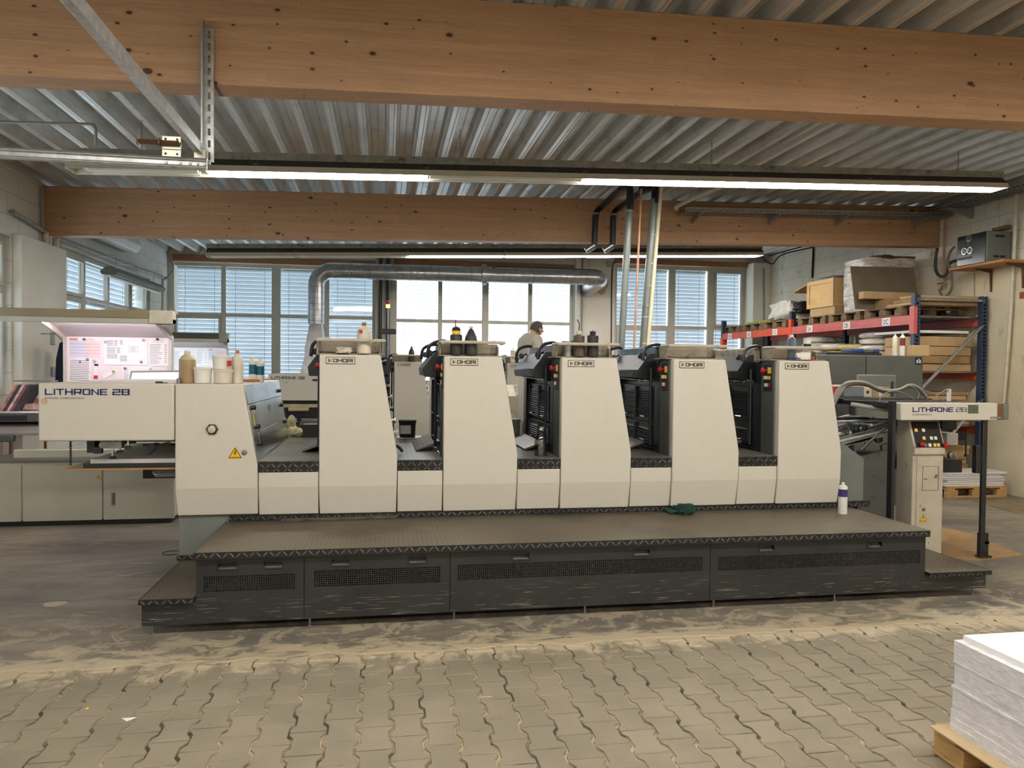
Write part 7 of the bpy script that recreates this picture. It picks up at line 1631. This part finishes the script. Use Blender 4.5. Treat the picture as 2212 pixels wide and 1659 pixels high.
# ---------------- pallet with white boards on the floor
q = PZ(2050, 1079, 0); fp_ = dup(pal, (7.56, 8.62, 0.0), 'light pallet on the floor under white boards by the rack end', 'pallets on the floor', rz=PI/2)
for k in kids(fp_): k.data = k.data.copy(); k.data.materials[0] = PALW
fp_.scale = (.62, 1.1, 1)
random.seed(4); z = .144
for k in range(7):
    h = .026; o = MB().box(-.44, .44, -.20, .20, 0, h-.004).build('white_board', PAPERM, bevel=.001)
    o.location = (7.56+random.uniform(-.04, .04), 8.56+random.uniform(-.02, .02), z); o.rotation_euler = (0, 0, random.uniform(-.05, .05)); z += h
    tag(o, 'white board on the floor pallet, '+('lowest of the pile', 'second from the bottom', 'third from the bottom', 'middle of the pile', 'third from the top', 'second from the top', 'topmost')[k], 'board', 'white boards on the floor pallet')
# floor plate, cardboard on the floor, litter
tag(MB().prism([(7.15, 7.35), (8.15, 6.4), (8.15, 8.1), (7.3, 8.1)], 'z', .0005, .006).build('floor_plate', tread('tread_floor_plate', S(150, 136, 110), S(180, 168, 140), S(120, 104, 78), (0, 1), .06)), 'worn tread plate let into the floor near the rack end', 'floor plate')
P4 = [PZ(1990, 1130, 0), PZ(2085, 1150, 0), PZ(2212, 1200, 0), PZ(2120, 1211, 0), PZ(2045, 1207, 0), PZ(1975, 1180, 0)]
tag(MB().prism(P4, 'z', .0005, .005).build('cardboard_sheet', CARDE), 'worn brown cardboard sheet lying under the feeder post', 'cardboard')
q = PZ(276, 1553, 0); tag(MB().prism([(q[0]-.03, q[1]+.012), (q[0]+.035, q[1]+.014), (q[0]+.02, q[1]-.006), (q[0]+.002, q[1]-.022)], 'z', -.002, .0).build('paper_scrap', PAPERM), 'small torn white paper scrap on the pavers', 'paper scrap', 'scraps on the pavers')
q = PZ(188, 1530, 0); tag(MB().lathe([(.009, 0), (.007, .003)], (q[0], q[1], -.002), 8).build('yellow_scrap', YELL), 'tiny yellow scrap on the pavers', 'scrap', 'scraps on the pavers')
q = PZ(1050, 1505, 0); tag(MB().box(q[0]-.03, q[0]+.03, q[1]-.002, q[1]+.002, -.002, 0.0).build('splinter', WHITEG), 'thin pale splinter on the pavers', 'splinter', 'scraps on the pavers')
q = PZ(118, 1305, 0); m_ = MB(); m_.prism([(q[0]+.07*math.cos(a)*(1+.15*math.sin(3*a)), q[1]+.06*math.sin(a)*(1+.1*math.cos(2*a))) for a in [2*PI*i/18 for i in range(18)]], 'z', .0003, .0012); tag(m_.build('mortar_patch', pm('pale_mortar', S(186, 174, 150), .9, var=.1)), 'round pale mortar patch on the dark floor', 'floor patch')
o = MB().tube(arc((PZ(370, 1195, 0)[0], PZ(370, 1195, 0)[1], .004), .07, 0, PI*1.8, 16, 'xy'), .003, 5).build('thin_cable', RUB); tag(o, 'thin black cable loop on the floor by the delivery base', 'cable')
# ---------------- foreground paper stack on its pallet
fx, fy_ = 2.317, 2.652
gpal = dup(pal, (fx+.56, fy_-.40, 0), 'pallet under the big white paper stack beside the camera', 'pallets on the floor')
for k in kids(gpal): k.data = k.data.copy(); k.data.materials[0] = PALW
gpal.scale = (1.18, 1.16, .88)
cz0 = .128
q = PZ(2008, 1567, cz0+.006)
tag(MB().box(q[0], 3.45, 1.72, q[1], cz0, cz0+.006).build('cardboard_sheet', pm('pale_cardboard', S(200, 176, 138), .8, var=.05)), 'pale cardboard sheet between the pallet and the paper stack', 'cardboard')
def paperedge():
    m, nt, bs = newmat('paper_stack_edges'); v = coords(nt, (.15, .15, 1)); 
    n = noi(nt, v, 160, 3, .6); c = mixc(nt, ramp(nt, n, .3, .7), S(196, 194, 200), S(232, 230, 232))
    n2 = noi(nt, coords(nt, (.2, .2, 1)), 22, 3); c = mixc(nt, mth(nt, 'MULTIPLY', ramp(nt, n2, .62, .7), .35), c, S(170, 166, 168))
    lk(nt, c, bs.inputs['Base Color']); bs.inputs['Roughness'].default_value = .8; bump(nt, bs, n, .3, .002); return m
PE = paperedge(); ztop = PY(2067, 1382, fy_)[1]
stk = thing('paper_stack', (fx+.5, fy_-.4, cz0), 'tall stack of white paper sheets on a pallet beside the camera', 'paper stack')
z = cz0+.0065; random.seed(2)
lay = [.03, .03, .035, .10, .012, .11, .006, .10]; tot = sum(lay); sc_ = (ztop-z)/tot
for i, h in enumerate(lay):
    h *= sc_; ox = (-.012, -.008, -.003, 0, -.004, .004, 0, .002)[i]
    m_ = MB().box(fx+ox, 3.34, 1.80, fy_+(-.004, .0, .003, 0, .004, -.003, .002, 0)[i], z, z+h); m_.build('paper_layer', PE, stk); z += h
tag(MB().box(fx+.035, 3.34, 1.80, fy_-.01, z, z+.022).build('paper_ream', PAPERM), 'loose ream of white sheets lying on top of the big stack', 'paper ream')
tag(MB().box(fx-.0025, fx-.0018, fy_-.36, fy_-.355, ztop-.20, ztop-.06).build('paper_marker', pm('grey_tape', S(150, 148, 150), .7)), 'thin grey marker line on the side of the big paper stack', 'marker') if False else None

# ================================================================== PERSON
def skin(name, pts, edges, radii, mat, parent=None, sub=2, root=0):
    me = bpy.data.meshes.new(name); me.from_pydata(pts, edges, []); o = bpy.data.objects.new(name, me); COL.objects.link(o)
    o.modifiers.new('s', 'SKIN'); 
    for i, r in enumerate(radii):
        v = me.skin_vertices[0].data[i]; v.radius = r if isinstance(r, tuple) else (r, r); v.use_root = (i == root)
    s_ = o.modifiers.new('d', 'SUBSURF'); s_.levels = sub; s_.render_levels = sub
    dg = bpy.context.evaluated_depsgraph_get(); ev = o.evaluated_get(dg); me2 = bpy.data.meshes.new_from_object(ev)
    bpy.data.objects.remove(o); me2.name = name; me2.materials.clear(); me2.materials.append(mat)
    for p in me2.polygons: p.use_smooth = True
    o = bpy.data.objects.new(name, me2); COL.objects.link(o)
    if parent is not None: attach(o, parent)
    return o
SKIN = pm('skin', S(196, 150, 124), .5, var=.06, scale=8)
HAIR = pm('short_grey_hair', S(92, 82, 74), .8, var=.3, scale=40, bmp=.5, bscale=120)
SHIRT = pm('light_grey_tshirt', S(178, 172, 158), .9, var=.06, scale=5, bmp=.5, bscale=9)
JEANS = pm('dark_trousers', S(52, 56, 68), .9, var=.15, scale=9)
pv = at(1163, 692, 10.2); FZ = .445
hx, hy, hzt = pv.x, 10.2, pv.z
pr = thing('person', (hx-.12, hy, FZ), 'man with short grey hair in a light grey T-shirt looking down between the presses', 'person')
H = hzt-FZ
# facing +X (to the picture right), slightly toward the far windows
cx = hx-.075
def V(dx, dy, z): return (cx+dx, hy+dy, FZ+z)
sh_ = H-.285; nk = H-.185
J = [V(0, 0, .95), V(-.02, 0, 1.14), V(-.05, 0, 1.36), V(-.04, 0, sh_), V(-.01, 0, nk), V(.03, 0, nk+.035),
     V(-.04, -.19, sh_), V(.0, -.235, sh_-.27), V(.20, -.24, sh_-.40), V(.29, -.23, sh_-.40),
     V(-.04, .19, sh_), V(.0, .24, sh_-.27), V(.22, .21, sh_-.36), V(.31, .19, sh_-.36),
     V(0, -.10, .88), V(.02, -.11, .48), V(-.02, -.12, .08), V(.14, -.13, .035), V(0, .10, .88), V(.02, .11, .48), V(-.02, .12, .08), V(.14, .13, .035)]
E_ = [(0, 1), (1, 2), (2, 3), (3, 4), (4, 5), (3, 6), (6, 7), (7, 8), (8, 9), (3, 10), (10, 11), (11, 12), (12, 13), (0, 14), (14, 15), (15, 16), (16, 17), (0, 18), (18, 19), (19, 20), (20, 21)]
R_ = [(.13, .13), (.125, .14), (.13, .16), (.085, .10), (.052, .052), (.055, .055), .058, .043, .034, .028, .058, .043, .034, .028, .085, .06, .045, .04, .085, .06, .045, .04]
hb = len(J)
J += [V(.065, 0, H-.125), V(.075, 0, H-.09), V(.11, 0, H-.12), V(.105, 0, H-.175), V(.125, 0, H-.21), V(.165, 0, H-.155), V(.172, 0, H-.165)]
E_ += [(5, hb), (hb, hb+1), (hb, hb+2), (hb, hb+3), (hb+3, hb+4), (hb+2, hb+5), (hb+5, hb+6)]
R_ += [.086, .082, .062, .046, .030, .016, .012]
# fingers
def fingers(ho, side):
    b = ho; p = J[b]
    for k in range(4):
        i0 = len(J); off = (-.024+.016*k)
        J.append((p[0]+.055, p[1]+off, p[2]-.004)); J.append((p[0]+.085+.008*(k in (1, 2)), p[1]+off, p[2]-.022)); J.append((p[0]+.098+.008*(k in (1, 2)), p[1]+off, p[2]-.045))
        E_.extend([(b, i0), (i0, i0+1), (i0+1, i0+2)]); R_.extend([.0095, .009, .008])
    i0 = len(J); J.append((p[0]+.02, p[1]+.035*side, p[2]-.012)); J.append((p[0]+.05, p[1]+.045*side, p[2]-.03)); E_.extend([(b, i0), (i0, i0+1)]); R_.extend([.012, .010])
fingers(9, 1); fingers(13, -1)
skin('body', J, E_, R_, SKIN, pr, 2)
Jt = [V(0, 0, .90), V(-.03, 0, 1.14), V(-.05, 0, 1.36), V(-.045, 0, sh_-.01), V(-.02, 0, nk-.012), V(-.04, -.18, sh_), V(.0, -.235, sh_-.24), V(-.04, .18, sh_), V(.0, .235, sh_-.24)]
skin('tshirt', Jt, [(0, 1), (1, 2), (2, 3), (3, 4), (3, 5), (5, 6), (3, 7), (7, 8)], [(.15, .15), (.15, .16), (.16, .18), (.13, .15), (.085, .085), .088, .078, .088, .078], SHIRT, pr, 2)
Jp = [V(0, 0, .98), V(0, -.10, .86), V(.02, -.11, .48), V(-.02, -.12, .10), V(0, .10, .86), V(.02, .11, .48), V(-.02, .12, .10)]
skin('trousers', Jp, [(0, 1), (1, 2), (2, 3), (0, 4), (4, 5), (5, 6)], [.15, .10, .078, .066, .10, .078, .066], JEANS, pr, 2)
for s_ in (-1, 1): skin('shoe', [V(-.04, .12*s_, .045), V(.08, .125*s_, .04), V(.18, .13*s_, .03)], [(0, 1), (1, 2)], [.05, .045, .035], BLACKM, pr, 2)
# hair, ears, eyes, brows, mouth
def hairpiece():
    vs = []; fs = []; n = 28; h = 16; c = Vector(V(.072, 0, H-.112))
    for i in range(h+1):
        th = PI*i/h
        for k in range(n):
            a = 2*PI*k/n; d = Vector((math.sin(th)*math.cos(a), math.sin(th)*math.sin(a), math.cos(th)))
            p = Vector((d.x*.106, d.y*.092, d.z*.108))*(1+.02*noise.noise(d*9))
            lim = -.62 + 1.15*max(0, d.x+.35)      # hairline rises from the nape to the forehead
            f = min(1, max(0, (d.z-lim)/.18)); p *= .78+.22*f
            vs.append(c+p)
    for i in range(h):
        for k in range(n): fs.append((i*n+k, (i+1)*n+k, (i+1)*n+(k+1) % n, i*n+(k+1) % n))
    return MB().add(vs, fs).build('hair', HAIR, pr, ang=60)
hairpiece()
for s_ in (-1, 1):
    MB().ball(V(.072, .088*s_, H-.135), .030, sc=(.65, .35, 1.05), n=12).build('ear', SKIN, pr)
    MB().ball(V(.137, .032*s_, H-.125), .011, n=8).build('eye', WHITEP, pr)
    MB().ball(V(.145, .032*s_, H-.127), .005, n=8).build('pupil', BLACKM, pr)
    MB().tube([V(.150, .016*s_, H-.106), V(.143, .050*s_, H-.108)], .005, 6).build('eyebrow', HAIR, pr)
MB().tube([V(.132, -.018, H-.196), V(.139, 0, H-.196), V(.132, .018, H-.196)], .006, 6).build('lips', pm('lips', S(160, 104, 92), .5), pr)
pr.rotation_euler = (0, 0, .30)
bpy.context.view_layer.update()
